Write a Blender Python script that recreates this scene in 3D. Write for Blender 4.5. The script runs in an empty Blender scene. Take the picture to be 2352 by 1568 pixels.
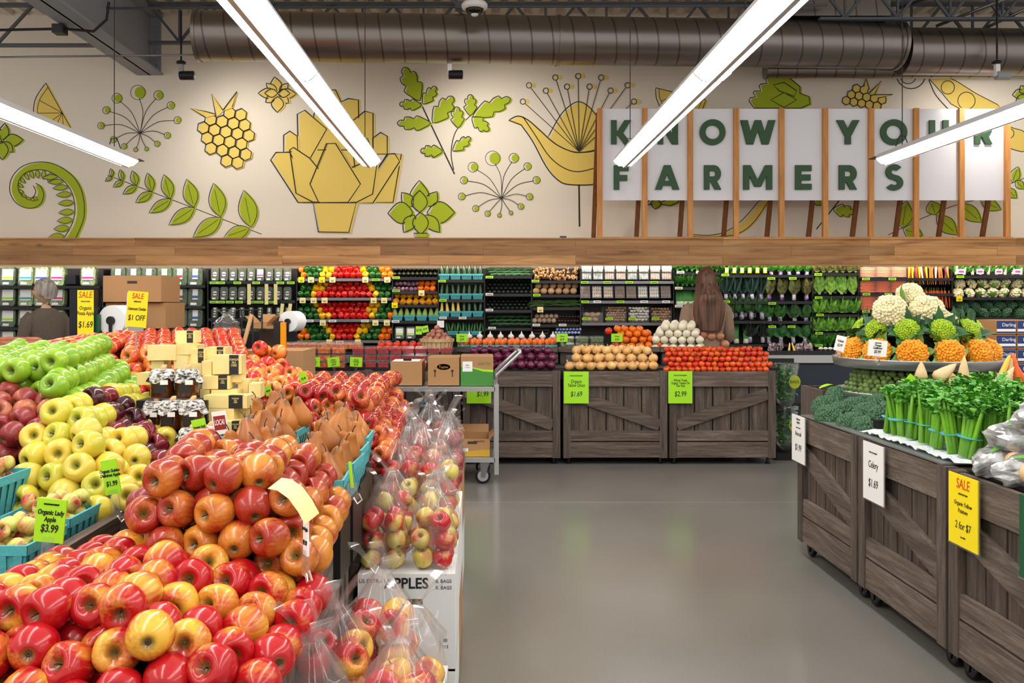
import bpy, math, random
import numpy as np
from mathutils import Vector, Matrix, Euler
random.seed(7)
PI = math.pi
F = 2000.0; H = 1.33; CX = 1110.0; CY = 700.0
scene = bpy.context.scene
C = bpy.data.collections.new('shop'); scene.collection.children.link(C)
# ---------------- camera, world, exposure
cam = bpy.data.cameras.new('camera'); camo = bpy.data.objects.new('camera', cam); C.objects.link(camo)
camo.location = (0, 0, H); camo.rotation_euler = (PI/2, 0, 0)
cam.sensor_width = 36; cam.lens = F/2352*36
cam.shift_x = (1176-CX)/2352; cam.shift_y = -(784-CY)/2352
cam.clip_end = 60
scene.camera = camo
world = bpy.data.worlds.new('world'); scene.world = world; world.use_nodes = True
world.node_tree.nodes['Background'].inputs[0].default_value = (1.0, .95, .88, 1)
world.node_tree.nodes['Background'].inputs[1].default_value = .9
scene.view_settings.view_transform = 'Standard'; scene.view_settings.look = 'None'
scene.view_settings.exposure = 0.0; scene.view_settings.gamma = 1.0
scene.view_settings.use_curve_mapping = False
TUBE = 19.0      # emission strength of the fluorescent lenses
CASE = 16.0      # strip light of the produce case

def W(px, py, D):
    return Vector(((px-CX)*D/F, D, H+(CY-py)*D/F))
def lin(c):
    return tuple(((v/255)/12.92 if v/255 <= .04045 else ((v/255+.055)/1.055)**2.4) for v in c[:3])+(1,)
# ---------------- materials
MATS = {}
def nodes(m):
    m.use_nodes = True
    return m.node_tree.nodes, m.node_tree.links, m.node_tree.nodes['Principled BSDF']
def mat(name, col=(200,200,200), rough=.5, metal=0, coat=0, emit=0, alpha=1, trans=0, vary=0, scale=20, bump=0, col2=None, stretch=(1,1,1), sss=0, det=3, rnd=True):
    """one procedural material; vary = brightness change per object, col2 = second colour mixed by noise"""
    if name in MATS: return MATS[name]
    m = bpy.data.materials.new(name); N, L, b = nodes(m)
    b.inputs['Base Color'].default_value = lin(col); b.inputs['Roughness'].default_value = rough
    b.inputs['Metallic'].default_value = metal; b.inputs['Coat Weight'].default_value = coat
    b.inputs['Coat Roughness'].default_value = .08
    if emit:
        b.inputs['Emission Color'].default_value = lin(col); b.inputs['Emission Strength'].default_value = emit
    if trans: b.inputs['Transmission Weight'].default_value = trans
    if sss: b.inputs['Subsurface Weight'].default_value = sss; b.inputs['Subsurface Radius'].default_value = (.01,.005,.003)
    if alpha < 1: b.inputs['Alpha'].default_value = alpha
    tc = N.new('ShaderNodeTexCoord'); oi = N.new('ShaderNodeObjectInfo')
    vec = tc.outputs['Object']
    if col2 or bump or vary:
        mp = N.new('ShaderNodeMapping'); mp.inputs['Scale'].default_value = stretch
        L.new(vec, mp.inputs['Vector'])
        if rnd:
            mul = N.new('ShaderNodeMath'); mul.operation = 'MULTIPLY'; mul.inputs[1].default_value = 57.0
            L.new(oi.outputs['Random'], mul.inputs[0]); L.new(mul.outputs[0], mp.inputs['Location'])
        nz = N.new('ShaderNodeTexNoise'); nz.inputs['Scale'].default_value = scale; nz.inputs['Detail'].default_value = det
        L.new(mp.outputs[0], nz.inputs['Vector'])
    src = None
    if col2:
        rp = N.new('ShaderNodeValToRGB'); rp.color_ramp.elements[0].position = .36; rp.color_ramp.elements[1].position = .64
        rp.color_ramp.elements[0].color = lin(col); rp.color_ramp.elements[1].color = lin(col2)
        L.new(nz.outputs['Fac'], rp.inputs['Fac']); src = rp.outputs['Color']
    if vary:
        hs = N.new('ShaderNodeHueSaturation')
        if src: L.new(src, hs.inputs['Color'])
        else: hs.inputs['Color'].default_value = lin(col)
        mr = N.new('ShaderNodeMapRange'); mr.inputs['To Min'].default_value = 1-vary; mr.inputs['To Max'].default_value = 1+vary
        L.new(oi.outputs['Random'], mr.inputs['Value']); L.new(mr.outputs[0], hs.inputs['Value'])
        src = hs.outputs['Color']
    if src: L.new(src, b.inputs['Base Color'])
    if bump:
        bp = N.new('ShaderNodeBump'); bp.inputs['Strength'].default_value = bump; bp.inputs['Distance'].default_value = .01
        L.new(nz.outputs['Fac'], bp.inputs['Height']); L.new(bp.outputs[0], b.inputs['Normal'])
    MATS[name] = m
    return m
def apple_mat(name, a, b_, shift=0.0, spread=.5, rough=.22, streak=1.0, spots=0.0, dimple=(95,85,40)):
    """skin that runs from colour a to b_ in blushed patches; each fruit gets its own balance"""
    m = bpy.data.materials.new(name); N, L, b = nodes(m); MATS[name] = m
    b.inputs['Roughness'].default_value = rough; b.inputs['Coat Weight'].default_value = .12; b.inputs['Coat Roughness'].default_value = .12
    tc = N.new('ShaderNodeTexCoord'); oi = N.new('ShaderNodeObjectInfo')
    mul = N.new('ShaderNodeMath'); mul.operation = 'MULTIPLY'; mul.inputs[1].default_value = 83.0
    L.new(oi.outputs['Random'], mul.inputs[0])
    mp = N.new('ShaderNodeMapping'); L.new(tc.outputs['Object'], mp.inputs['Vector']); L.new(mul.outputs[0], mp.inputs['Location'])
    n1 = N.new('ShaderNodeTexNoise'); n1.inputs['Scale'].default_value = 13; n1.inputs['Detail'].default_value = 1.0
    L.new(mp.outputs[0], n1.inputs['Vector'])
    mp2 = N.new('ShaderNodeMapping'); mp2.inputs['Scale'].default_value = (1,1,.12); L.new(tc.outputs['Object'], mp2.inputs['Vector']); L.new(mul.outputs[0], mp2.inputs['Location'])
    n2 = N.new('ShaderNodeTexNoise'); n2.inputs['Scale'].default_value = 150; n2.inputs['Detail'].default_value = 3
    L.new(mp2.outputs[0], n2.inputs['Vector'])
    m1 = N.new('ShaderNodeMath'); m1.operation = 'MULTIPLY_ADD'; m1.inputs[1].default_value = .28*streak; 
    L.new(n2.outputs['Fac'], m1.inputs[0]); L.new(n1.outputs['Fac'], m1.inputs[2])
    fr = N.new('ShaderNodeMath'); fr.operation = 'FRACT'
    m7 = N.new('ShaderNodeMath'); m7.operation = 'MULTIPLY'; m7.inputs[1].default_value = 7.31; L.new(oi.outputs['Random'], m7.inputs[0]); L.new(m7.outputs[0], fr.inputs[0])
    m2 = N.new('ShaderNodeMath'); m2.operation = 'MULTIPLY_ADD'; m2.inputs[1].default_value = spread; m2.inputs[2].default_value = -spread/2-.14*streak+shift
    L.new(fr.outputs[0], m2.inputs[0])
    ad = N.new('ShaderNodeMath'); ad.operation = 'ADD'; L.new(m1.outputs[0], ad.inputs[0]); L.new(m2.outputs[0], ad.inputs[1])
    rp = N.new('ShaderNodeValToRGB'); e = rp.color_ramp.elements
    e[0].position = .34; e[0].color = lin(a); e[1].position = .62; e[1].color = lin(b_)
    L.new(ad.outputs[0], rp.inputs['Fac']); src = rp.outputs['Color']
    # brown-green at the two ends of the core
    sp = N.new('ShaderNodeSeparateXYZ'); L.new(tc.outputs['Object'], sp.inputs[0])
    xy = N.new('ShaderNodeMath'); xy.operation = 'MULTIPLY'; L.new(sp.outputs['X'], xy.inputs[0]); L.new(sp.outputs['X'], xy.inputs[1])
    xy2 = N.new('ShaderNodeMath'); xy2.operation = 'MULTIPLY_ADD'; L.new(sp.outputs['Y'], xy2.inputs[0]); L.new(sp.outputs['Y'], xy2.inputs[1]); L.new(xy.outputs[0], xy2.inputs[2])
    mr = N.new('ShaderNodeMapRange'); mr.inputs['From Min'].default_value = .00001; mr.inputs['From Max'].default_value = .00022
    mr.inputs['To Min'].default_value = .9; mr.inputs['To Max'].default_value = 0.0; L.new(xy2.outputs[0], mr.inputs['Value'])
    mx = N.new('ShaderNodeMix'); mx.data_type = 'RGBA'; L.new(mr.outputs[0], mx.inputs['Factor']); L.new(src, mx.inputs['A']); mx.inputs['B'].default_value = lin(dimple); src = mx.outputs['Result']
    if spots:
        vo = N.new('ShaderNodeTexVoronoi'); vo.inputs['Scale'].default_value = 300; L.new(mp.outputs[0], vo.inputs['Vector'])
        mr2 = N.new('ShaderNodeMapRange'); mr2.inputs['From Min'].default_value = .12; mr2.inputs['From Max'].default_value = .22; mr2.inputs['To Min'].default_value = spots; mr2.inputs['To Max'].default_value = 0
        L.new(vo.outputs['Distance'], mr2.inputs['Value'])
        mx2 = N.new('ShaderNodeMix'); mx2.data_type = 'RGBA'; L.new(mr2.outputs[0], mx2.inputs['Factor']); L.new(src, mx2.inputs['A']); mx2.inputs['B'].default_value = lin((235,205,140)); src = mx2.outputs['Result']
    L.new(src, b.inputs['Base Color'])
    return m
def wood_mat(name, axis, c1, c2, c3, rough=.75, sc=1.0, bump=.5):
    m = bpy.data.materials.new(name); N, L, b = nodes(m); MATS[name] = m
    b.inputs['Roughness'].default_value = rough
    tc = N.new('ShaderNodeTexCoord'); oi = N.new('ShaderNodeObjectInfo')
    mul = N.new('ShaderNodeMath'); mul.operation = 'MULTIPLY'; mul.inputs[1].default_value = 31.0; L.new(oi.outputs['Random'], mul.inputs[0])
    mp = N.new('ShaderNodeMapping'); s = [26*sc]*3; s['xyz'.index(axis)] = 1.6*sc; mp.inputs['Scale'].default_value = s
    L.new(tc.outputs['Object'], mp.inputs['Vector']); L.new(mul.outputs[0], mp.inputs['Location'])
    n = N.new('ShaderNodeTexNoise'); n.inputs['Scale'].default_value = 1.6; n.inputs['Detail'].default_value = 7; n.inputs['Roughness'].default_value = .8; n.inputs['Distortion'].default_value = .5
    L.new(mp.outputs[0], n.inputs['Vector'])
    rp = N.new('ShaderNodeValToRGB'); e = rp.color_ramp.elements
    e[0].position = .3; e[0].color = lin(c1); e[1].position = .72; e[1].color = lin(c3)
    k = e.new(.5); k.color = lin(c2)
    L.new(n.outputs['Fac'], rp.inputs['Fac'])
    hs = N.new('ShaderNodeHueSaturation'); mr = N.new('ShaderNodeMapRange'); mr.inputs['To Min'].default_value = .82; mr.inputs['To Max'].default_value = 1.2
    L.new(oi.outputs['Random'], mr.inputs['Value']); L.new(mr.outputs[0], hs.inputs['Value']); L.new(rp.outputs['Color'], hs.inputs['Color'])
    L.new(hs.outputs['Color'], b.inputs['Base Color'])
    bp = N.new('ShaderNodeBump'); bp.inputs['Strength'].default_value = bump; bp.inputs['Distance'].default_value = .004
    L.new(n.outputs['Fac'], bp.inputs['Height']); L.new(bp.outputs[0], b.inputs['Normal'])
    return m
# ---------------- mesh builder
class MB:
    def __init__(s): s.v = []; s.f = []; s.m = []; s.mi = 0
    def add(s, vs, fs, mi=None):
        o = len(s.v); s.v += [tuple(v) for v in vs]; s.f += [tuple(i+o for i in f) for f in fs]
        s.m += [s.mi if mi is None else mi]*len(fs); return s
    def box(s, x0, y0, z0, x1, y1, z1, mi=None, M=None):
        vs = [Vector((x, y, z)) for z in (z0, z1) for x, y in ((x0,y0),(x1,y0),(x1,y1),(x0,y1))]
        if M: vs = [M @ v for v in vs]
        return s.add(vs, [(3,2,1,0),(4,5,6,7),(0,1,5,4),(1,2,6,5),(2,3,7,6),(3,0,4,7)], mi)
    def bar(s, p, q, w, h=None, mi=None, up=Vector((0,0,1))):
        """a rectangular bar from p to q, w across, h along up"""
        h = h or w; p = Vector(p); q = Vector(q); d = (q-p).normalized()
        a = d.cross(up); a = a.normalized() if a.length > 1e-4 else Vector((1,0,0)); b = a.cross(d).normalized()
        vs = [e + a*sx*w/2 + b*sy*h/2 for e in (p, q) for sx, sy in ((-1,-1),(1,-1),(1,1),(-1,1))]
        return s.add(vs, [(3,2,1,0),(4,5,6,7),(0,1,5,4),(1,2,6,5),(2,3,7,6),(3,0,4,7)], mi)
    def tube(s, pts, r, n=8, mi=None, cap=True):
        pts = [Vector(p) for p in pts]; rr = r if isinstance(r, (list, tuple)) else [r]*len(pts)
        vs = []; prev = None
        for i, p in enumerate(pts):
            d = (pts[min(i+1, len(pts)-1)]-pts[max(i-1, 0)]).normalized()
            if prev is None:
                a = d.cross(Vector((0,0,1)));
                if a.length < .05: a = d.cross(Vector((1,0,0)))
            else: a = prev - d*prev.dot(d)
            a.normalize(); prev = a; b = d.cross(a)
            for k in range(n):
                t = 2*PI*k/n; vs.append(p + (a*math.cos(t)+b*math.sin(t))*rr[i])
        fs = [(i*n+k, i*n+(k+1)%n, (i+1)*n+(k+1)%n, (i+1)*n+k) for i in range(len(pts)-1) for k in range(n)]
        if cap: fs += [tuple(range(n-1,-1,-1)), tuple((len(pts)-1)*n+k for k in range(n))]
        return s.add(vs, fs, mi)
    def lathe(s, prof, n=16, lobes=0, amp=0, mi=None, M=None, ph=0):
        vs = []; fs = []
        for r, z in prof:
            for k in range(n):
                t = 2*PI*k/n; q = r*(1+amp*math.cos(lobes*t+ph)) if lobes else r
                vs.append(Vector((q*math.cos(t), q*math.sin(t), z)))
        m = len(prof)
        fs = [(i*n+k, i*n+(k+1)%n, (i+1)*n+(k+1)%n, (i+1)*n+k) for i in range(m-1) for k in range(n)]
        if prof[0][0] > 1e-5: fs.append(tuple(range(n-1,-1,-1)))
        if prof[-1][0] > 1e-5: fs.append(tuple((m-1)*n+k for k in range(n)))
        if M: vs = [M @ v for v in vs]
        return s.add(vs, fs, mi)
    def prism(s, pts, y0, y1, mi=None, plane='xz'):
        """a polygon (counter-clockwise from the front) given real thickness"""
        n = len(pts)
        mk = (lambda a, b, y: (a, y, b)) if plane == 'xz' else (lambda a, b, y: (a, b, y))
        vs = [mk(a, b, y0) for a, b in pts]+[mk(a, b, y1) for a, b in pts]
        return s.add(vs, [tuple(range(n)), tuple(range(2*n-1, n-1, -1))]+[(i, n+i, n+(i+1)%n, (i+1)%n) for i in range(n)], mi)
    def leaf(s, base, tip, w, bend=.02, ruf=0, n=6, mi=None, up=Vector((0,0,1))):
        """a leaf blade: pointed oval with a folded midrib and ruffled rim"""
        base = Vector(base); tip = Vector(tip); d = tip-base; L_ = d.length; d.normalize()
        a = d.cross(up); a = a.normalized() if a.length > .05 else d.cross(Vector((0,1,0))).normalized(); u = a.cross(d)
        vs = []
        for i in range(n+1):
            t = i/n; ww = w/2*(math.sin(PI*min(1, t*1.02+.06))**.75 if t < 1 else .03)
            c = base + d*L_*t + u*bend*math.sin(PI*t)
            r1 = ruf*random.uniform(-1, 1); r2 = ruf*random.uniform(-1, 1)
            vs += [c + a*ww*(1+r1*4) + u*(ww*.3+r1*w), c, c - a*ww*(1+r2*4) + u*(ww*.3+r2*w)]
        fs = []
        for i in range(n):
            fs += [(i*3, i*3+1, i*3+4, i*3+3), (i*3+1, i*3+2, i*3+5, i*3+4)]
        return s.add(vs, fs, mi)
    def xf(s, M, a=0):
        for i in range(a, len(s.v)): s.v[i] = tuple(M @ Vector(s.v[i]))
        return s
    def mesh(s, name, mats, smooth=True, ang=None):
        me = bpy.data.meshes.new(name); me.from_pydata(s.v, [], s.f)
        for m in (mats if isinstance(mats, (list, tuple)) else [mats]): me.materials.append(MATS[m] if isinstance(m, str) else m)
        me.polygons.foreach_set('material_index', s.m)
        if smooth: me.polygons.foreach_set('use_smooth', [True]*len(s.f))
        me.update()
        return me
    def build(s, name, mats, parent=None, smooth=False, loc=None, label=None):
        o = bpy.data.objects.new(name, s.mesh(name, mats, smooth)); C.objects.link(o)
        if parent is not None: o.parent = parent
        if loc is not None: o.location = loc
        if label: o['label'] = label
        return o
def tag(o, label=None, cat=None, group=None, kind=None):
    if label: o['label'] = label
    if cat: o['category'] = cat
    if group: o['group'] = group
    if kind: o['kind'] = kind
    return o
def empty(name, loc, label=None, cat=None, group=None, rz=0):
    o = bpy.data.objects.new(name, None); C.objects.link(o); o.location = loc; o.rotation_euler = (0,0,rz)
    o.empty_display_size = .05
    return tag(o, label, cat, group)
def smooth_by_angle(o, deg=35):
    me = o.data
    me.polygons.foreach_set('use_smooth', [True]*len(me.polygons))
    try: me.set_sharp_from_angle(angle=math.radians(deg))
    except Exception: pass
    return o
KIND = {}
def kind(name, cat, root, kids=()): KIND[name] = (cat, root, kids)
def put(k, loc, rot=(0,0,0), s=1.0, label=None, group=None, kids=True, name=None):
    cat, me, ch = KIND[k]
    o = bpy.data.objects.new(name or me.name, me); C.objects.link(o)
    o.location = loc; o.rotation_euler = rot; o.scale = (s,s,s) if not isinstance(s, (tuple, list)) else s
    tag(o, label, cat, group)
    if kids:
        for c in ch:
            c_ = bpy.data.objects.new(c[0], c[1]); C.objects.link(c_); c_.parent = o
            if len(c) > 2 and c[2]: c_['label'] = c[2]
    return o
ORD = 'first second third fourth fifth sixth seventh eighth ninth tenth eleventh twelfth thirteenth fourteenth fifteenth sixteenth seventeenth eighteenth nineteenth twentieth'.split()
def nth(i): return ORD[i] if i < 20 else ORD[i % 10]+' past twentieth'
def text(s, size, m, parent, M, name='lettering', shear=0, sx=1.0, off=0.0, align='CENTER', ext=.0004):
    cu = bpy.data.curves.new(name, 'FONT'); cu.body = s; cu.size = size; cu.align_x = align; cu.shear = shear; cu.offset = off
    cu.extrude = ext; cu.resolution_u = 3; cu.space_line = .9
    tmp = bpy.data.objects.new('tmp', cu)
    me = bpy.data.meshes.new_from_object(tmp); bpy.data.objects.remove(tmp)
    me.transform(Matrix.Diagonal((sx,1,1,1))); me.transform(M)
    me.materials.clear(); me.materials.append(MATS[m])
    o = bpy.data.objects.new(name, me); C.objects.link(o); o.parent = parent
    return o
UPR = Matrix.Rotation(PI/2, 4, 'X')     # text standing upright, read from -Y
# ======================= surfaces
mat('wall_paint', (238,228,213), .8, bump=.12, scale=60, rnd=False)
mat('mural_yellow', (240,210,108), .8); mat('mural_green', (172,190,32), .8); mat('mural_line', (52,50,38), .8); mat('mural_pale', (222,212,192), .8)
mat('deck', (214,208,196), .6, bump=.2, scale=15); mat('steel_grey', (82,86,96), .6, bump=.1, scale=20); mat('beam_grey', (140,144,154), .6)
mat('black', (14,14,16), .45); mat('black_gloss', (10,10,14), .15); mat('dark_metal', (40,40,44), .4, .6); mat('blue_black', (30,40,56), .35)
mat('alu', (190,190,192), .32, .85); mat('alu_dark', (130,130,134), .35, .8); mat('chrome', (210,210,210), .15, 1)
mat('white_plastic', (235,235,235), .4); mat('white_paper', (238,236,232), .7); mat('grey_plastic', (150,150,152), .5)
mat('lime', (160,222,26), .55); mat('sale_yellow', (250,224,12), .5); mat('cream_tag', (246,232,160), .6); mat('ink', (24,24,20), .7); mat('sale_ink', (214,58,20), .7)
mat('steel_edge', (170,170,165), .3, .9)
mat('post_wood', (216,152,84), .55, col2=(194,128,62), scale=6, stretch=(8,8,.6)); mat('brace_wood', (136,82,34), .6, col2=(116,66,26), scale=6, stretch=(8,8,.6))
mat('panel_white', (230,230,238), .22, coat=.4, bump=.05, scale=2); mat('letter_green', (50,86,56), .6)
wood_mat('crate_x', 'x', (44,36,30), (92,78,68), (132,118,106), bump=.9); wood_mat('crate_y', 'y', (52,41,33), (96,79,66), (134,116,100), bump=.9); wood_mat('crate_z', 'z', (38,31,27), (80,68,59), (114,101,90), bump=.9)
def spiral_metal():
    m = bpy.data.materials.new('duct_metal'); N, L, b = nodes(m); MATS['duct_metal'] = m
    b.inputs['Metallic'].default_value = .95; b.inputs['Roughness'].default_value = .3
    tc = N.new('ShaderNodeTexCoord'); mp = N.new('ShaderNodeMapping'); mp.inputs['Rotation'].default_value = (0, .12, 0); L.new(tc.outputs['Object'], mp.inputs['Vector'])
    wv = N.new('ShaderNodeTexWave'); wv.bands_direction = 'X'; wv.inputs['Scale'].default_value = 1.6; wv.inputs['Distortion'].default_value = 0
    L.new(mp.outputs[0], wv.inputs['Vector'])
    rp = N.new('ShaderNodeValToRGB'); rp.color_ramp.elements[0].position = .975; rp.color_ramp.elements[1].position = .998
    rp.color_ramp.elements[0].color = lin((138,132,128)); rp.color_ramp.elements[1].color = lin((96,90,84)); L.new(wv.outputs['Fac'], rp.inputs['Fac'])
    n = N.new('ShaderNodeTexNoise'); n.inputs['Scale'].default_value = 3; mp2 = N.new('ShaderNodeMapping'); mp2.inputs['Scale'].default_value = (.4,4,4)
    L.new(tc.outputs['Object'], mp2.inputs['Vector']); L.new(mp2.outputs[0], n.inputs['Vector'])
    mx = N.new('ShaderNodeMix'); mx.data_type = 'RGBA'; mx.blend_type = 'MULTIPLY'; mx.inputs['Factor'].default_value = .5
    L.new(rp.outputs['Color'], mx.inputs['A']); L.new(n.outputs['Color'], mx.inputs['B']); L.new(rp.outputs['Color'], b.inputs['Base Color'])
    mr = N.new('ShaderNodeMapRange'); mr.inputs['To Min'].default_value = .22; mr.inputs['To Max'].default_value = .42; L.new(n.outputs['Fac'], mr.inputs['Value']); L.new(mr.outputs[0], b.inputs['Roughness'])
    bp = N.new('ShaderNodeBump'); bp.inputs['Strength'].default_value = .5; bp.inputs['Distance'].default_value = .006; L.new(rp.outputs['Color'], bp.inputs['Height']); L.new(bp.outputs[0], b.inputs['Normal'])
spiral_metal()
def floor_mat():
    m = bpy.data.materials.new('polished_concrete'); N, L, b = nodes(m); MATS['polished_concrete'] = m
    b.inputs['Coat Weight'].default_value = .35; b.inputs['Coat Roughness'].default_value = .13; b.inputs['Roughness'].default_value = .3
    tc = N.new('ShaderNodeTexCoord')
    n = N.new('ShaderNodeTexNoise'); n.inputs['Scale'].default_value = 1.4; n.inputs['Detail'].default_value = 6; L.new(tc.outputs['Object'], n.inputs['Vector'])
    n2 = N.new('ShaderNodeTexNoise'); n2.inputs['Scale'].default_value = 160; n2.inputs['Detail'].default_value = 3; L.new(tc.outputs['Object'], n2.inputs['Vector'])
    rp = N.new('ShaderNodeValToRGB'); rp.color_ramp.elements[0].position = .3; rp.color_ramp.elements[1].position = .7
    rp.color_ramp.elements[0].color = lin((110,106,100)); rp.color_ramp.elements[1].color = lin((121,117,111)); L.new(n.outputs['Fac'], rp.inputs['Fac'])
    mx = N.new('ShaderNodeMix'); mx.data_type = 'RGBA'; mx.blend_type = 'OVERLAY'; mx.inputs['Factor'].default_value = .35
    L.new(rp.outputs['Color'], mx.inputs['A']); L.new(n2.outputs['Fac'], mx.inputs['B']); col = mx.outputs['Result']
    sp = N.new('ShaderNodeSeparateXYZ'); L.new(tc.outputs['Object'], sp.inputs[0])
    for ax, at_, c, per in (('Y', 5.87, (166,160,150), 4.6), ('X', .09, (118,113,105), 4.6)):      # saw-cut joints in the slab
        a = N.new('ShaderNodeMath'); a.operation = 'SUBTRACT'; a.inputs[1].default_value = at_-per/2; L.new(sp.outputs[ax], a.inputs[0])
        d_ = N.new('ShaderNodeMath'); d_.operation = 'FLOORED_MODULO'; d_.inputs[1].default_value = per; L.new(a.outputs[0], d_.inputs[0])
        e = N.new('ShaderNodeMath'); e.operation = 'SUBTRACT'; e.inputs[1].default_value = per/2; L.new(d_.outputs[0], e.inputs[0])
        g = N.new('ShaderNodeMath'); g.operation = 'ABSOLUTE'; L.new(e.outputs[0], g.inputs[0])
        h = N.new('ShaderNodeMath'); h.operation = 'LESS_THAN'; h.inputs[1].default_value = .006; L.new(g.outputs[0], h.inputs[0])
        hm = N.new('ShaderNodeMath'); hm.operation = 'MULTIPLY'; hm.inputs[1].default_value = .7; L.new(h.outputs[0], hm.inputs[0])
        q = N.new('ShaderNodeMix'); q.data_type = 'RGBA'; L.new(hm.outputs[0], q.inputs['Factor']); L.new(col, q.inputs['A']); q.inputs['B'].default_value = lin(c); col = q.outputs['Result']
    L.new(col, b.inputs['Base Color'])
    mr = N.new('ShaderNodeMapRange'); mr.inputs['To Min'].default_value = .26; mr.inputs['To Max'].default_value = .34; L.new(n.outputs['Fac'], mr.inputs['Value']); L.new(mr.outputs[0], b.inputs['Roughness'])
floor_mat()
def plank_mat():
    m = bpy.data.materials.new('canopy_planks'); N, L, b = nodes(m); MATS['canopy_planks'] = m
    b.inputs['Roughness'].default_value = .55
    tc = N.new('ShaderNodeTexCoord'); sw = N.new('ShaderNodeMapping'); sw.inputs['Rotation'].default_value = (PI/2, 0, 0); L.new(tc.outputs['Object'], sw.inputs['Vector'])
    br = N.new('ShaderNodeTexBrick'); br.inputs['Scale'].default_value = 1; br.inputs['Brick Width'].default_value = 1.45; br.inputs['Row Height'].default_value = .091
    br.inputs['Mortar Size'].default_value = .0012; br.inputs['Color1'].default_value = (0,0,0,1); br.inputs['Color2'].default_value = (1,1,1,1); br.inputs['Mortar'].default_value = (.1,.1,.1,1); br.offset = .37; br.squash = .7; br.squash_frequency = 3
    L.new(sw.outputs[0], br.inputs['Vector'])
    ad = N.new('ShaderNodeVectorMath'); ad.operation = 'MULTIPLY_ADD'; ad.inputs[1].default_value = (9,9,9); L.new(br.outputs['Color'], ad.inputs[0]); L.new(tc.outputs['Object'], ad.inputs[2])
    mp = N.new('ShaderNodeMapping'); mp.inputs['Scale'].default_value = (1.3,16,16); L.new(ad.outputs[0], mp.inputs['Vector'])
    n = N.new('ShaderNodeTexNoise'); n.inputs['Scale'].default_value = 1.4; n.inputs['Detail'].default_value = 7; n.inputs['Distortion'].default_value = .8; L.new(mp.outputs[0], n.inputs['Vector'])
    rp = N.new('ShaderNodeValToRGB'); e = rp.color_ramp.elements; e[0].position = .22; e[0].color = lin((118,76,42)); e[1].position = .7; e[1].color = lin((206,156,100)); k = e.new(.42); k.color = lin((180,126,72))
    L.new(n.outputs['Fac'], rp.inputs['Fac'])
    hs = N.new('ShaderNodeHueSaturation'); mr = N.new('ShaderNodeMapRange'); mr.inputs['To Min'].default_value = .62; mr.inputs['To Max'].default_value = 1.18
    L.new(br.outputs['Color'], mr.inputs['Value']); L.new(mr.outputs[0], hs.inputs['Value']); L.new(rp.outputs['Color'], hs.inputs['Color'])
    vo = N.new('ShaderNodeTexVoronoi'); vo.inputs['Scale'].default_value = 2.6; mp3 = N.new('ShaderNodeMapping'); mp3.inputs['Scale'].default_value = (.55,1,1.3); L.new(tc.outputs['Object'], mp3.inputs['Vector']); L.new(mp3.outputs[0], vo.inputs['Vector'])
    mk = N.new('ShaderNodeMapRange'); mk.inputs['From Min'].default_value = .02; mk.inputs['From Max'].default_value = .07; mk.inputs['To Min'].default_value = .75; mk.inputs['To Max'].default_value = 0; L.new(vo.outputs['Distance'], mk.inputs['Value'])
    mx = N.new('ShaderNodeMix'); mx.data_type = 'RGBA'; L.new(mk.outputs[0], mx.inputs['Factor']); L.new(hs.outputs['Color'], mx.inputs['A']); mx.inputs['B'].default_value = lin((84,50,26))
    mo = N.new('ShaderNodeMix'); mo.data_type = 'RGBA'; L.new(br.outputs['Fac'], mo.inputs['Factor']); L.new(mx.outputs['Result'], mo.inputs['A']); mo.inputs['B'].default_value = lin((70,44,24))
    L.new(mo.outputs['Result'], b.inputs['Base Color'])
plank_mat()
# ======================= room shell
WD = 9.3; CZ = 4.42
def struct(name, mb, m, parent=None, label=None, **k):
    o = mb.build(name, m, parent, **k)
    if parent is None: o['kind'] = 'structure'; o['label'] = label or name.replace('_', ' ')
    return o
struct('floor', MB().box(-9,-3,-.1,9,9.6,0), 'polished_concrete', label='polished grey concrete shop floor')
wall = struct('wall_back', MB().box(-9,WD,0,9,WD+.15,4.6), 'wall_paint', label='cream back wall with painted plant mural')
# corrugated deck: trapezoid ribs running away from the camera
mb = MB(); x = -9.0; pts = []
while x < 9: pts += [(x, CZ), (x+.07, CZ), (x+.09, CZ+.05), (x+.15, CZ+.05)]; x += .17
vs = [(a, y, z) for y in (6.5, WD) for a, z in pts]; n = len(pts)
mb.add(vs, [(i, i+1, n+i+1, n+i) for i in range(n-1)]); mb.box(-9,6.5,CZ+.055,9,WD,CZ+.12)
struct('ceiling', mb, 'deck', label='corrugated grey metal roof deck')
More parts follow.
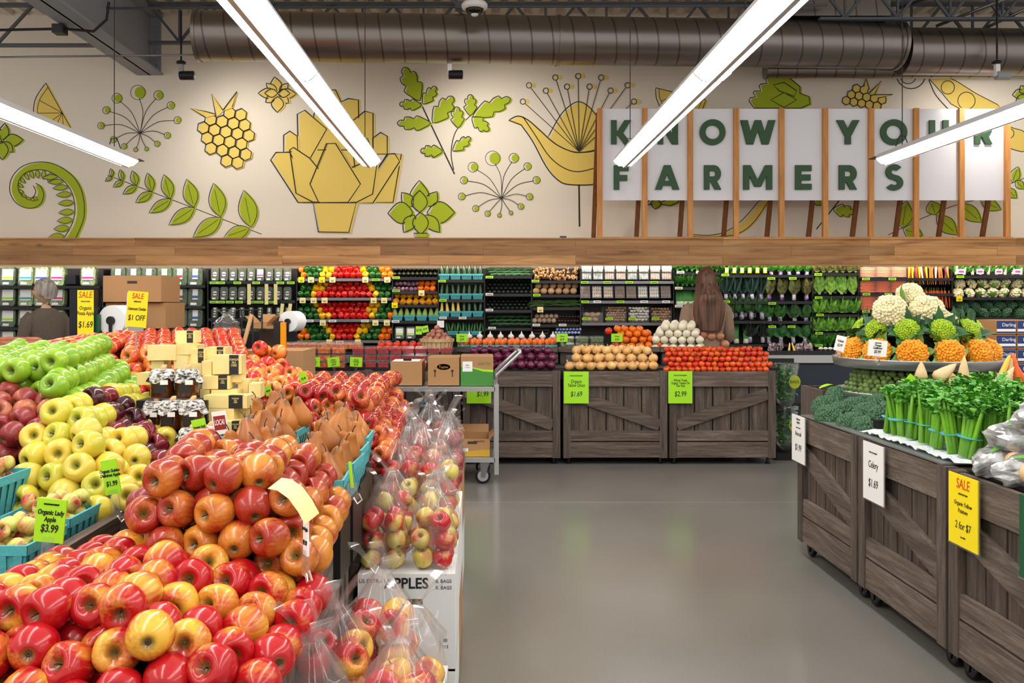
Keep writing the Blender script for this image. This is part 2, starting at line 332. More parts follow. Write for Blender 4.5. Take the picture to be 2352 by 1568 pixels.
# ======================= mural (zoom pictures of the photo, 2.614 px per px)
ZK = 1/2.61375
OX = {'a': 0, 'b': 780, 'c': 1552}
def mz(o, x, y): 
    w = W(OX[o]+x*ZK, y*ZK, WD); return w.x, w.z
class Mural:
    def __init__(s, o, name, label): s.o = o; s.name = name; s.label = label; s.mb = MB(); s.k = 0
    def fill(s, pts, col=1, dx=12, dy=4):
        P = [mz(s.o, x+dx, y+dy) for x, y in pts]; s.k += 1
        y = WD-.001-.0008*s.k; n = len(P)
        # fan from the centroid keeps mild concavities right
        import mathutils
        tri = mathutils.geometry.tessellate_polygon([[Vector((a, b, 0)) for a, b in P]])
        s.mb.add([(a, y, b) for a, b in P], [tuple(t) for t in tri], col); return s
    def line(s, pts, w=4.0, closed=False):
        if closed: pts = list(pts)+[pts[0]]
        P = [mz(s.o, x, y) for x, y in pts]; hw = w*1.2*ZK*WD/F/2; y = WD-.0014-.0008*s.k
        vs = []; n = len(P)
        for i, (a, b) in enumerate(P):
            p = P[max(i-1, 0)]; q = P[min(i+1, n-1)]
            if closed and i in (0, n-1): p = P[n-2]; q = P[1]
            dx, dz = q[0]-p[0], q[1]-p[1]; L_ = math.hypot(dx, dz) or 1; nx, nz = -dz/L_*hw, dx/L_*hw
            vs += [(a+nx, y, b+nz), (a-nx, y, b-nz)]
        s.mb.add(vs, [(2*i, 2*i+1, 2*i+3, 2*i+2) for i in range(n-1)], 0); return s
    def shape(s, pts, col=1, w=4.0, dx=12, dy=4): return s.fill(pts, col, dx, dy).line(pts, w, True)
    def done(s): s.mb.build(s.name, ['mural_line', 'mural_yellow', 'mural_green'], wall, label=s.label)
def curve(pts, n=5, closed=False):
    """Catmull-Rom through the points"""
    P = list(pts); out = []; m = len(P)
    rng = range(m if closed else m-1)
    for i in rng:
        p0 = P[(i-1) % m] if closed or i > 0 else P[0]; p1 = P[i]; p2 = P[(i+1) % m]; p3 = P[(i+2) % m] if closed or i+2 < m else P[-1]
        for k in range(n):
            t = k/n; out.append(tuple(.5*((2*p1[j])+(-p0[j]+p2[j])*t+(2*p0[j]-5*p1[j]+4*p2[j]-p3[j])*t*t+(-p0[j]+3*p1[j]-3*p2[j]+p3[j])*t**3) for j in (0,1)))
    if not closed: out.append(P[-1])
    return out
def petal(bx, by, tx, ty, w, n=8):
    d = (tx-bx, ty-by); L_ = math.hypot(*d); nx, ny = -d[1]/L_, d[0]/L_
    a = [(bx+d[0]*t+nx*w/2*math.sin(PI*t**.9), by+d[1]*t+ny*w/2*math.sin(PI*t**.9)) for t in [i/n for i in range(n+1)]]
    b = [(bx+d[0]*t-nx*w/2*math.sin(PI*t**.9), by+d[1]*t-ny*w/2*math.sin(PI*t**.9)) for t in [i/n for i in range(n-1, 0, -1)]]
    return a+b
def circ(x, y, r, n=20): return [(x+r*math.cos(2*PI*i/n), y+r*math.sin(2*PI*i/n)) for i in range(n)]
# lemon wedge
def wedge(o, tip, end, ctrl, name, label, spokes=5, up=0):
    m = Mural(o, name, label); arc = curve([tip]+ctrl+[end], 6); m.shape(arc, 1, 4)
    cx = (tip[0]+end[0])/2; cy = (tip[1]+end[1])/2
    inner = [(cx+(x-cx)*.86, cy+(y-cy)*.86) for x, y in arc]; m.line(inner, 3)
    for i in range(1, spokes+1): q = inner[int(i*(len(inner)-1)/(spokes+1))]; m.line([(cx, cy), q], 3)
    m.done()
wedge('a', (275,498), (475,858), [(215,590),(203,680),(235,780),(300,825),(385,845)], 'painted_lemon_wedge', 'yellow lemon wedge painted at the left')
# round seed heads
def seedhead(o, c, heads, name, label, dot=None):
    m = Mural(o, name, label)
    for x, y, r in heads:
        k = 14 if r < 30 else 12
        m.fill(circ(x, y, r*.8), 2, r*.35, 0); m.line(circ(x, y, r), 2.5, True)
        mx = (x+c[0])/2+(c[1]-y)*.12*(1 if x < c[0] else -1)*(1 if y < c[1] else -.7)*.8; my = (y+c[1])/2-abs(x-c[0])*.12
        d = math.hypot(c[0]-x, c[1]-y); s0 = (x+(mx-x)*r/d*1.6, y+(my-y)*r/d*1.6)
        m.line(curve([s0, (mx, my), c], 5), 3)
    m.done()
seedhead('a', (842,800), [(828,555,44),(703,590,30),(952,572,28),(1027,633,23),(1067,722,22),(640,662,22),(608,755,20),(683,838,19),(748,879,17),(817,899,13),(883,895,12),(947,864,17),(1008,814,19)], 'painted_seed_head', 'green round-headed seed stalks painted above the fern')
seedhead('b', (972,1190), [(919,950,44),(801,1003,30),(1046,949,29),(1128,999,23),(1182,1081,22),(747,1082,22),(734,1179,21),(817,1251,19),(889,1282,17),(960,1293,12),(1029,1278,12),(1088,1239,18),(1140,1181,20)], 'painted_seed_head', 'green round-headed seed stalks painted left of the easel sign')
# berries of hexagons
def hexes(o, rows, r, rot, name, label, spikes, c=None):
    m = Mural(o, name, label); P = []
    for x, y in rows:
        h = [(x+r*math.cos(rot+PI/3*k), y+r*math.sin(rot+PI/3*k)) for k in range(6)]; m.fill(h, 1, 8, 2)
    for x, y in rows:
        h = [(x+r*math.cos(rot+PI/3*k), y+r*math.sin(rot+PI/3*k)) for k in range(6)]; m.line(h, 5, True)
    for s in spikes: m.fill(s, 1, 6, 2); m.line(s, 5)
    m.done()
hexes('a', [(1380,680),(1447,690),(1267,720),(1335,730),(1403,742),(1470,752),(1223,768),(1290,780),(1358,792),(1427,803),(1495,815),(1246,830),(1315,842),(1382,853),(1451,865),(1268,892),(1337,903),(1407,916),(1477,928),(1362,967),(1429,978)], 38, PI/6+.15, 'painted_berry', 'yellow hexagon berry painted left of the tall artichoke',
      [[(1235,705),(1147,652),(1240,672),(1300,688)], [(1300,700),(1273,565),(1342,665)], [(1340,665),(1425,552),(1398,645)]])
hexes('c', [(1022,605),(1068,613),(1114,621),(1160,629),(1206,637),(1052,569),(1098,577),(1144,585),(1190,593),(1236,601),(1082,533),(1128,541)], 27, PI/6+.172, 'painted_berry', 'yellow hexagon berry painted above the easel sign',
      [[(1125,520),(1138,465),(1160,540)], [(1158,560),(1232,487),(1190,570)], [(1190,570),(1300,568),(1215,590)]])
# tall artichoke
m = Mural('a', 'painted_artichoke', 'large yellow angular artichoke painted at centre left')
m.fill([(1790,900),(1800,760),(1960,650),(2130,650),(2230,760),(2230,1000),(2150,1210),(1880,1210)], 1, 12, 4)
for s in [[(1883,690),(1960,540),(2015,540),(2048,612),(2090,592),(2152,600),(2155,760),(2120,900),(1900,900)],
          [(1785,685),(1830,662),(1962,775),(1860,955),(1790,900)], [(1703,915),(1703,812),(1740,787),(1785,818),(1788,905)],
          [(2105,735),(2190,668),(2240,680),(2240,905),(2130,1010)], [(2238,830),(2285,795),(2325,818),(2325,925),(2240,925)],
          [(1625,960),(1657,915),(1740,915),(1900,1200),(1880,1215),(1790,1215)], [(2410,925),(2360,1215),(2130,1215),(2330,925)],
          [(2325,925),(2370,922),(2400,970),(2240,1218),(2140,1218)],
          [(1740,900),(1762,885),(1860,950),(2000,1120),(1960,1215),(1880,1213),(1778,1160)], [(2270,940),(2100,1010),(2030,1180),(2080,1215),(2140,1215),(2238,1165)],
          [(1962,862),(2015,862),(2165,1105),(2090,1215),(1915,1217),(1862,1105)], [(1880,1217),(2140,1217),(2095,1395),(1912,1392)]]:
    m.shape(s, 1, 6)
m.done()
# fern frond and long leafy sprig
m = Mural('a', 'painted_fiddlehead', 'green curled fiddlehead fern painted at the left edge')
out = curve([(455,1430),(505,1300),(495,1160),(440,1060),(340,990),(240,972),(140,995),(75,1060),(58,1140),(90,1210),(150,1246),(210,1245),(250,1215),(262,1165),(245,1120),(215,1100)], 5)
inn = curve([(200,1115),(215,1150),(195,1185),(155,1185),(115,1150),(112,1090),(150,1040),(210,1020),(280,1025),(350,1060),(405,1110),(440,1180),(450,1270),(430,1350),(385,1428)], 5)
m.fill(out+inn, 2, 14, 4).line(out, 4).line(inn, 4)
for i in range(0, len(inn)-1, 3):
    if 6 < i:
        x, y = inn[i]; cx, cy = 260, 1230
        L_ = 38+max(0, i-20)*1.3; d = math.hypot(cx-x, cy-y); tx, ty = x+(cx-x)/d*L_, y+(cy-y)/d*L_*(.9)
        if i > 44: tx, ty = x-95, y+8
        p = petal(x, y, tx, ty, L_*.42); m.fill(p, 2, 6, 2); m.line(p, 3, True)
m.done()
def sprig(o, stem, leaves, name, label, dx=14):
    m = Mural(o, name, label); m.line(curve(stem, 4), 3.5)
    for bx, by, tx, ty, w in leaves:
        p = petal(bx, by, tx, ty, w); m.shape(p, 2, 3.5, dx*.7, 3); m.line([(bx+(tx-bx)*.12, by+(ty-by)*.12), (bx+(tx-bx)*.8, by+(ty-by)*.8)], 2.5)
    m.done()
sprig('a', [(645,1050),(1010,1190),(1570,1405)], [(675,1058,664,1012,26),(675,1060,632,1088,24),(735,1085,722,1018,34),(740,1085,680,1122,34),(820,1112,795,1025,48),(822,1114,738,1165,44),(912,1150,886,1038,56),(915,1152,815,1216,52),(1025,1192,985,1048,72),(1030,1195,896,1278,64),(1165,1245,1122,1076,88),(1170,1246,1015,1350,80),(1325,1302,1283,1100,100),(1330,1306,1160,1425,92),(1510,1365,1465,1142,112),(1500,1370,1345,1426,80)], 'painted_leafy_sprig', 'green leafy sprig painted left of the tall artichoke')
sprig('c', [(1275,1410),(1480,1310),(1700,1225),(1900,1180)], [(1360,1370,1385,1205,100),(1365,1375,1480,1412,90),(1560,1290,1530,1205,90),(1565,1295,1690,1410,95),(1700,1225,1835,1335,90),(1830,1205,1950,1258,70)], 'painted_leafy_sprig', 'green leafy sprig painted behind the right easels')
sprig('c', [(1990,1110),(2090,1070)], [(2020,1095,2055,1000,60),(2040,1085,2091,1135,50),(1985,1130,2045,1190,55)], 'painted_leafy_sprig', 'small green sprig painted at the right edge')
# lotus flowers
def lotus(o, ps, name, label, col=2, extra=()):
    m = Mural(o, name, label)
    for p in ps: m.shape(petal(*p), col, 5, 12, 3)
    for e in extra: m.shape(e, col, 5, 12, 3)
    m.done()
lotus('b', [(480,1275,478,1083,120),(440,1240,372,1155,70),(525,1240,585,1150,70),(440,1275,290,1280,130),(525,1275,690,1275,130),(450,1290,385,1395,75),(515,1290,600,1395,75),(480,1275,480,1142,95),(485,1275,487,1410,95)], 'painted_lotus_bud', 'green lotus bud painted below the parsley', extra=[[(445,1400),(530,1400),(525,1427),(455,1427)]])
lotus('a', [(1665,560,1648,462,70),(1665,560,1598,500,45),(1680,560,1730,500,45),(1660,560,1550,560,62),(1670,562,1780,565,62),(1650,575,1595,615,45),(1680,575,1735,620,45),(1668,580,1665,675,75),(1668,560,1590,560,50),(1668,560,1742,562,50)], 'painted_lotus_bud', 'small yellow lotus bud painted behind the left light', col=1)
lotus('a', [(20,840,-30,770,60),(20,840,30,740,60),(20,845,140,840,75),(15,850,-60,850,75),(20,850,80,915,50),(15,850,-40,915,50),(18,850,15,960,70)], 'painted_lotus_bud', 'green lotus bud painted at the left edge')
lotus('c', [(2100,560,2020,570,60),(2100,560,2070,515,50),(2100,570,2040,612,40)], 'painted_lotus_bud', 'green lotus bud painted at the top right edge')
lotus('b', [(1900,1200,1840,1225,30),(1900,1195,1895,1255,60),(1980,1195,1985,1235,110)], 'painted_lotus_bud', 'green lotus bud tip painted behind the first easel')
# parsley
m = Mural('b', 'painted_parsley', 'green parsley stalks painted right of the tall artichoke')
m.line([(690,1045),(485,615)], 7).line(curve([(685,1020),(670,930),(680,840),(710,770),(785,695)], 5), 5)
def lobed(bx, by, tx, ty, w):
    d = (tx-bx, ty-by); n_ = math.hypot(*d); nx, ny = -d[1]/n_, d[0]/n_
    prof = [(0,.0),(.2,.30),(.42,.5),(.5,.30),(.62,.42),(.78,.40),(.80,.2),(.92,.2),(1,0)]
    a = [(bx+d[0]*t+nx*w*h, by+d[1]*t+ny*w*h) for t, h in prof]; b = [(bx+d[0]*t-nx*w*h, by+d[1]*t-ny*w*h) for t, h in prof[-2:0:-1]]
    return curve(a+b, 2, True)
for p in [(480,605,385,405,120),(492,632,360,625,70),(500,625,578,520,75),(548,740,347,740,90),(560,738,680,580,110),(785,695,785,568,80),(712,768,703,642,82),(800,700,1025,590,105),(795,705,895,785,80),(618,910,487,905,76),(680,905,785,825,70)]: m.shape(lobed(*p), 2, 4.5, 10, 4)
m.done()
# big lily with stamens
m = Mural('b', 'painted_lily', 'large yellow lily with stamens painted behind the easel sign')
m.shape(curve([(1250,825),(1320,700),(1375,640),(1435,610),(1495,640),(1545,700),(1650,850),(1560,900),(1435,915),(1330,890)], 4, False), 1, 5)
m.shape(curve([(1015,722),(1070,697),(1130,720),(1200,780),(1290,860),(1380,905),(1450,915),(1560,890),(1700,800),(1700,950),(1620,1060),(1540,1105),(1380,1108),(1310,1080),(1240,1000),(1160,850),(1090,750)], 4), 1, 6)
m.line(curve([(1100,700),(1180,820),(1260,940),(1350,1010),(1440,1030),(1560,1000)], 5), 5).line([(1437,1110),(1440,1360)], 8)
for x, y in [(1100,610),(1137,513),(1238,545),(1295,466),(1365,521),(1432,458),(1500,521),(1570,467),(1626,545),(1728,513),(1766,611)]:
    m.fill(circ(x, y, 15), 1, 24, 0).line(circ(x, y, 16), 4, True).line([(x+(1437-x)*.04, y+(910-y)*.04), (1437, 910)], 3.5)
m.done()
# half hidden motifs
m = Mural('c', 'painted_artichoke', 'green angular artichoke painted above the easel sign')
for s in [[(470,650),(440,605),(445,588),(480,580),(465,560),(470,548),(510,545),(500,515),(512,505),(548,500),(538,475),(545,466),(680,466),(745,520),(745,560),(800,580),(805,625),(750,650)], [(570,600),(650,555),(725,600),(650,645)], [(585,510),(650,495),(725,545),(712,580),(620,545)]]: m.shape(s, 2, 5)
m.done()
m = Mural('c', 'painted_pea_pod', 'yellow pea pod painted above the right end of the sign')
m.shape(curve([(1515,466),(1640,466),(1800,560),(1950,650),(1700,650),(1600,560)], 3), 1, 4).line(circ(1633,525,40), 4, True).line(circ(1745,605,52), 4, True).line(circ(1412,445,88), 5, True).line(circ(1395,455,48), 4, True).line(curve([(1520,480),(1560,570),(1640,660)], 4), 5); m.done()
m = Mural('c', 'painted_yellow_pod', 'yellow pod painted right of the easel sign')
m.shape(curve([(1980,750),(2030,770),(2100,800),(2100,905),(2020,895),(1975,870)], 3), 1, 4).line(circ(2000,800,30), 4, True); m.done()
wedge('b', (1897,527), (2200,600), [(1905,600),(1960,690),(2060,730),(2150,700)], 'painted_lemon_wedge', 'yellow lemon wedge painted above the letter N', 3)
m = Mural('c', 'painted_bean', 'long yellow curved bean painted behind the easels')
m.shape(curve([(560,1200),(480,1320),(400,1390),(300,1418),(110,1420),(100,1408),(200,1412),(300,1390),(400,1320),(500,1205)], 3), 1, 4); m.done()
m = Mural('c', 'painted_parsley', 'parsley leaf painted behind the middle easels')
m.line([(980,1205),(845,1375)], 6).shape(lobed(945,1255,1070,1275,80), 2, 4).shape(petal(830,1195,885,1225,50), 2, 4); m.done()
# ======================= wood canopy over the produce case
zb, zt = 1.717, 1.988
cn = MB().box(-6.5,8.6,zb,6.5,8.63,zt).box(-6.5,8.63,1.79,6.5,9.3,zt).box(-6.5,8.585,zt-.012,6.5,9.3,zt+.004).build('canopy', 'canopy_planks')
tag(cn, 'long reclaimed wood plank canopy above the produce case', 'canopy')
# ======================= easel sign
mat('glare', (230,230,238), .12)
posts = [1377,1480,1584,1689,1793,1893,1998,2101,2205,2310]
D1 = 8.75; zp = 2.0
frame = empty('easel_sign', W(1840, 545, D1), 'KNOW YOUR FARMERS sign of white panels on wooden easels above the canopy', 'sign')
o0 = frame.location
Mi = Matrix.Translation(-o0)
for i, px in enumerate(posts):
    p = W(px, 250, D1); top = Vector((p.x, D1, p.z)); fl = zt+.006
    MB().bar((p.x, D1-.02, fl), (p.x, D1-.02, p.z), .05, .045, up=Vector((0,1,0))).xf(Mi).build('front_leg', 'post_wood', frame)
    MB().bar((p.x-.01, 9.16, fl), (p.x-.01, D1+.03, p.z-.03), .045, .03, up=Vector((0,1,0))).xf(Mi).build('rear_leg', 'brace_wood', frame)
    if i < 9:
        q = W(posts[i+1], 460, D1)
        MB().box(p.x+.02, D1-.005, q.z, q.x-.02, D1+.008, p.z).xf(Mi).build('panel', 'panel_white', frame)
MB().box(W(1370,0,D1).x, D1-.05, zt+.005, W(2320,0,D1).x, D1+.0, zt+.022).xf(Mi).build('base_rail', 'post_wood', frame)
def stroke_letter(ch):
    """letters as bars and arcs in a unit-high box; returns polygons"""
    t = .24; out = []
    def bar(x0, y0, x1, y1, w=t):
        dx, dy = x1-x0, y1-y0; L_ = math.hypot(dx, dy); nx, ny = -dy/L_*w/2, dx/L_*w/2
        out.append([(x0-nx, y0-ny), (x1-nx, y1-ny), (x1+nx, y1+ny), (x0+nx, y0+ny)])
    def para(x0, x1, y0=0, y1=1, w=t*1.12):        # slanted stem with level ends
        out.append([(x0-w/2, y0), (x0+w/2, y0), (x1+w/2, y1), (x1-w/2, y1)])
    def arc(cx, cy, rx, ry, a0, a1, n=14, w=t):
        for i in range(n):
            a, b = math.radians(a0+(a1-a0)*i/n), math.radians(a0+(a1-a0)*(i+1)/n)
            if a1 < a0: a, b = b, a
            out.append([(cx+(rx-w)*math.cos(a), cy+(ry-w)*math.sin(a)), (cx+rx*math.cos(a), cy+ry*math.sin(a)), (cx+rx*math.cos(b), cy+ry*math.sin(b)), (cx+(rx-w)*math.cos(b), cy+(ry-w)*math.sin(b))])
    h = t/2
    if ch == 'K': bar(h,0,h,1); para(.72,.30,0,.56,w=.3); para(.32,.72,.38,1,w=.3); w = .85
    elif ch == 'N': bar(h,0,h,1); bar(.78,0,.78,1); para(.78,h,0,1,w=.28); w = .9
    elif ch == 'O': arc(.55,.5,.55,.52,0,360,28); w = 1.1
    elif ch == 'W': para(.36,.13); para(.36,.66,w=.24); para(.94,.66,w=.24); para(.94,1.2); w = 1.33
    elif ch == 'Y': bar(.46,0,.46,.45); para(.46,.13,.36,1,w=.28); para(.46,.79,.36,1,w=.28); w = .92
    elif ch == 'U': bar(h,.36,h,1); bar(.7,.36,.7,1); arc(.41,.38,.41,.4,180,360,14); w = .82
    elif ch == 'R': bar(h,0,h,1); bar(h,.88,.45,.88); bar(h,.42,.45,.42); arc(.42,.65,.33,.35,-90,90,12); para(.62,.4,0,.4,w=.28); w = .78
    elif ch == 'F': bar(h,0,h,1); bar(h,.88,.64,.88); bar(h,.48,.58,.48); w = .64
    elif ch == 'A': para(.13,.5); para(.87,.5); bar(.25,.26,.75,.26,w=.2); w = 1.0
    elif ch == 'M': bar(h,0,h,1); bar(1.06,0,1.06,1); para(.59,.16,.12,1,w=.26); para(.59,1.02,.12,1,w=.26); w = 1.18
    elif ch == 'E': bar(h,0,h,1); bar(h,.88,.66,.88); bar(h,.5,.62,.5); bar(h,.12,.66,.12); w = .66
    elif ch == 'S': arc(.38,.71,.34,.31,35,270,14,w=.22); arc(.38,.29,.36,.31,90,-145,14,w=.22); w = .76
    return out, w
for ch, x0, x1, y0, y1 in [('K',1403,1448,277,332),('N',1510,1556,277,332),('O',1606,1665,276,333),('W',1700,1779,277,332),('Y',1920,1971,277,332),('O',2020,2081,276,333),('U',2132,2176,277,332),('R',2236,2277,277,332),
                           ('F',1409,1443,380,436),('A',1504,1559,380,436),('R',1616,1656,380,436),('M',1706,1772,380,436),('E',1825,1862,380,436),('R',1925,1967,380,436),('S',2030,2073,379,437)]:
    polys, w = stroke_letter(ch); a = W(x0, y1, D1); b = W(x1, y0, D1); L = MB()
    for k, P in enumerate(polys): L.prism([(a.x+(b.x-a.x)*x/w, a.z+(b.z-a.z)*y) for x, y in P], D1-.030-.0002*(k%5), D1-.006)
    L.xf(Mi).build('letter', 'letter_green', frame)
# ======================= steel beam, joists, deck hangers
bz = W(0, 173, WD).z; bx = W(345, 0, WD).x
mb = MB().box(bx-.14, 5.5, bz, bx+.14, WD, bz+.02).box(bx-.01, 5.5, bz, bx+.01, WD, CZ-.02).box(bx-.14, 5.5, CZ-.03, bx+.14, WD, CZ-.005)
st = mb.build('steel_beam', 'beam_grey'); tag(st, 'grey steel I-beam running to the back wall at upper left', 'beam')
for k in range(9): MB().lathe([(.014,0),(.014,.02),(.001,.024)], 6, M=Matrix.Translation((bx+.09, WD-.04, bz+.05+.058*k)) @ Matrix.Rotation(PI/2,4,'X')).build('bolt', 'beam_grey', st)
MB().box(bx-.1, WD-.03, bz+.02, bx+.12, WD, CZ-.03).build('end_plate', 'beam_grey', st)
def joist(x0, x1, y, zt_, h, step, label, m='dark_metal'):
    o = MB(); o.box(x0, y-.03, zt_-.03, x1, y+.03, zt_).box(x0, y-.03, zt_-h, x1, y+.03, zt_-h+.025)
    r = o.build('roof_joist', 'steel_grey'); tag(r, label, 'joist')
    x = x0; k = 0; w = MB()
    while x+step <= x1+.01:
        w.bar((x, y, zt_-.02), (x+step/2, y, zt_-h+.02), .025, .025); w.bar((x+step/2, y, zt_-h+.02), (x+step, y, zt_-.02), .025, .025); w.bar((x+step/2, y, zt_-h+.02), (x+step/2, y, zt_-.02), .02, .02); x += step
    w.build('web', 'steel_grey', r)
    return r
joist(bx+.16, 6, 8.85, CZ-.02, .42, .62, 'steel roof joist above the round duct')
joist(-6.5, bx-.16, 8.5, CZ-.15, .42, .7, 'steel roof joist at upper left beside the beam')
joist(3.2, 6.5, 8.3, CZ-.02, .36, .5, 'steel roof joist at upper right')
pp = MB().tube([W(240,19,8.2), W(1900,12,8.2)], .013, 8).box(W(1060,8,8.2).x-.06, 8.15, W(0,22,8.2).z, W(1060,0,8.2).x+.04, 8.25, W(0,6,8.2).z).build('conduit', 'steel_grey', smooth=False); tag(pp, 'thin dark conduit crossing above the duct', 'pipe')
pp = MB().tube([W(-60,132,7.9), W(452,126,7.9)], .009, 8).build('conduit', 'alu_dark', smooth=True); tag(pp, 'thin bright pipe crossing to the left end of the duct', 'pipe')
pp = MB().tube([W(-60,70,7.6), W(145,66,7.6), W(215,72,7.6), W(245,45,7.6), W(250,5,7.6)], .012, 8)
pp.box(W(125,60,7.6).x, 7.55, W(0,78,7.6).z, W(150,60,7.6).x, 7.65, W(0,58,7.6).z); o = pp.build('conduit', 'dark_metal'); tag(o, 'dark conduit with junction box at upper left', 'pipe')
for k, (a, b, c, d) in enumerate([(2150,60,2352,-20),(2230,80,2420,-10),(2060,20,2200,-30)]):
    o = MB().tube([W(a,b,8.6), W(c,d,8.1)], .016, 8).build('conduit', 'alu_dark', smooth=True); tag(o, ['pale pipe slanting up at upper right','pale pipe at the upper right corner','pale pipe beside the end of the big duct'][k], 'pipe')
# ducts
def duct(p, q, r, label, collar=()):
    p = Vector(p); q = Vector(q); d = (q-p); L_ = d.length
    o = MB().lathe([(r*.9,-.002),(r,0),(r,L_),(r*.9,L_+.002)], 40).mesh('air_duct', 'duct_metal')
    # long axis along local x so the seams run across it
    o.transform(Matrix.Rotation(PI/2, 4, 'Y'))
    ob = bpy.data.objects.new('air_duct', o); C.objects.link(ob); ob.location = p; ob.rotation_euler = d.to_track_quat('X','Z').to_euler()
    smooth_by_angle(ob, 40); tag(ob, label, 'duct')
    for t in collar:
        c = MB().lathe([(r,-.015),(r+.012,-.015),(r+.012,.015),(r,.015)], 40).mesh('collar', 'duct_metal'); c.transform(Matrix.Rotation(PI/2,4,'Y')); c.transform(Matrix.Translation((t*L_,0,0)))
        co = bpy.data.objects.new('collar', c); C.objects.link(co); co.parent = ob; smooth_by_angle(co)
    return ob
dd = duct(W(452,82,8.0), W(2062,104,8.5), .225, 'large round spiral metal duct crossing above the mural', (.002,.5,.998))
duct(W(2072,118,8.55), W(2600,122,8.55), .225, 'round spiral duct continuing to the right edge')
duct(W(1758,160,8.95), W(2600,162,8.95), .085, 'thin round duct below the large duct on the right', (.003,))
o = MB().box(W(1760,0,8.35).x, 8.3, W(0,40,8.35).z, W(2040,0,8.35).x, 8.7, W(0,-60,8.35).z).build('duct_branch', 'duct_metal', dd)
o.matrix_parent_inverse = (Matrix.Translation(dd.location) @ dd.rotation_euler.to_matrix().to_4x4()).inverted()
# dome camera
p = W(1090,22,7.6); o = MB().lathe([(.10,0),(.115,-.02),(.11,-.05),(.085,-.06)], 24).build('dome_camera', 'white_plastic', smooth=True, loc=p+Vector((0,0,.06))); tag(o, 'white dome security camera under the joist', 'camera')
MB().lathe([(.084,-.055),(.07,-.085),(.04,-.10),(.001,-.105)], 20).build('dome', 'black_gloss', o, smooth=True); MB().lathe([(.035,-.10),(.025,-.115),(.001,-.118)], 16).build('lens_cap', 'white_plastic', o, smooth=True)
MB().tube([(0,0,0),(0,0,.5)], .012, 8).build('stem', 'dark_metal', o)
# track spot lamps
def spot(px, py, D, label, ztop, m1='grey_plastic', m2='dark_metal', flip=1):
    p = W(px, py, D); o = empty('track_spotlight', p, label, 'spotlight', 'track spotlights below the duct')
    MB().tube([(0,0,ztop-p.z),(0,0,.10)], .009, 8).build('stem', 'dark_metal', o)
    MB().lathe([(.035,.10),(.045,.09),(.045,.075),(.02,.07)], 16).build('mount', 'dark_metal', o, smooth=True)
    MB().box(-.02,-.02,-.04,.02,.02,.085).build('arm', m1, o)
    L = bpy.data.lights.new('spot_beam', 'SPOT'); L.energy = 55; L.color = (1,.93,.82); L.spot_size = 2.3; L.spot_blend = .9; L.shadow_soft_size = .05
    lo = bpy.data.objects.new('spot_beam', L); C.objects.link(lo); lo.parent = o; lo.location = (.145*flip, .0, -.035); lo.rotation_euler = Vector((.25, .9, -.7)).to_track_quat('-Z','Y').to_euler()
    MB().lathe([(.04,0),(.042,.01),(.042,.13),(.03,.135)], 20, M=Matrix.Translation((-.01*flip,0,-.035)) @ Matrix.Rotation(flip*PI/2,4,'Y')).build('lamp_head', m2, o)
spot(416,165,8.2,'track spotlight hanging left of the duct end', W(0,24,8.2).z)
spot(1033,163,8.2,'track spotlight under the middle of the duct', 3.60, 'white_plastic')
spot(2290,165,8.2,'pale track spotlight at the upper right', CZ, 'white_plastic', 'grey_plastic')
# ======================= fluorescent fixtures
mat('tube_light', (255,253,250), .4, emit=TUBE); mat('reflector', (225,225,228), .35, .3)
def fixture(x, z, y0, y1, seg, label, tilt=0):
    o = empty('strip_light', (x, y1, z), label, 'ceiling light', 'fluorescent strip lights')
    y0 -= y1; n = 0
    # housing above, two sloping lenses below, grey spine between
    MB().prism([(-.095,-.004),(.095,-.004),(.075,.035),(.02,.055),(-.02,.055),(-.075,.035)], y0, 0).build('housing', 'reflector', o)
    MB().box(-.012, y0, -.055, .012, .01, -.004).build('spine', 'reflector', o)
    y = 0
    while y > y0+.1:
        ye = max(y-seg, y0)
        for s in (-1, 1):
            P = [(s*.014,-.045),(s*.05,-.042),(s*.088,-.008),(s*.014,-.006)]
            if s < 0: P = P[::-1]
            MB().prism([(a, b) for a, b in P], ye+.012, y-.004).build('lens', 'tube_light', o)
        m_ = MB().prism([(-.092,-.003),(-.092,-.011),(-.052,-.046),(-.016,-.049),(.016,-.049),(.052,-.046),(.092,-.011),(.092,-.003)], ye-.004, ye+.012); m_.build('joint_band', 'white_plastic', o)
        y = ye
    MB().prism([(-.07,.02),(.07,.02),(.06,.03),(-.06,.03)], .02, .18).build('end_cap', 'dark_metal', o)
    for yy in (-.25, -3.2):
        MB().tube([(0,yy,.055),(0,yy,CZ-z)], .0035, 6).build('hanger_cable', 'dark_metal', o)
        MB().tube([(-.05,yy,.05),(-.02,yy,.13),(.02,yy,.13),(.05,yy,.05)], .004, 6).build('hanger_bracket', 'dark_metal', o)
    return o
FZ = H+1.15
fixture(-.91, FZ, -2.5, 6.95, 2.66, 'long double strip light left of centre, over the apples')
fixture(1.13, FZ, -2.5, 6.95, 2.66, 'long double strip light right of centre, crossing the sign letters')
fixture(-2.86, FZ+.01, -2.5, 7.0, 2.66, 'strip light at the left edge, below the lemon wedge')
fixture(3.2, FZ+.01, -2.5, 6.9, 2.66, 'strip light at the right edge, before the letters U and R')
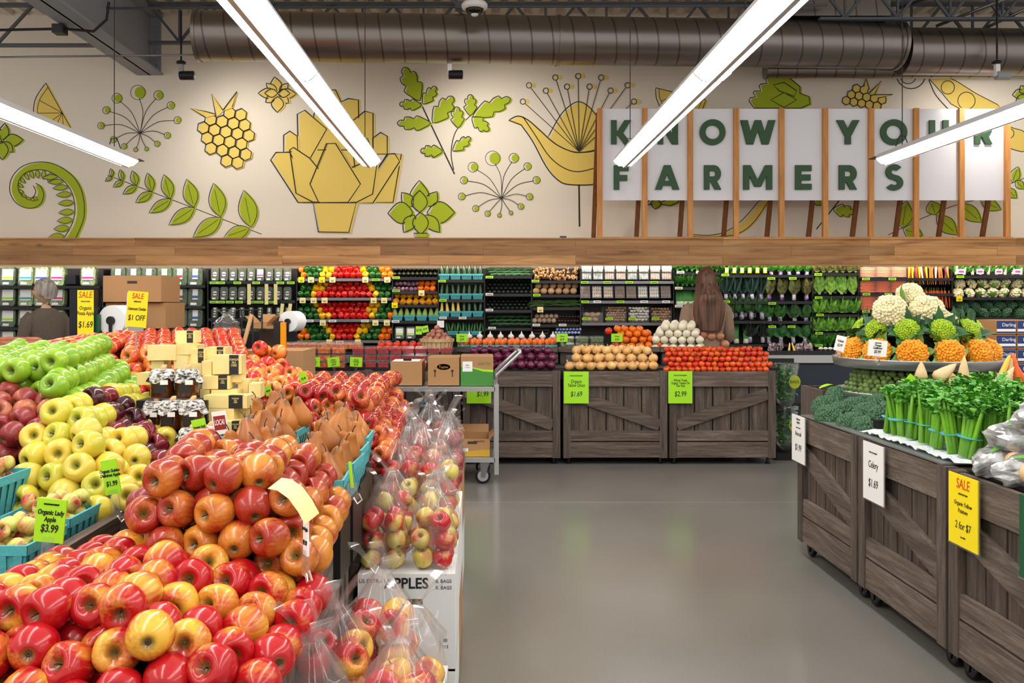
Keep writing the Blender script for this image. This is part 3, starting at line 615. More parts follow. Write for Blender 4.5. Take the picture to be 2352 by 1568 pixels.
# ======================= produce kinds
apple_mat('pink_skin', (226,176,60), (178,18,26), .12, .40, .2)
apple_mat('fuji_skin', (206,132,44), (158,40,24), .06, .36, .24, spots=.22)
apple_mat('gala_skin', (232,146,62), (192,42,26), .03, .42, .2)
apple_mat('wrapped_skin', (222,124,62), (158,20,26), .05, .3, .1, spots=.15)
apple_mat('gold_skin', (224,192,70), (208,188,74), 0, .3, .25, streak=.3, dimple=(110,120,40))
apple_mat('goldgreen_skin', (216,192,62), (190,186,58), 0, .4, .25, streak=.3, dimple=(100,110,40))
apple_mat('darkred_skin', (119,20,36), (57,5,22), 0, .5, .16, spots=.25, dimple=(70,50,20))
apple_mat('green_skin', (144,184,44), (122,166,34), 0, .4, .2, streak=.3, spots=.25, dimple=(80,100,20))
apple_mat('mac_skin', (190,112,74), (140,32,40), .06, .35, .35, spots=.3)
apple_mat('lady_skin', (200,202,99), (182,33,47), -.07, .4, .3)
apple_mat('pear_skin', (178,106,28), (150,84,20), 0, .5, .5, streak=.4, spots=.0, dimple=(90,60,24))
apple_mat('bagged_skin', (207,189,92), (187,31,36), .02, .5, .25, streak=1)
mat('stem_brown', (74,52,30), .7); mat('stem_green', (92,120,40), .6); mat('sticker', (240,224,40), .4); mat('calyx', (70,58,36), .8)
AP = [(.0005,.020),(.004,.0212),(.008,.026),(.014,.0325),(.021,.0362),(.029,.034),(.036,.026),(.0398,.012),(.0395,-.003),(.036,-.017),(.029,-.028),(.020,-.0345),(.012,-.0358),(.007,-.0325),(.0035,-.029),(.0005,-.028)][::-1]
def apple_kind(k, name, skin, seg=20, sq=1.0, stem=True, lobes=5, amp=.018):
    me = MB().lathe([(r, z*sq) for r, z in AP], seg, lobes, amp).mesh(name, skin)
    kids = []
    if stem: kids = [('stem', MB().tube([(0,0,.019),(.001,.001,.030),(.004,.001,.039)], [.0014,.0012,.0018], 5).mesh('stem', 'stem_brown')),
                     ('calyx', MB().lathe([(.0045,-.0300*sq),(.0035,-.0318*sq),(.001,-.0300*sq)], 5, 5, .4).mesh('calyx', 'calyx'))]
    kind(k, 'apple', me, kids)
for k, nm, sk, seg, sq in [('pink','red_yellow_apple','pink_skin',24,.98),('fuji','speckled_apple','fuji_skin',24,.98),('gala','orange_red_apple','gala_skin',18,.96),('wrapped','shiny_red_apple','wrapped_skin',18,1.0),
        ('gold','yellow_apple','gold_skin',20,1.02),('goldgreen','yellow_apple','goldgreen_skin',20,1.02),('darkred','dark_red_apple','darkred_skin',20,1.08),('green','green_apple','green_skin',20,.96),
        ('mac','dull_red_apple','mac_skin',18,.94),('lady','small_apple','lady_skin',14,.86),('bagapple','bagged_apple','bagged_skin',16,.96)]:
    apple_kind(k, nm, sk, seg, sq)
PR = [(.0005,-.030),(.004,-.032),(.012,-.036),(.024,-.034),(.034,-.025),(.0390,-.010),(.0375,.004),(.031,.020),(.0235,.034),(.0185,.045),(.0160,.054),(.0135,.061),(.009,.066),(.004,.068),(.0005,.067)]
pm_ = MB().lathe(PR, 20, 3, .03).mesh('brown_pear', 'pear_skin')
for v in pm_.vertices: t = max(0, v.co.z); v.co.x += t*t*2.2
kind('pear', 'pear', pm_, [('stem', MB().tube([(.0100,0,.064),(.013,.001,.078),(.020,.003,.090)], [.0018,.0014,.0022], 5).mesh('stem', 'stem_brown'))])
# ---------------- placing
def d2r(a): return a*PI/180
FRUIT = []      # (x, y, z, r, kind, rot, label, group) settled together before they become objects
def patch(corners, k, d, lab, group, under=True, colf=None, jit=.025, tilt=(62,100), spacing=1.0, colname='row', face=None):
    A, B, Cc, D_ = [W(*c) if len(c) == 3 and c[2] is not None else Vector(c) for c in corners]      # FL FR BR BL
    wl = ((B-A).length+(Cc-D_).length)/2; dl = ((D_-A).length+(Cc-B).length)/2
    nu = max(1, round(wl/(d*.93*spacing)))+1; nv = max(1, round(dl/(d*1.0*spacing)))+1
    for layer in range(2 if under else 1):
        for i in range(nu):
            for j in range(nv):
                u = (i+(.5 if layer else 0))/(nu-1); v = (j+.5*((i+layer) % 2))/(nv-.5)
                if u > 1.01: continue
                p = A*(1-u)*(1-v)+B*u*(1-v)+Cc*u*v+D_*(1-u)*v
                p = p + Vector([random.uniform(-jit, jit)*d for _ in range(3)])
                if layer: p.z -= d*.72
                kk, sz = (colf(u, v) if colf else (k, 1.0))
                tl = face or (lambda: Euler((d2r(random.uniform(*tilt))*random.choice((1,1,1,-1)), d2r(random.uniform(-25,25)), d2r(random.uniform(-35,35)))))
                place = f'{nth(j)} from front, row {nth(i)} from left, {lab}'
                if layer: place = f'lower layer, {nth(j)} from front, row {nth(i)}, {lab}'
                FRUIT.append([p.x, p.y, p.z, d/2*sz, kk, tl(), place, group, sz, layer])
def settle(it=40):
    P = np.array([f[:3] for f in FRUIT]); R = np.array([f[3] for f in FRUIT]); m = np.array([1.0 if f[9] == 0 else 6.0 for f in FRUIT])
    wt = m[:, None]/(m[:, None]+m[None, :])
    for _ in range(it):
        dv = P[:, None, :]-P[None, :, :]; dist = np.sqrt((dv**2).sum(-1))+1e-9; np.fill_diagonal(dist, 9)
        pen = (R[:, None]+R[None, :])*.93-dist; pen[pen < 0] = 0
        if pen.max() < .0008: break
        P += (dv/dist[..., None]*(pen*wt)[..., None]*.7).sum(1)
    for f, p in zip(FRUIT, P): f[:3] = list(p)
COLW = {'pink':'red-yellow apple','fuji':'speckled apple','gala':'orange-red apple','wrapped':'shiny apple','gold':'yellow apple','goldgreen':'yellow-green apple','darkred':'maroon apple','green':'green apple','mac':'dull apple','lady':'tiny apple','pear':'brown pear','bagapple':'red-green apple'}
def flush():
    settle()
    for x, y, z, r, k, rot, place, group, sz, layer in FRUIT:
        base = {'pear':.0385}.get(k, .0400)
        put(k, (x, y, z), rot, r/base, f'{COLW[k]}, {place}', group, kids=(not layer))
    FRUIT.clear()
# ======================= crates
def crate(name, w, h, dep, z0, rx, diag, label, loc, rz, legs='leg', top=.13, group='weathered wood display crates', bot2=.085, sides=(True,True), light=1):
    """front lies on local y=0 facing -y, x from 0 to w"""
    o = empty(name, loc, label, 'crate', group, rz)
    pw = .062; t = .022
    for x0, x1, y0, y1 in ((0,pw,0,.05),(w-pw,w,0,.05),(0,pw,dep-.05,dep),(w-pw,w,dep-.05,dep)):
        MB().box(x0,y0,z0,x1,y1,z0+h).build('corner_post', 'crate_z', o)
    f0 = .004
    MB().box(pw,f0,z0+h-top,w-pw,f0+t,z0+h-.004).build('top_board', 'crate_x', o)
    MB().box(pw,f0,z0+.004,w-pw,f0+t,z0+.132).build('bottom_board', 'crate_x', o)
    MB().box(pw,f0+.003,z0+.142,w-pw,f0+t,z0+.142+bot2).build('bottom_board', 'crate_x', o)
    n = 5; sw = (w-2*pw)/n; mb = MB()
    for i in range(n): mb.box(pw+i*sw+.006, f0+t+.003, z0+.14, pw+(i+1)*sw-.006, f0+t+.018, z0+h-top+.01)
    mb.build('slat_panel', 'crate_z', o)
    za, zb_ = z0+.142+bot2+.045, z0+h-top-.06
    if diag < 0: za, zb_ = zb_, za
    MB().bar((pw-.0, f0+.014, za), (w-pw, f0+.014, zb_), .024, .095, up=Vector((0,0,1))).build('diagonal_brace', 'crate_x', o)
    for s, x in ((0,0.004),(1,w-.004-t)):
        if not sides[s]: continue
        MB().box(x,.05,z0+h-top,x+t,dep-.05,z0+h-.004).box(x,.05,z0+.004,x+t,dep-.05,z0+.13).build('side_board', 'crate_y', o)
        m_ = MB(); k = 5; q = (dep-.1)/k
        for i in range(k): m_.box(x+.004+(0 if s else .006), .05+i*q+.005, z0+.13, x+.016, .05+(i+1)*q-.005, z0+h-top)
        m_.build('side_slats', 'crate_z', o)
    MB().box(.02,.03,z0+.02,w-.02,dep-.02,z0+.04).box(.02,.04,z0+h-.12,w-.02,dep-.02,z0+h-.10).build('inner_shelf', 'black', o)
    MB().box(.03,.045,z0+.04,w-.03,.05,z0+h-.1).build('liner', 'black', o)
    for x in (.05, w-.05):
        for y in (.06, dep-.06):
            if legs == 'leg': MB().tube([(x,y,0),(x,y,z0+.01)], .013, 10).lathe([(.022,0),(.022,.008),(.012,.014)], 12, M=Matrix.Translation((x,y,0))).build('leg', 'dark_metal', o)
            else:
                r = z0*.46
                c = MB().lathe([(.004,-.014),(r*.86,-.014),(r,-.008),(r,.008),(r*.86,.014),(.004,.014)], 18, M=Matrix.Translation((x,y,r)) @ Matrix.Rotation(PI/2,4,'X')).build('caster', 'black_gloss', o, smooth=True)
                MB().prism([(x-r*1.05,z0),(x+r*.6,z0),(x+r*.2,r*.7),(x-r*.2,r*.7)], y-.02, y-.016).prism([(x-r*1.05,z0),(x+r*.6,z0),(x+r*.2,r*.7),(x-r*.2,r*.7)], y+.016, y+.02).build('fork', 'dark_metal', c)
    return o
# mid row, fronts at y = 7.25
MY = 7.25; S_ = MY/F
for i, (a, b, dg, lb) in enumerate([(1063,1287,-1,'weathered crate under the red onions, behind the cart handle'),(1294,1533,-1,'weathered crate under the yellow onions'),(1538,1782,1,'weathered crate under the vine tomatoes'),(838,1058,-1,'weathered crate behind the cart boxes')]):
    crate('wooden_crate', (b-a)*S_, .725, .62, .055, 0, dg, lb, ((a-CX)*S_, MY, 0), 0)
crate('wooden_crate', .84, .725, .62, .055, 0, 1, 'weathered crate under the tomato packs behind the wrapped apples', ((606-CX)*S_, MY, 0), 0)
# right island, faces -x, near plane x = 1.68
IX = 1.68
for i, (y0, dg, lb) in enumerate([(3.92,1,'weathered crate on casters under the broccoli'),(3.165,1,'weathered crate on casters under the celery'),(2.41,1,'weathered crate on casters with the yellow sale sign')]):
    o = crate('rolling_crate', .735, .66, .9, .08, 0, -1, lb, (IX, y0+.735, 0), -PI/2, legs='caster', group='rolling crates of the right island', sides=(True, True))
# left island crates: right-hand sides face +x
def xe(D): return -.365-.025*(D-1.5)
LZ = .69
for i, (y0, y1, lb) in enumerate([(1.02,1.74,'weathered crate of the nearest red and yellow apples'),(1.77,2.47,'weathered crate under the speckled apples'),(2.50,3.2,'weathered crate under the brown pears'),(3.23,3.95,'weathered crate under the shiny wrapped apples'),(3.98,4.7,'weathered crate at the far end of the wrapped apples')]):
    o = crate('wooden_crate', y1-y0, LZ-.055, .56, .055, 0, 1, lb, (xe(y0)-.005, y0, 0), PI/2-math.atan(-.025)*0+.025, group='weathered crates of the left island')
def divider(a, b, z0, z1, label, t=.03):
    o = MB().bar((a[0], a[1], (z0+z1)/2), (b[0], b[1], (z0+z1)/2), t, z1-z0).build('divider_board', 'crate_y'); tag(o, label, 'board', 'divider boards between the apple bins')
divider((-.945,1.3),(-.955,2.26),.45,.785,'grey wood board between red apples and the small apple baskets')
divider((-.955,2.28),(-1.04,3.15),.45,.80,'grey wood board between the yellow apples and speckled apples')
divider((-.80,3.3),(-.90,4.6),.5,.86,'grey wood board between orange-red and wrapped apples')
tag(MB().box(-.96,2.25,.45,-.72,2.29,.78).build('divider_board', 'crate_x'), 'short cross board between the two nearest apple bins', 'board', 'divider boards between the apple bins')
o = MB().box(-2.9,1.3,.05,-1.06,5.7,.48).build('display_platform', 'crate_x'); tag(o, 'low wooden platform carrying the left side bins', 'platform')
def riser(corners, label, drop=.125, zb_=.5):
    P = [W(*c) for c in corners]; n = 4
    vs = [(p.x, p.y, max(zb_+.02, p.z-drop)) for p in P]+[(p.x, p.y, zb_) for p in P]
    o = MB().add(vs, [(0,1,2,3),(7,6,5,4)]+[(i, 4+i, 4+(i+1)%4, (i+1)%4) for i in range(4)]).build('display_riser', 'black'); tag(o, label, 'riser', 'sloping risers under the fruit piles')
def pile(corners, k, d, lab, group, r=True, **kw):
    patch(corners, k, d, lab, group, **kw)
    if r: riser(corners, 'sloping black riser under the '+lab)
G1 = 'red and yellow apples in the nearest pile'
pile([(-60,1405,1.50),(290,1408,1.48),(480,1205,2.0),(150,1290,1.95)], 'pink', .079, 'top of nearest pile', G1)
patch([(350,1508,1.42),(552,1575,1.42),(683,1360,1.78),(545,1225,1.92)], 'pink', .079, 'right flank of nearest pile', G1)
patch([(-40,1595,1.39),(430,1600,1.39),(345,1508,1.43),(-10,1508,1.43)], 'pink', .079, 'front face of nearest pile', G1)
G2 = 'speckled orange-red apples in the second pile'
pile([(400,1108,1.85),(580,1112,1.85),(645,1040,2.3),(480,1040,2.4)], 'fuji', .08, 'top of speckled pile', G2)
patch([(400,1255,1.83),(620,1245,1.80),(590,1187,1.84),(345,1187,1.86)], 'fuji', .08, 'front face of speckled pile', G2)
patch([(620,1180,1.85),(668,1295,1.80),(768,1140,2.3),(690,1050,2.3)], 'fuji', .08, 'right flank of speckled pile', G2)
patch([(340,1150,2.0),(400,1120,1.95),(480,1045,2.4),(455,1075,2.4)], 'mac', .075, 'left flank of speckled pile', G2, under=False)
G3 = 'yellow and dark maroon apples in the striped pile'
def stripe(u, v):
    t = v+.0*u
    return ('darkred', .95) if .42 < t < .72 else (('goldgreen' if u < .3 else 'gold'), 1.0)
pile([(152,972,2.5),(290,1150,2.33),(455,1045,2.95),(310,905,3.25)], 'gold', .080, 'striped pile', G3, colf=stripe)
patch([(60,1130,2.32),(240,1160,2.29),(200,1020,2.44),(100,1000,2.48)], 'goldgreen', .082, 'front face of striped pile', G3, colf=lambda u, v: ('goldgreen' if random.random() < .7 else 'gold', 1.0))
G4 = 'bright green apples'
pile([(-20,850,2.85),(130,852,2.85),(243,812,3.6),(50,800,3.6)], 'green', .085, 'top of green pile', G4)
patch([(125,888,2.75),(165,962,2.80),(300,880,3.65),(250,825,3.6)], 'green', .085, 'right flank of green pile', G4)
G5 = 'dull red apples at the left edge'
pile([(-40,990,2.6),(80,1000,2.58),(95,925,2.78),(-20,890,2.85)], 'mac', .076, 'dull red pile', G5)
G6 = 'shiny red apples in the wrapped-look pile'
pile([(715,905,3.5),(830,930,3.4),(905,872,4.6),(740,868,4.6)], 'wrapped', .076, 'top of shiny red pile', G6)
patch([(840,965,3.4),(880,1045,3.25),(920,925,4.4),(895,885,4.5)], 'wrapped', .076, 'right flank of shiny pile', G6)
patch([(735,990,3.35),(850,1020,3.3),(830,940,3.42),(725,925,3.48)], 'wrapped', .076, 'front face of shiny pile', G6, under=False)
G7 = 'orange-red apples right of the cheese'
pile([(560,880,3.9),(690,912,3.7),(715,880,4.5),(600,822,4.6)], 'gala', .08, 'pile beside the cheese', G7)
patch([(618,812,4.55),(620,812,4.55),(621,812,4.56),(618,811,4.56)], 'gala', .08, 'peak beside the cheese', G7, under=False)
G8 = 'orange-red apples in the far pile'
pile([(70,808,4.2),(235,808,4.2),(300,772,5.3),(190,782,5.3)], 'gala', .082, 'far left pile', G8, colf=lambda u, v: ('gala', 1.0))
pile([(300,818,4.15),(560,835,4.3),(535,765,5.6),(312,766,5.5)], 'gala', .08, 'far pile behind the cheese', G8)
patch([(270,900,3.95),(360,900,3.95),(350,830,4.1),(252,828,4.1)], 'gala', .082, 'front flank of far pile', G8, under=False)
flush()
# ---------------- turquoise fibre baskets
mat('basket_teal', (76,168,174), .75, bump=.3, scale=60, vary=.06); mat('basket_wood', (206,176,130), .7, col2=(188,154,108), scale=10, stretch=(6,6,.5))
def basket_mesh(w, h, name='berry_basket', m='basket_teal', tp=.84, n=5):
    b = MB(); a = w/2; q = a*tp; t = .0025
    for s in range(4):
        M = Matrix.Rotation(s*PI/2, 4, 'Z')
        b.add([M @ Vector(v) for v in [(-q,-q,0),(q,-q,0),(a,-a,h),(-a,-a,h),(-q+t,-q+t,0),(q-t,-q+t,0),(a-t,-a+t,h),(-a+t,-a+t,h)]], [(0,1,2,3),(5,4,7,6),(3,2,6,7)])
        b.add([M @ Vector(v) for v in [(-a-.002,-a-.003,h-.022),(a+.002,-a-.003,h-.022),(a+.003,-a-.004,h),(-a-.003,-a-.004,h),(a,-a+.003,h),(-a,-a+.003,h)]], [(0,1,2,3),(3,2,4,5)])
        for i in range(n):      # raised staves
            x = -q+(i+.5)*2*q/n; ww = q/n*.62
            b.add([M @ Vector(v) for v in [(x-ww,-q-.0025,.004),(x+ww,-q-.0025,.004),(x*a/q+ww,-a+ (a-q)*.0-.0025,h-.02),(x*a/q-ww,-a-.0025,h-.02)]], [(0,1,2,3)])
    b.box(-q,-q,0,q,q,.003)
    return b.mesh(name, m, smooth=False)
kind('basket', 'basket', basket_mesh(.13,.075)); kind('bigbasket', 'basket', basket_mesh(.175,.105))
def bk(k, x, y, z, rz, label, group=None, s=1): return put(k, (x, y, z), (0,0,rz), s, label, group)
GB = 'turquoise baskets of tiny apples'
for i, (x, y, z, k, n_) in enumerate([(-1.075,1.97,.705,'bigbasket','nearest turquoise basket of tiny apples by the board'),(-1.075,2.165,.715,'bigbasket','turquoise basket of tiny apples beside the yellow pile'),(-1.27,2.02,.735,'bigbasket','turquoise basket of tiny apples behind the lime price card'),(-1.30,2.235,.79,'bigbasket','raised turquoise basket of tiny apples at the left edge'),(-1.49,2.30,.79,'bigbasket','turquoise basket of tiny apples cut by left edge')]):
    bk(k, x, y, z, 0, n_, GB)
    MB2 = .175 if k == 'bigbasket' else .13; a = MB2/2-.03
    for lay in range(2):
        for ix in range(3 if lay == 0 else 3):
            for iy in range(3):
                if lay and (ix, iy) in ((0,0),(2,0),(0,2)) : continue
                FRUIT.append([x+(ix-1)*.048+random.uniform(-.004,.004), y+(iy-1)*.048+random.uniform(-.004,.004), z+.105-.018+lay*.030, .0235, 'lady', Euler((random.uniform(-1.2,1.2),random.uniform(-1,1),random.uniform(0,6))), f'{nth(iy)} back, {nth(ix)} across, {"upper" if lay else "lower"} layer, '+['nearest basket','basket by yellow pile','basket behind price card','raised basket','basket cut by frame'][i], 'tiny yellow-green apples', 1, 0])
    o = MB().box(x-.09,y-.09,.6,x+.09,y+.09,z-.002).build('display_riser', 'black'); tag(o, 'black riser below the '+n_, 'riser', 'sloping risers under the fruit piles')
flush()
# ---------------- pears in baskets
GP = 'turquoise baskets of brown pears'
px_, n = [], 0
for (bx_, by_, bz_) in [(-.46,2.37,.765),(-.455,2.56,.775),(-.462,2.75,.78),(-.47,2.94,.79),(-.65,2.42,.80),(-.66,2.61,.815),(-.67,2.80,.83)]:
    n += 1; nm = ['nearest of the right column','second of the right column','third of the right column','farthest of the right column','nearest of the left column','second of the left column','farthest of the left column'][n-1]
    bk('bigbasket', bx_, by_, bz_, random.uniform(-.04,.04), f'turquoise basket of brown pears, {nm}', GP)
    o = MB().box(bx_-.085,by_-.085,.6,bx_+.085,by_+.085,bz_-.002).build('display_riser', 'black'); tag(o, f'black riser under pear basket, {nm}', 'riser', 'sloping risers under the fruit piles')
    for i, (dx, dy, dz) in enumerate([(-.045,-.04,0),(.045,-.04,0),(-.045,.045,.01),(.045,.045,.01),(0,.0,.055)]):
        put('pear', (bx_+dx+random.uniform(-.005,.005), by_+dy, bz_+.105-.005+dz), (random.uniform(-.3,.3), random.uniform(-.35,.35), random.uniform(0,6.28)), random.uniform(.96,1.08), f'brown pear {["front left","front right","back left","back right","on top"][i]} in pear basket, {nm}', 'brown pears in baskets')
for i, (x, y) in enumerate([(620,960),(655,935),(690,925),(600,925),(640,905),(570,985),(610,1000)]):
    p = W(x, y+32, [2.55,2.7,2.85,2.8,2.95,2.47,2.45][i]); put('pear', p, (random.uniform(-.3,.3), random.uniform(-.4,.2), random.uniform(0,6.28)), 1.0, 'brown pear heaped '+['left of the nearest basket, upper','in the middle of the heap','on the right of the heap','on the heap beside the cheese','at the very top of the heap','at the lower left of the heap','in front of the heap'][i], 'brown pears heaped loose')
o = MB().box(-.80,2.5,.6,-.56,3.0,.86).build('display_riser', 'black'); tag(o, 'black riser under the loose pear heap', 'riser', 'sloping risers under the fruit piles')
# ======================= cards, price signs
def card(px0, py0, px1, py1, D, colm, lines, label, yaw=0, roll=0, name='price_card', group=None, holder=None, th=.004, cat='sign', edge=None, clip=None):
    """flat printed card; lines = (text, height fraction, y fraction, ink, shear, bold)"""
    a = W(px0, py1, D); b = W(px1, py0, D); w = b.x-a.x; h = b.z-a.z
    o = empty(name, (a+b)/2, label, cat, group); o.rotation_euler = (0, roll, yaw)
    MB().box(-w/2,-th/2,-h/2,w/2,th/2,h/2).build('card', colm, o)
    if edge: MB().box(-w/2-.003,-th/2-.0005,-h/2-.003,w/2+.003,th/2+.002,-h/2).box(w/2,-th/2-.0005,-h/2,w/2+.003,th/2+.002,h/2).box(-w/2-.003,-th/2-.0005,-h/2,-w/2,th/2+.002,h/2).build('sleeve', edge, o)
    for ln in lines:
        t, hf, yf = ln[:3]; ink = ln[3] if len(ln) > 3 else 'ink'; xo = ln[4] if len(ln) > 4 else 0; sx = ln[5] if len(ln) > 5 else .8
        M = Matrix.Translation((xo*w, -th/2-.0006, h/2-yf*h)) @ UPR
        text(t, hf*h*1.25, ink, o, M, shear=.12, sx=sx*.9, off=.0004)
    if clip:
        MB().box(-.012,-.005,-h/2-clip,.012,.003,-h/2+.012).build('clip', 'clear_plastic', o)
        MB().tube([(0,0,-h/2-clip+.005),(.008,0,-h/2-clip-.012),(.02,.004,-h/2-clip-.004),(.014,0,-h/2-clip+.014)], .003, 6).build('clip_spring', 'chrome', o)
    return o
def film(name, tint=(1,1,1), gl=.22, rough=.08, haze=.10):
    m = bpy.data.materials.new(name); m.use_nodes = True; N, L = m.node_tree.nodes, m.node_tree.links; N.clear(); MATS[name] = m
    out = N.new('ShaderNodeOutputMaterial'); tr = N.new('ShaderNodeBsdfTransparent'); gb = N.new('ShaderNodeBsdfGlossy'); df = N.new('ShaderNodeBsdfDiffuse'); tl = N.new('ShaderNodeBsdfTranslucent')
    tr.inputs['Color'].default_value = tint+(1,); gb.inputs['Roughness'].default_value = rough; df.inputs['Color'].default_value = (.9,.9,.9,1); tl.inputs['Color'].default_value = (.9,.9,.9,1)
    lw = N.new('ShaderNodeLayerWeight'); lw.inputs['Blend'].default_value = .35
    mr = N.new('ShaderNodeMapRange'); mr.inputs['To Min'].default_value = gl*.25; mr.inputs['To Max'].default_value = min(1, gl*2.6); L.new(lw.outputs['Facing'], mr.inputs['Value'])
    ads = N.new('ShaderNodeMixShader'); ads.inputs[0].default_value = .5; L.new(df.outputs[0], ads.inputs[1]); L.new(tl.outputs[0], ads.inputs[2])
    m1 = N.new('ShaderNodeMixShader'); m1.inputs[0].default_value = haze; L.new(tr.outputs[0], m1.inputs[1]); L.new(ads.outputs[0], m1.inputs[2])
    m2 = N.new('ShaderNodeMixShader'); L.new(mr.outputs[0], m2.inputs[0]); L.new(m1.outputs[0], m2.inputs[1]); L.new(gb.outputs[0], m2.inputs[2]); L.new(m2.outputs[0], out.inputs[0])
film('clear_plastic', gl=.2, haze=.05); film('bag_film', gl=.10, rough=.12, haze=.06); film('clamshell', gl=.12, rough=.1, haze=.06); film('wrap_film', gl=.2, rough=.16, haze=.16)
mat('carton', (172,128,84), .8, bump=.1, scale=40); mat('carton_dark', (150,108,68), .8); mat('carton_white', (218,218,216), .6); mat('carton_green', (66,134,54), .7); mat('carton_yellow', (198,158,44), .7); mat('label_dark', (60,48,38), .7); mat('label_purple', (96,40,98), .6); mat('teal_paper', (20,90,100), .6)
mat('cheese', (240,218,150), .4, sss=.1, col2=(232,206,132), scale=9); mat('cheese_label', (26,26,26), .45); mat('honey', (84,42,12), .12, coat=.5); mat('cloth_print', (232,228,220), .8, col2=(34,34,34), scale=90, stretch=(1,1,2.2)); mat('local_red', (148,28,36), .5)
mat('wood_pale', (214,170,120), .6)
# left display price cards
card(82,1145,150,1245,1.86,'lime',[('Organic Lady',.125,.36),('Apple',.125,.52),('$3.99',.2,.76),('WHOLE FOODS MARKET',.035,.14)],'lime price card reading Organic Lady Apple 3.99',roll=.10,clip=.05,group='lime price cards on the left island')
card(237,1055,273,1135,2.20,'lime',[('Organic Golden',.10,.36),('Delicious Apple',.10,.48),('$1.99',.16,.75)],'lime price card in front of the yellow apples',roll=-.16,clip=.06,group='lime price cards on the left island')
card(444,962,476,1018,2.70,'lime',[('Organic Gold',.10,.36),('Delicious Apple',.10,.5),('$1.99',.16,.78)],'lime price card leaning before the honey jars',roll=-.2,clip=.01,group='lime price cards on the left island')
card(688,855,706,882,3.7,'lime',[('$2.49',.2,.6)],'small lime card between two red apple piles',roll=-.35,group='lime price cards on the left island')
card(608,886,624,908,3.4,'lime',[('$2.49',.2,.6)],'small lime card behind the pears',roll=-.35,group='lime price cards on the left island')
card(803,1060,810,1120,2.22,'lime',[],'lime card seen edge-on beside the pear basket',roll=-.1,clip=.03,group='lime price cards on the left island')
card(489,944,522,997,2.7,'white_paper',[('LOCAL',.26,.58,'white_paper',0,.5)],'white card with red panel reading LOCAL',roll=-.0)
lc = [o for o in C.objects if o.get('label') == 'white card with red panel reading LOCAL'][0]; lc.rotation_euler = (0,-.14,0)
MB().box(-.0185,-.0024,-.022,.0185,-.0020,.022).build('red_panel', 'local_red', lc)
# curled cream strip and small white card over the speckled pile
st = MB(); pts = [W(632,1108,1.75), W(655,1112,1.72), W(680,1130,1.70), W(702,1160,1.69), W(718,1190,1.69)]; vs = []
for i, p in enumerate(pts):
    vs += [p+Vector((-.015,-.0,-.012)), p+Vector((.011,.010,.008))]
st.add(vs, [(2*i,2*i+1,2*i+3,2*i+2) for i in range(4)]); st.add([v+Vector((0,.0006,-.0006)) for v in vs], [(2*i+2,2*i+3,2*i+1,2*i) for i in range(4)])
tag(st.build('shelf_strip', 'cream_tag', smooth=True), 'curled cream paper strip over the speckled apples', 'paper strip')
card(690,1192,716,1275,1.72,'white_paper',[('Jazz Apple',.11,.3),('$1.99',.14,.7)],'small white price card on the crate corner',yaw=-1.0,clip=.04)
# ======================= clear bags of apples
def bag_mesh(w, dp, h, seed, name='fruit_bag', m='bag_film'):
    rnd = random.Random(seed); b = MB(); n = 28; rings = []
    ph = [rnd.uniform(0, 6.28) for _ in range(4)]
    for i in range(15):
        t = i/14
        if t < .68: q = t/.68; r = (math.sin(PI*min(1, q*.62+.12))**.5) if q < .6 else 1-(q-.6)*.55; pl = .02+.03*q
        else: q = (t-.68)/.32; r = .78*(1-q)**1.1+.20; pl = .10+.14*q
        vs = []
        for k in range(n):
            a = 2*PI*k/n; c = abs(math.cos(a))**.75*math.copysign(1, math.cos(a)); s = abs(math.sin(a))**.75*math.copysign(1, math.sin(a))
            rr = r*(1+pl*math.sin(7*a+ph[0]+t*2)+pl*.7*math.sin(12*a+ph[1]-t*3)+rnd.uniform(-.02,.02))
            vs.append((c*rr*w/2, s*rr*dp/2, t*h+rnd.uniform(-.003,.003)))
        rings.append(vs)
    V = [v for r in rings for v in r]; m_ = len(rings)
    b.add(V, [(i*n+k, i*n+(k+1)%n, (i+1)*n+(k+1)%n, (i+1)*n+k) for i in range(m_-1) for k in range(n)])
    b.add([V[k] for k in range(n)], [tuple(range(n))])
    me = b.mesh(name, m)
    e = MB()
    for k in range(6):          # handle loops and ears rising from the neck
        a = rnd.uniform(0, 6.28); L_ = rnd.uniform(.05,.10); ww = rnd.uniform(.018,.036); p0 = Vector((math.cos(a)*w*.07, math.sin(a)*dp*.07, h*.95)); d = Vector((math.cos(a)*.55, math.sin(a)*.4, 1)).normalized(); s = Vector((-math.sin(a), math.cos(a), rnd.uniform(-.3,.3)))*ww/2
        vs = []
        for i in range(7):
            t = i/6; c = p0+d*L_*math.sin(t*2.3)*1.1+Vector((math.cos(a),math.sin(a),0))*t*.035; f = 1-.25*math.sin(t*6+k); vs += [c-s*f, c+s*f+Vector((0,0,.006*math.sin(t*9)))]
        e.add(vs, [(2*i,2*i+1,2*i+3,2*i+2) for i in range(6)])
    return me, e.mesh('bag_handle', m)
BAGS = []
for i in range(4):
    me, e = bag_mesh(.155, .165, .27, 50+i); kind(f'bag{i}', 'bag', me, [('bag_handle', e)])
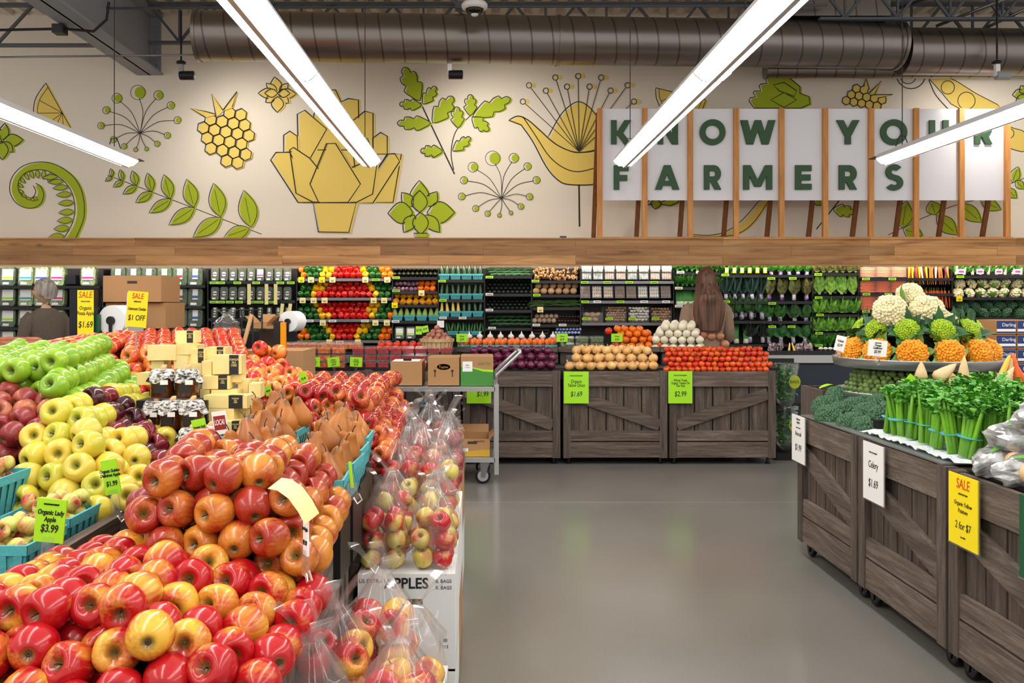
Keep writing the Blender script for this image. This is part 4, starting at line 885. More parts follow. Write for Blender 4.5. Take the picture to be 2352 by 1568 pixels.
def bag(x, y, z, k, label, skin, rz=0, sc=1.0, n_=9, d=.066, group='clear plastic bags of apples'):
    put(f'bag{k%4}', (x, y, z), (0,0,rz), sc, label, group)
    rnd = random.Random(int(x*1000+y*77)); c = 0
    for lay in range(3):
        for (dx, dy) in ((-.036,-.036),(.036,-.034),(-.036,.036),(.036,.036)):
            if lay == 2 and rnd.random() < .35: continue
            FRUIT.append([x+dx*sc+rnd.uniform(-.006,.006), y+dy*sc+rnd.uniform(-.006,.006), z+.036*sc+lay*.056*sc, d/2*sc, skin, Euler((rnd.uniform(-1.2,1.2), rnd.uniform(-1,1), rnd.uniform(0,6))), f'{["bottom","middle","top"][lay]} layer {"front" if dy<0 else "back"} {"left" if dx<0 else "right"}, bag {label.split(", ")[1]}', 'apples inside the clear bags', 1, 0])
def carton(x0, y0, z0, x1, y1, z1, m, label, name='cardboard_box', open_=False, handle=True, group=None, rz=0):
    o = empty(name, ((x0+x1)/2, y0, z0), label, 'box', group, rz); w = (x1-x0)/2; d = y1-y0; h = z1-z0; t = .006
    b = MB().box(-w,0,0,w,t,h).box(-w,d-t,0,w,d,h).box(-w,t,0,-w+t,d-t,h).box(w-t,t,0,w,d-t,h).box(-w,0,0,w,d,t); b.build('box_body', m, o)
    if open_:
        for s in (-1, 1): MB().bar((s*w,d/2,h), (s*(w+.05),d/2,h+.05), d*.96, .004, up=Vector((-s*.7,0,.7))).build('flap', m, o)
        MB().bar((0,d,h), (0,d+.03,h+.06), w*1.9, .004, up=Vector((0,-1,.5))).build('flap', m, o)
    else:
        MB().box(-w,0,h,w,d/2-.002,h+.004).build('flap', m, o); MB().box(-w,d/2+.002,h,w,d,h+.004).build('flap', m, o)
    if handle: MB().box(-.035,-.0006,h*.72,.035,.0,h*.72+.02).build('hand_hole', 'label_dark', o)
    return o
BX = (-.388, -.087)
a1 = carton(BX[0],2.69,.2,BX[1],3.15,.495,'carton_white','white apple box printed APPLES under the middle bags','apple_box',handle=False)
for s, z, x, t in [('APPLES',.046,0,.255),('US EXTRA FANCY',.017,-.082,.272),('B. BAGS',.015,.115,.272),('R. BAGS',.015,.115,.252),('00',.014,.12,.09),('113',.014,.12,.07)]:
    text(s, z, 'ink', a1, Matrix.Translation((x,-.0006,t)) @ UPR, sx=.95, off=.001 if s == 'APPLES' else 0)
MB().box(-.03,-.0008,.205,.05,-.0002,.222).build('printed_bar', 'ink', a1)
carton(BX[0],2.69,0,BX[1],3.15,.194,'carton_white','white box under the APPLES box','apple_box',handle=False)
carton(BX[0],3.17,.0,BX[1],3.63,.26,'carton','brown box behind the APPLES box, lower','cardboard_box',handle=False)
carton(BX[0],3.17,.266,BX[1],3.63,.55,'carton_white','white box behind the APPLES box, upper','apple_box',handle=False)
carton(BX[0]-.0,3.68,.27,BX[1]-.01,4.45,.53,'carton','brown box under the far apple bags','cardboard_box',handle=False)
carton(BX[0]-.0,3.68,.0,BX[1]-.01,4.45,.264,'carton_white','white box at the floor under the far apple bags','apple_box',handle=False)
carton(BX[0]+.02,1.38,.16,BX[1],2.14,.44,'carton_white','white box under the nearest apple bags','apple_box',handle=False)
carton(BX[0]+.02,1.38,0,BX[1],2.14,.154,'carton','brown box at the floor under the nearest bags','cardboard_box',handle=False)
for i, (x, y, z, lb, sk, sc) in enumerate([(-.315,1.60,.447,'front left of the nearest group','pink',1.0),(-.155,1.60,.447,'front right of the nearest group','pink',1.0),(-.31,1.80,.447,'back left of the nearest group','pink',1.0),(-.15,1.80,.447,'back right of the nearest group','pink',1.0),(-.23,1.98,.447,'rearmost of the nearest group','pink',1.02),
        (-.315,2.78,.500,'front left on the APPLES box','bagapple',.95),(-.160,2.78,.500,'front right on the APPLES box','bagapple',.95),(-.31,2.97,.500,'back left on the APPLES box','bagapple',1.0),(-.155,2.97,.500,'back right on the APPLES box','bagapple',1.0),(-.31,3.26,.556,'left on the white box behind','bagapple',1.0),(-.165,3.28,.556,'right on the white box behind','bagapple',1.0),(-.24,3.48,.556,'rearmost on the white box behind','bagapple',1.1),
        (-.315,3.82,.536,'front left on the brown box','mac',1.05),(-.16,3.84,.536,'front right on the brown box','mac',1.05),(-.33,4.06,.536,'middle left on the brown box','mac',1.1),(-.17,4.08,.536,'middle right on the brown box','mac',1.1),(-.26,4.3,.536,'rearmost on the brown box','mac',1.15)]):
    bag(x, y, z, i, 'clear plastic apple bag, '+lb, sk, random.uniform(-.3,.3), sc, d=.074 if i < 5 else .066)
flush()
# ======================= cheese and honey
def blk(i, r, D, lab=True):
    x0, y0, x1, y1 = [v/3.485 for v in r]; a = W(x0, 740+y1, D); b = W(x1, 740+y0, D); w = b.x-a.x; h = b.z-a.z
    words = f'pale cheese block {["at the very top of the stack","second from the top","third from the top, under the peak","lying lengthwise at upper left in film","behind the peak","right of the peak with black label","upper right with black label","large one at right with black label","small one left of the large right block","small one above the jars","end-on in the middle","at the far left behind the jars","mid right with black label","under the large right block","small end in the lower middle","lying flat in the middle","standing at the right edge","farthest right","long one low with the big black label","low, under the long one","low at the right","bottom with black label","lowest at the bottom"][i]}'
    o = empty('cheese_block', (a.x, D, a.z), words, 'cheese', 'pale cheese blocks', random.uniform(-.12,.12))
    MB().box(0,0,.0,w,.075 if w > .03 else .1,h).build('cheese_body', 'cheese', o)
    if lab: MB().box(w*.58,-.0012,-.001,w*.9,.02,h+.001).build('paper_label', 'cheese_label', o); text('CATAMOUNT\nHILLS\nCHEESE', h*.17, 'cheese', o, Matrix.Translation((w*.74,-.002,h*.72)) @ UPR, sx=.55)
CH = [(1405,70,1560,165,3.16,1),(1410,168,1510,258,3.12,0),(1390,260,1500,372,3.12,0),(1180,185,1400,305,3.1,0),(1515,180,1580,255,3.24,0),(1505,215,1640,325,3.14,1),(1645,200,1805,310,3.16,1),(1700,265,1930,415,3.06,1),(1615,310,1695,425,3.08,0),(1210,308,1310,372,3.12,0),(1505,328,1610,425,3.12,0),(1095,405,1200,500,3.14,0),(1620,430,1835,535,3.04,1),(1842,418,1925,480,3.08,0),(1600,540,1675,640,3.04,0),(1690,540,1900,582,3.04,0),(1905,460,1985,575,3.1,0),(1990,490,2085,605,3.08,0),(1630,585,1985,685,2.98,1),(1660,688,1880,790,2.98,0),(1890,690,2030,790,3.02,0),(1750,795,1930,890,2.92,1),(1700,892,1900,985,2.92,0)]
for i, c in enumerate(CH): blk(i, c[:4], c[4], c[5])
o = MB().box(-1.22,3.18,.6,-.90,3.42,1.02).box(-1.22,3.0,.6,-.86,3.18,.86).build('display_riser', 'black'); tag(o, 'black riser behind and below the cheese and honey', 'riser', 'sloping risers under the fruit piles')
jr = MB().lathe([(.030,0),(.034,.004),(.035,.055),(.030,.066),(.001,.066)], 20).mesh('honey_jar', 'honey')
cl_ = MB(); n = 24; vs = []
for r, z, a in ((.001,.074,0),(.028,.074,.0),(.034,.068,.0),(.037,.058,.06),(.042,.046,.16)):
    for k in range(n): t = 2*PI*k/n; q = r*(1+a*math.cos(6*t)); vs.append((q*math.cos(t), q*math.sin(t), z-(a*.05*math.cos(4*t+1))))
cl_.add(vs, [((i+1)*n+k, (i+1)*n+(k+1)%n, i*n+(k+1)%n, i*n+k) for i in range(4) for k in range(n)])
kind('jar', 'jar', jr, [('cloth_cover', cl_.mesh('cloth_cover', 'cloth_print')), ('paper_label', MB().box(-.016,-.0365,.014,.016,-.0335,.036).mesh('paper_label', 'cheese_label', smooth=False)), ('neck_tag', MB().box(.004,-.042,.036,.026,-.0405,.048).mesh('neck_tag', 'white_paper', smooth=False)), ('wooden_spoon', MB().lathe([(.001,0),(.007,.006),(.008,.014),(.003,.022),(.001,.024)], 8, M=Matrix.Translation((-.006,0,.07)) @ Matrix.Rotation(.9,4,'Y')).mesh('wooden_spoon', 'wood_pale')), ('string_tie', MB().tube([(.0365*math.cos(t), .0365*math.sin(t), .058) for t in [i*PI/6 for i in range(13)]], .0012, 5).mesh('string_tie', 'stem_brown'))])
for i, (px, py, D, lb) in enumerate([(373,912,2.98,'top left'),(430,912,2.98,'top right'),(395,985,2.92,'middle left'),(441,985,2.90,'middle right'),(358,985,2.96,'far left of the middle row'),(482,1045,2.84,'bottom right behind the LOCAL card'),(440,1050,2.84,'bottom left behind the lime card')]):
    p = W(px, py, D); put('jar', p, (0,0,random.uniform(-.2,.2)), (1.15,1.15,1.3), f'honey jar with printed cloth cover, {lb}', 'honey jars with cloth covers')
    if i in (0,1): pass
for i, (x0, x1, y, z0, z1) in enumerate([(-1.18,-.94,3.0,.86,1.005),(-1.16,-.90,2.93,.6,.905)]):
    o = MB().box(x0,y-.04,z0,x1,y+.06,z1).build('display_riser', 'black'); tag(o, ['black riser under the top honey jars','black riser under the middle honey jars'][i], 'riser', 'sloping risers under the fruit piles')
# ======================= cart
CYD = 6.46; cz = lambda py, D=CYD: W(0, py, D).z; cxx = lambda px, D=CYD: W(px, 0, D).x
x0, x1 = cxx(880), cxx(1137)
cart = empty('stock_cart', ((x0+x1)/2, CYD, 0), 'silver two-shelf stock cart with boxes, angled push handle', 'cart'); Mi = Matrix.Translation((-(x0+x1)/2, -CYD, 0))
zt_, zl = cz(889), cz(1052); dpt = .46
for nm, z, xa in (('upper_shelf', zt_, x0), ('lower_shelf', zl, x0)): MB().box(xa,CYD,z-.032,x1,CYD+dpt,z).box(xa+.02,CYD+.02,z,x1-.02,CYD+dpt-.02,z+.002).xf(Mi).build(nm, 'alu', cart)
for y in (CYD, CYD+dpt-.035):
    MB().box(x1-.005,y,cz(1090),x1+.028,y+.035,zt_+.02).xf(Mi).build('end_post', 'alu', cart)
    MB().box(x0,y,cz(1060),x0+.03,y+.035,zt_).xf(Mi).build('end_post', 'alu', cart)
hp = lambda y: [(x1+.012,y,zt_-.0), (x1+.012,y,zt_+.09), (cxx(1193),y,cz(812)), (cxx(1196),y,cz(806))]
h = MB().tube(hp(CYD+.015), .013, 8).tube(hp(CYD+dpt-.02), .013, 8).tube([(cxx(1194),CYD+.015,cz(806)), (cxx(1190),CYD+dpt-.02,cz(806))], .014, 8); h.xf(Mi).build('push_handle', 'alu', cart, smooth=True)
for x, y in ((x1-.09,CYD+.03),(x1-.09,CYD+dpt-.05),(x0+.08,CYD+.03),(x0+.08,CYD+dpt-.05)):
    c = MB().lathe([(.002,-.016),(.040,-.016),(.056,-.012),(.058,0),(.056,.012),(.040,.016),(.002,.016)], 24, M=Matrix.Translation((x,y,.058)) @ Matrix.Rotation(PI/2,4,'X')).xf(Mi).build('caster', 'black', cart, smooth=True)
    MB().lathe([(.001,-.0175),(.034,-.0175),(.040,-.0165),(.040,.0165),(.034,.0175),(.001,.0175)], 24, M=Matrix.Translation((x,y,.058)) @ Matrix.Rotation(PI/2,4,'X')).xf(Mi).build('wheel_hub', 'grey_plastic', c)
    MB().prism([(x-.012,.05),(x+.014,.05),(x+.05,zl-.034),(x-.02,zl-.034)], y-.022, y-.018).prism([(x-.012,.05),(x+.014,.05),(x+.05,zl-.034),(x-.02,zl-.034)], y+.018, y+.022).xf(Mi).build('fork', 'alu_dark', c)
def cb(a, b, y0, D, m, label, base, **k): return carton(cxx(a, D), D, base+.003, cxx(b, D), D+.36, cz(y0, D), m, label, **k)
b1 = cb(897,969,832,6.5,'carton','plain brown box on the cart top, left',zt_,handle=False)
b2 = cb(983,1055,822,6.5,'carton','brown box with dark oval logo on the cart top',zt_,handle=False)
b3 = cb(1058,1133,820,6.5,'carton','brown and green printed box on the cart top, right',zt_,handle=False)
w3 = (cxx(1133,6.5)-cxx(1058,6.5)); h3 = cz(820,6.5)-zt_
MB().lathe([(.001,0),(1,0)], 24, M=Matrix.Translation((0,-.001,.145)) @ Matrix.Diagonal((.05,1,.022,1)) @ Matrix.Rotation(PI/2,4,'X')).build('logo_oval', 'label_dark', b2); text('Taylor', .028, 'carton', b2, Matrix.Translation((0,-.0016,.135)) @ UPR)
for x in (-.065,.065): MB().box(x-.004,-.0012,.07,x+.004,-.0004,.12).lathe([(.001,0),(.009,0)], 10, M=Matrix.Translation((x,-.001,.115)) @ Matrix.Rotation(PI/2,4,'X')).build('staple', 'label_dark', b2)
MB().prism([(-w3/2,.002),(w3/2,.002),(w3/2,h3*.48),(w3*.2,h3*.50),(-w3*.1,h3*.60),(-w3/2,h3*.66)], -.0012, -.0004).build('green_print', 'carton_green', b3)
MB().prism([(-w3/2,h3*.66),(-w3*.1,h3*.60),(w3*.2,h3*.50),(w3/2,h3*.48),(w3/2,h3*.56),(w3*.2,h3*.57),(-w3*.1,h3*.64)], -.0014, -.0004).build('lime_print', 'lime', b3)
MB().box(-w3*.44,-.002,h3*.5,-w3*.14,-.0014,h3*.84).build('paper_label', 'white_paper', b3); text('EARTH', .03, 'carton_green', b3, Matrix.Translation((w3*.22,-.0012,h3*.72)) @ UPR)
for i, (xx, yy) in enumerate(((-.04,.62),(-.04,.70))): text(['C 2510','280m'][i], .012, 'ink', b3, Matrix.Translation((-w3*.29,-.0024,h3*yy)) @ UPR)
cl = MB().box(-.11,0,0,.09,.2,.004).build('clipboard', 'white_paper', loc=(cxx(935,6.5), 6.52, cz(832,6.5)+.006)); tag(cl, 'white clipboard lying on the plain brown box', 'clipboard'); MB().box(-.03,.0,.004,.03,.03,.02).build('clip', 'dark_metal', cl)
b4 = cb(1045,1125,1008,6.5,'carton','open brown and yellow box on the lower cart shelf',zl,handle=True,open_=True)
w4 = cxx(1125,6.5)-cxx(1045,6.5); MB().prism([(-w4/2,.002),(w4/2,.002),(w4/2,.055),(-w4*.1,.045),(-w4/2,.02)], -.0012, -.0004).build('yellow_print', 'carton_yellow', b4); text('PINEAPPLE', .018, 'label_dark', b4, Matrix.Translation((w4*.2,-.0012,.11)) @ UPR)
MB().box(-w4*.3,-.002,.04,-w4*.12,-.0014,.065).build('paper_label', 'white_paper', b4)
carton(cxx(1060,6.9), 6.9, 0.3, cxx(1120,6.9), 7.1, .301, 'carton', 'x').name = 'tmpbox'
for o in [o for o in C.objects if o.name.startswith('tmpbox')]:
    for c in list(o.children): bpy.data.objects.remove(c)
    bpy.data.objects.remove(o)
# ======================= signs on the middle crates
card(1295,853,1352,926,7.235,'lime',[('WHOLE FOODS MARKET',.04,.15),('Organic',.12,.36),('Yellow Onion',.12,.48,'ink',0,.72),('$1.69',.18,.78)],'lime sign reading Organic Yellow Onion 1.69 on the middle crate',edge='clear_plastic',group='lime signs hung on the middle crates')
card(1535,852,1590,926,7.235,'lime',[('WHOLE FOODS MARKET',.04,.15),('Whole Trade',.085,.32),('Organic Tomato On',.085,.405,'ink',0,.72),('The Vine',.085,.49),('$2.99',.18,.78)],'lime sign reading tomato on the vine 2.99 on the right crate',edge='clear_plastic',group='lime signs hung on the middle crates')
card(1072,853,1128,926,7.235,'lime',[('Organic Red Onion',.09,.4),('$1.99',.18,.78,'ink',.15)],'lime sign reading 1.99 half hidden behind the cart',edge='clear_plastic',group='lime signs hung on the middle crates')
card(962,917,986,948,7.0,'teal_paper',[('OPEN',.2,.55,'white_paper')],'small teal card behind the far apple bags')
# ======================= middle table produce
def simple(k, cat, prof, m, n=14, lobes=0, amp=0, name=None, kids=(), rot=None):
    me = MB().lathe(prof, n, lobes, amp).mesh(name or k, m)
    if rot: me.transform(rot)
    kind(k, cat, me, list(kids))
mat('onion_red', (104,30,66), .25, col2=(78,18,44), scale=30, stretch=(1,1,.1), vary=.15); mat('onion_yellow', (232,192,126), .35, col2=(212,156,88), scale=26, stretch=(1,1,.12), vary=.1); mat('onion_white', (240,232,212), .35, vary=.05, col2=(228,218,190), scale=20, stretch=(1,1,.1)); mat('onion_shallot', (196,140,100), .4, col2=(150,84,80), scale=14, vary=.1)
mat('tomato', (202,34,16), .15, col2=(230,92,30), scale=5, det=0, vary=.12); mat('tomato_orange', (240,116,24), .18, vary=.08); mat('tomato_deep', (226,60,36), .2, vary=.08); mat('persimmon', (240,112,44), .22, vary=.06); mat('leaf_green', (60,110,36), .6)
ON = [(.001,-.034),(.012,-.033),(.028,-.024),(.038,-.006),(.038,.008),(.028,.024),(.015,.0315),(.005,.036),(.002,.039),(.001,.040)]
wisp = ('dry_top', MB().leaf((0,0,.034),(.008,0,.056),.014,.004).mesh('dry_top', 'onion_yellow'))
simple('onion_red', 'onion', ON, 'onion_red', name='red_onion'); simple('onion_yellow', 'onion', ON, 'onion_yellow', name='yellow_onion', kids=[wisp]); simple('onion_white', 'onion', ON, 'onion_white', name='white_onion'); simple('shallot', 'onion', ON, 'onion_shallot', name='shallot')
TM = [(.001,-.026),(.014,-.027),(.027,-.018),(.033,-.002),(.030,.015),(.020,.025),(.008,.025),(.001,.021)]
star = MB()
for k in range(5): t = 2*PI*k/5; star.leaf((0,0,.024),(.02*math.cos(t),.02*math.sin(t),.026),.006,.002,n=3)
star.tube([(0,0,.022),(.002,0,.036)],.0014,5); star_m = star.mesh('calyx', 'leaf_green')
simple('tomato', 'tomato', TM, 'tomato', 14, 5, .02, 'vine_tomato', kids=[('calyx', star_m)]); simple('tomato_orange', 'tomato', TM, 'tomato_orange', 20, 8, .06, 'orange_tomato', kids=[('calyx', star_m)]); simple('tomato_deep', 'tomato', TM, 'tomato_deep', 20, 8, .06, 'red_tomato', kids=[('calyx', star_m)])
simple('plum', 'tomato', [(.001,-.036),(.012,-.033),(.022,-.018),(.025,0),(.022,.02),(.012,.032),(.001,.036)], 'persimmon', 12, name='plum_tomato')
FR = {'onion_red':(.038,'dark red onion'),'onion_yellow':(.038,'yellow onion'),'onion_white':(.038,'white onion'),'shallot':(.038,'shallot'),'tomato':(.033,'red vine tomato'),'tomato_orange':(.033,'ribbed orange tomato'),'tomato_deep':(.033,'ribbed red tomato')}
def heap(corners, k, d, lab, group, **kw): patch(corners, k, d, lab, group, **kw)
def flush2(kids=True):
    settle()
    for x, y, z, r, k, rot, place, group, sz, layer in FRUIT: put(k, (x, y, z), rot, r/FR[k][0], f'{FR[k][1]}, {place}', group, kids=kids and not layer)
    FRUIT.clear()
upr = lambda: Euler((random.uniform(-.5,.5), random.uniform(-.5,.5), random.uniform(0,6)))
def rows3(k, px0, px1, ys, Ds, d, lab, group, inset=10):
    for r, (y, D) in enumerate(zip(ys, Ds)):
        a, b = px0+inset*r, px1-inset*r; n = max(2, round((b-a)*D/F/(d*1.0)))
        for i in range(n):
            p = W(a+(b-a)*(i+.5*(r % 2)*.6)/(n-1+.3), y, D); FRUIT.append([p.x, D+random.uniform(-.004,.004), p.z+random.uniform(-.004,.004), d/2, k, upr(), f'{nth(i)} from left, {nth(r)} row up, {lab}', group, 1, 0])
        # second rank behind
        for i in range(n-1):
            p = W(a+(b-a)*(i+.5)/(n-1+.3), y-3, D+.075); FRUIT.append([p.x, D+.075, p.z, d/2, k, upr(), f'{nth(i)} from left, hind rank, {nth(r)} row up, {lab}', group, 1, 1])
rows3('onion_red', 1083, 1272, [838,820,806], [7.34,7.40,7.47], .080, 'red onion pile', 'red onions on the middle crate', 3)
rows3('onion_yellow', 1308, 1508, [840,822,805], [7.34,7.40,7.47], .083, 'yellow onion pile', 'yellow onions on the middle crate', 8)
for r, (y, D, a, b) in enumerate([(848,7.30,1530,1766),(837,7.33,1533,1768),(825,7.37,1530,1765),(813,7.41,1528,1760),(803,7.47,1532,1752)]):
    n = 17
    for i in range(n):
        p = W(a+(b-a)*(i+.5*(r%2))/(n-.5), y+random.uniform(-1.5,1.5), D); FRUIT.append([p.x, D, p.z, .0262, 'tomato', upr(), f'{nth(i)} from the left in the {nth(r)} row up of the tomato pile', 'vine tomatoes on the middle crate', 1, 0]); FRUIT[-1][3] *= random.uniform(.92,1.08)
        if i < n-1: FRUIT.append([p.x+.026, D+.045, p.z+.004, .026, 'tomato', upr(), f'{nth(i)} from left, hind rank, {nth(r)} row up of the tomato pile', 'vine tomatoes on the middle crate', 1, 1])
flush2()
mat('vine_green', (70,100,40), .7)
vb = MB()
for i in range(60):
    p = W(random.uniform(1535,1755), random.uniform(798,840), 7.40); vb.tube([p, p+Vector((random.uniform(-.03,.03), -.05, random.uniform(-.01,.03)))], .0018, 4)
tag(vb.build('tomato_vines', 'vine_green'), 'thin green vine stems among the red tomatoes', 'vine', kind='stuff')
for i in range(26):
    p = W(random.uniform(1535,1760), random.uniform(803,845), 7.30-.0); 
# fill beneath piles, second tier shelf
o = MB().box(cxx(1070,7.4),7.36,.70,cxx(1780,7.4),7.84,.80).build('display_riser','black'); tag(o, 'black riser under the middle onion and tomato piles', 'riser', 'sloping risers under the fruit piles')
ZT = H-108*7.86/F*1.0
def tier(a, b, label):
    o = empty('tier_shelf', W((a+b)/2, 808, 7.86), label, 'shelf', 'weathered upper tier shelves'); w = (b-a)*7.86/F/2
    MB().box(-w,0,-.0,w,.02,.046).build('front_board', 'crate_x', o); MB().box(-w,.02,0,w,.32,.02).build('shelf_board', 'crate_x', o)
    [MB().box(q,.03,-.92,q+.05,.30,0).build('support', 'crate_z', o) for q in (-w+.02, w-.07)]
for a, b, l in ((1045,1281,'weathered upper shelf under the persimmon-orange tomato baskets'),(1283,1515,'weathered upper shelf under the herb packs'),(1517,1690,'weathered upper shelf under the white onions'),(640,1042,'weathered upper shelf under the tomato packs')): tier(a, b, l)
TZ = H-(800-CY)*7.88/F        # top of the tier
def atx(px, D): return (px-CX)*D/F
GB2 = 'turquoise baskets of plum tomatoes'
for i in range(8):
    x = atx(1065+i*28.6, 7.96); bk('basket', x, 7.96, TZ-.03, 0, f'turquoise basket of orange plum tomatoes, {nth(i)} from the left', GB2, .80)
    for j in range(4): put('plum', (x+(j-1.5)*.024, 7.93+.012*(j%2), TZ+.052+.012*(j%2)), (random.uniform(-.25,.25),random.uniform(-.2,.2),0), random.uniform(.85,1.0), f'orange plum tomato, {nth(j)} from left in the {nth(i)} turquoise basket', 'orange plum tomatoes standing in baskets')
# garlic behind
mat('garlic', (236,228,220), .5); simple('garlic', 'garlic', [(.001,-.02),(.018,-.018),(.028,-.004),(.024,.012),(.008,.026),(.004,.045),(.001,.05)], 'garlic', 14, 7, .08, 'garlic_bulb')
for i in range(9): put('garlic', (atx(1078+i*24, 8.1), 8.1, TZ+.10), (0,0,i), 1.0, f'white garlic bulb, {nth(i)} from the left behind the plum tomatoes', 'garlic bulbs behind the tomatoes')
o = MB().box(atx(1068,8.1),8.04,TZ-.02,atx(1278,8.1),8.16,TZ+.079).build('display_riser','black'); tag(o, 'black riser under the garlic', 'riser', 'sloping risers under the fruit piles')
# clear herb packs
mat('herb_pack', (120,140,84), .7, col2=(66,92,44), scale=60, vary=.15); mat('berry_red', (190,30,36), .35, col2=(130,12,22), scale=45, vary=.1); mat('mixed_tom', (190,50,26), .3, col2=(222,140,40), scale=40, vary=.1)
def clam(k, w, d, h, m, name='clamshell_pack', fill=.75, cat='package', label_m=None, lab_box=None):
    body = MB().box(-w/2,-d/2,0,w/2,d/2,h*.5)
    b = MB(); q = .92
    b.add([(-w/2*q,-d/2*q,0),(w/2*q,-d/2*q,0),(w/2*q,d/2*q,0),(-w/2*q,d/2*q,0),(-w/2,-d/2,h*.6),(w/2,-d/2,h*.6),(w/2,d/2,h*.6),(-w/2,d/2,h*.6),(-w/2*.9,-d/2*.9,h),(w/2*.9,-d/2*.9,h),(w/2*.9,d/2*.9,h),(-w/2*.9,d/2*.9,h)], [(3,2,1,0)]+[(i,(i+1)%4,4+(i+1)%4,4+i) for i in range(4)]+[(4+i,4+(i+1)%4,8+(i+1)%4,8+i) for i in range(4)]+[(8,9,10,11)])
    b.box(-w/2-.004,-d/2-.004,h*.58,w/2+.004,d/2+.004,h*.63)
    kids = [('contents', lumpy(w*.86, d*.86, h*fill, m))]
    if label_m: kids.append(('paper_label', MB().box(*lab_box).mesh('paper_label', label_m, smooth=False)))
    kind(k, cat, b.mesh(name, 'clamshell', smooth=False), kids)
def lumpy(w, d, h, m, n=7):
    b = MB(); rnd = random.Random(3); vs = []
    for z in range(3):
        for j in range(n):
            for i in range(n): vs.append((-w/2+w*i/(n-1)+rnd.uniform(-.002,.002), -d/2+d*j/(n-1), 0))
    b = MB(); top = [(-w/2+w*i/(n-1), -d/2+d*j/(n-1), h*(1-.0)+rnd.uniform(-.012,.004)) for j in range(n) for i in range(n)]
    b.add(top, [(j*n+i, j*n+i+1, (j+1)*n+i+1, (j+1)*n+i) for j in range(n-1) for i in range(n-1)])
    b.box(-w/2,-d/2,.002,w/2,d/2,h*.9)
    return b.mesh('contents', m, smooth=False)
clam('herb_pack', .12,.10,.055,'herb_pack'); clam('berry_pack', .098,.10,.06,'berry_red'); clam('mixed_pack', .12,.12,.06,'mixed_tom')
for r in range(2):
    for i in range(3):
        if r == 1 and i == 2 and False: continue
        put('herb_pack', (atx(1302+i*34, 7.95), 7.95, TZ+.0+r*.057), (0,0,0), (1.05,1,1), f'clear pack of green herbs, {nth(i)} from the left, {"upper" if r else "lower"} row', 'clear packs of green herbs')
for lay in range(3):       # orange tomatoes pyramid right of the herbs
    n = 6-lay
    for i in range(n):
        FRUIT.append([atx(1412+lay*6+i*19.5, 7.98), 7.96+.02*lay, TZ+.028+lay*.050, .035, 'tomato_orange' if (i+lay) else 'tomato_deep', upr(), f'{nth(i)} from the left in the {nth(lay)} row up of the tier pyramid', 'ribbed orange tomatoes on the upper tier', 1, 0])
        FRUIT.append([atx(1415+lay*6+i*19.5, 8.05), 8.04, TZ+.028+lay*.05, .035, 'tomato_orange', upr(), f'{nth(i)} from the left in the hind {nth(lay)} row of the tier pyramid', 'ribbed orange tomatoes on the upper tier', 1, 1])
for x, y, k in ((1398,757,'tomato_deep'),(1420,755,'tomato_orange'),(1436,754,'tomato_orange'),(1453,756,'tomato_orange'),(1466,757,'tomato_orange')):
    p = W(x, y+3, 8.02); FRUIT.append([p.x, 8.02, p.z, .035, k, upr(), f'on top of the tier pyramid near the lime card, {["first","second","third","fourth","fifth"][[1398,1420,1436,1453,1466].index(x)]} from left', 'ribbed orange tomatoes on the upper tier', 1, 0])
for lay, (n, x0, y) in enumerate([(6,1506,794),(6,1506,777),(5,1515,762),(4,1528,751)]):
    for i in range(n):
        for j in range(3):
            p = W(x0+i*20+j*2, y+3-j*4, 7.94+.08*j); FRUIT.append([p.x, p.y, p.z, .0385, 'onion_white', Euler((.2,.3,i)), f'{nth(i)} from left, {nth(lay)} row up, {nth(j)} from front of pile', 'white onions on the upper tier', 1, 0 if j == 0 else 1])
for i, (x, y) in enumerate([(1633,772),(1650,772),(1665,790),(1618,770)]): p = W(x, y, 8.05); FRUIT.append([p.x, p.y, p.z, .042, 'shallot', upr(), f'large pale orange one behind the tomatoes, {nth(i)}', 'pale brown onions behind the tomatoes', 1, 0])
flush2()
for x, l in ((1278,'herb packs'),(1404,'orange tomatoes'),(1048,'plum tomato baskets')):
    card(x,766 if x != 1048 else 766,x+26,785,7.84,'lime',[('Organic',.2,.4),('$2.99',.25,.8)],f'small lime price card before the {l}',clip=.03,group='small lime price cards on the upper tier')
# left part: berry packs
GK = 'clear packs of small red tomatoes'
for c in range(8):
    for r in range(3):
        put('berry_pack', (atx(824+c*28.8, 7.62), 7.62, .785+r*.062), (0,0,0), 1.05, f'clear pack of small red tomatoes, column {nth(c)} from left, {["bottom","middle","top"][r]} row', GK)
for c in range(4):
    for r in range(3): put('mixed_pack', (atx(680+c*33, 7.6), 7.6, .785+r*.062), (0,0,.05), 1.0, f'clear pack of mixed small tomatoes, column {nth(c)} from left, {["bottom","middle","top"][r]} row', 'clear packs of mixed small tomatoes')
for c in range(8):
    for r in range(2): put('mixed_pack', (atx(665+c*21, 7.8), 7.8+.14*r, TZ+.0), (.0,0,.3), 1.0, f'mixed tomato pack on the back ledge, {nth(c)} from left, {"rear" if r else "front"} rank', 'clear packs of mixed small tomatoes')
o = MB().box(atx(640,7.5),7.52,.60,atx(1062,7.5),7.9,.783).build('display_riser','black'); tag(o, 'black riser under the packed tomatoes', 'riser', 'sloping risers under the fruit piles')
for x, l, rr in ((707,'left',0),(752,'middle',-.1),(804,'right',.05)): card(x,820,x+28,842,7.46,'lime',[('Organic',.17,.35),('Tomatoes',.17,.55),('$3.99',.22,.85)],f'lime price card on the packed tomatoes, {l} of three',clip=.05,roll=rr,group='lime price cards on the packed tomatoes')
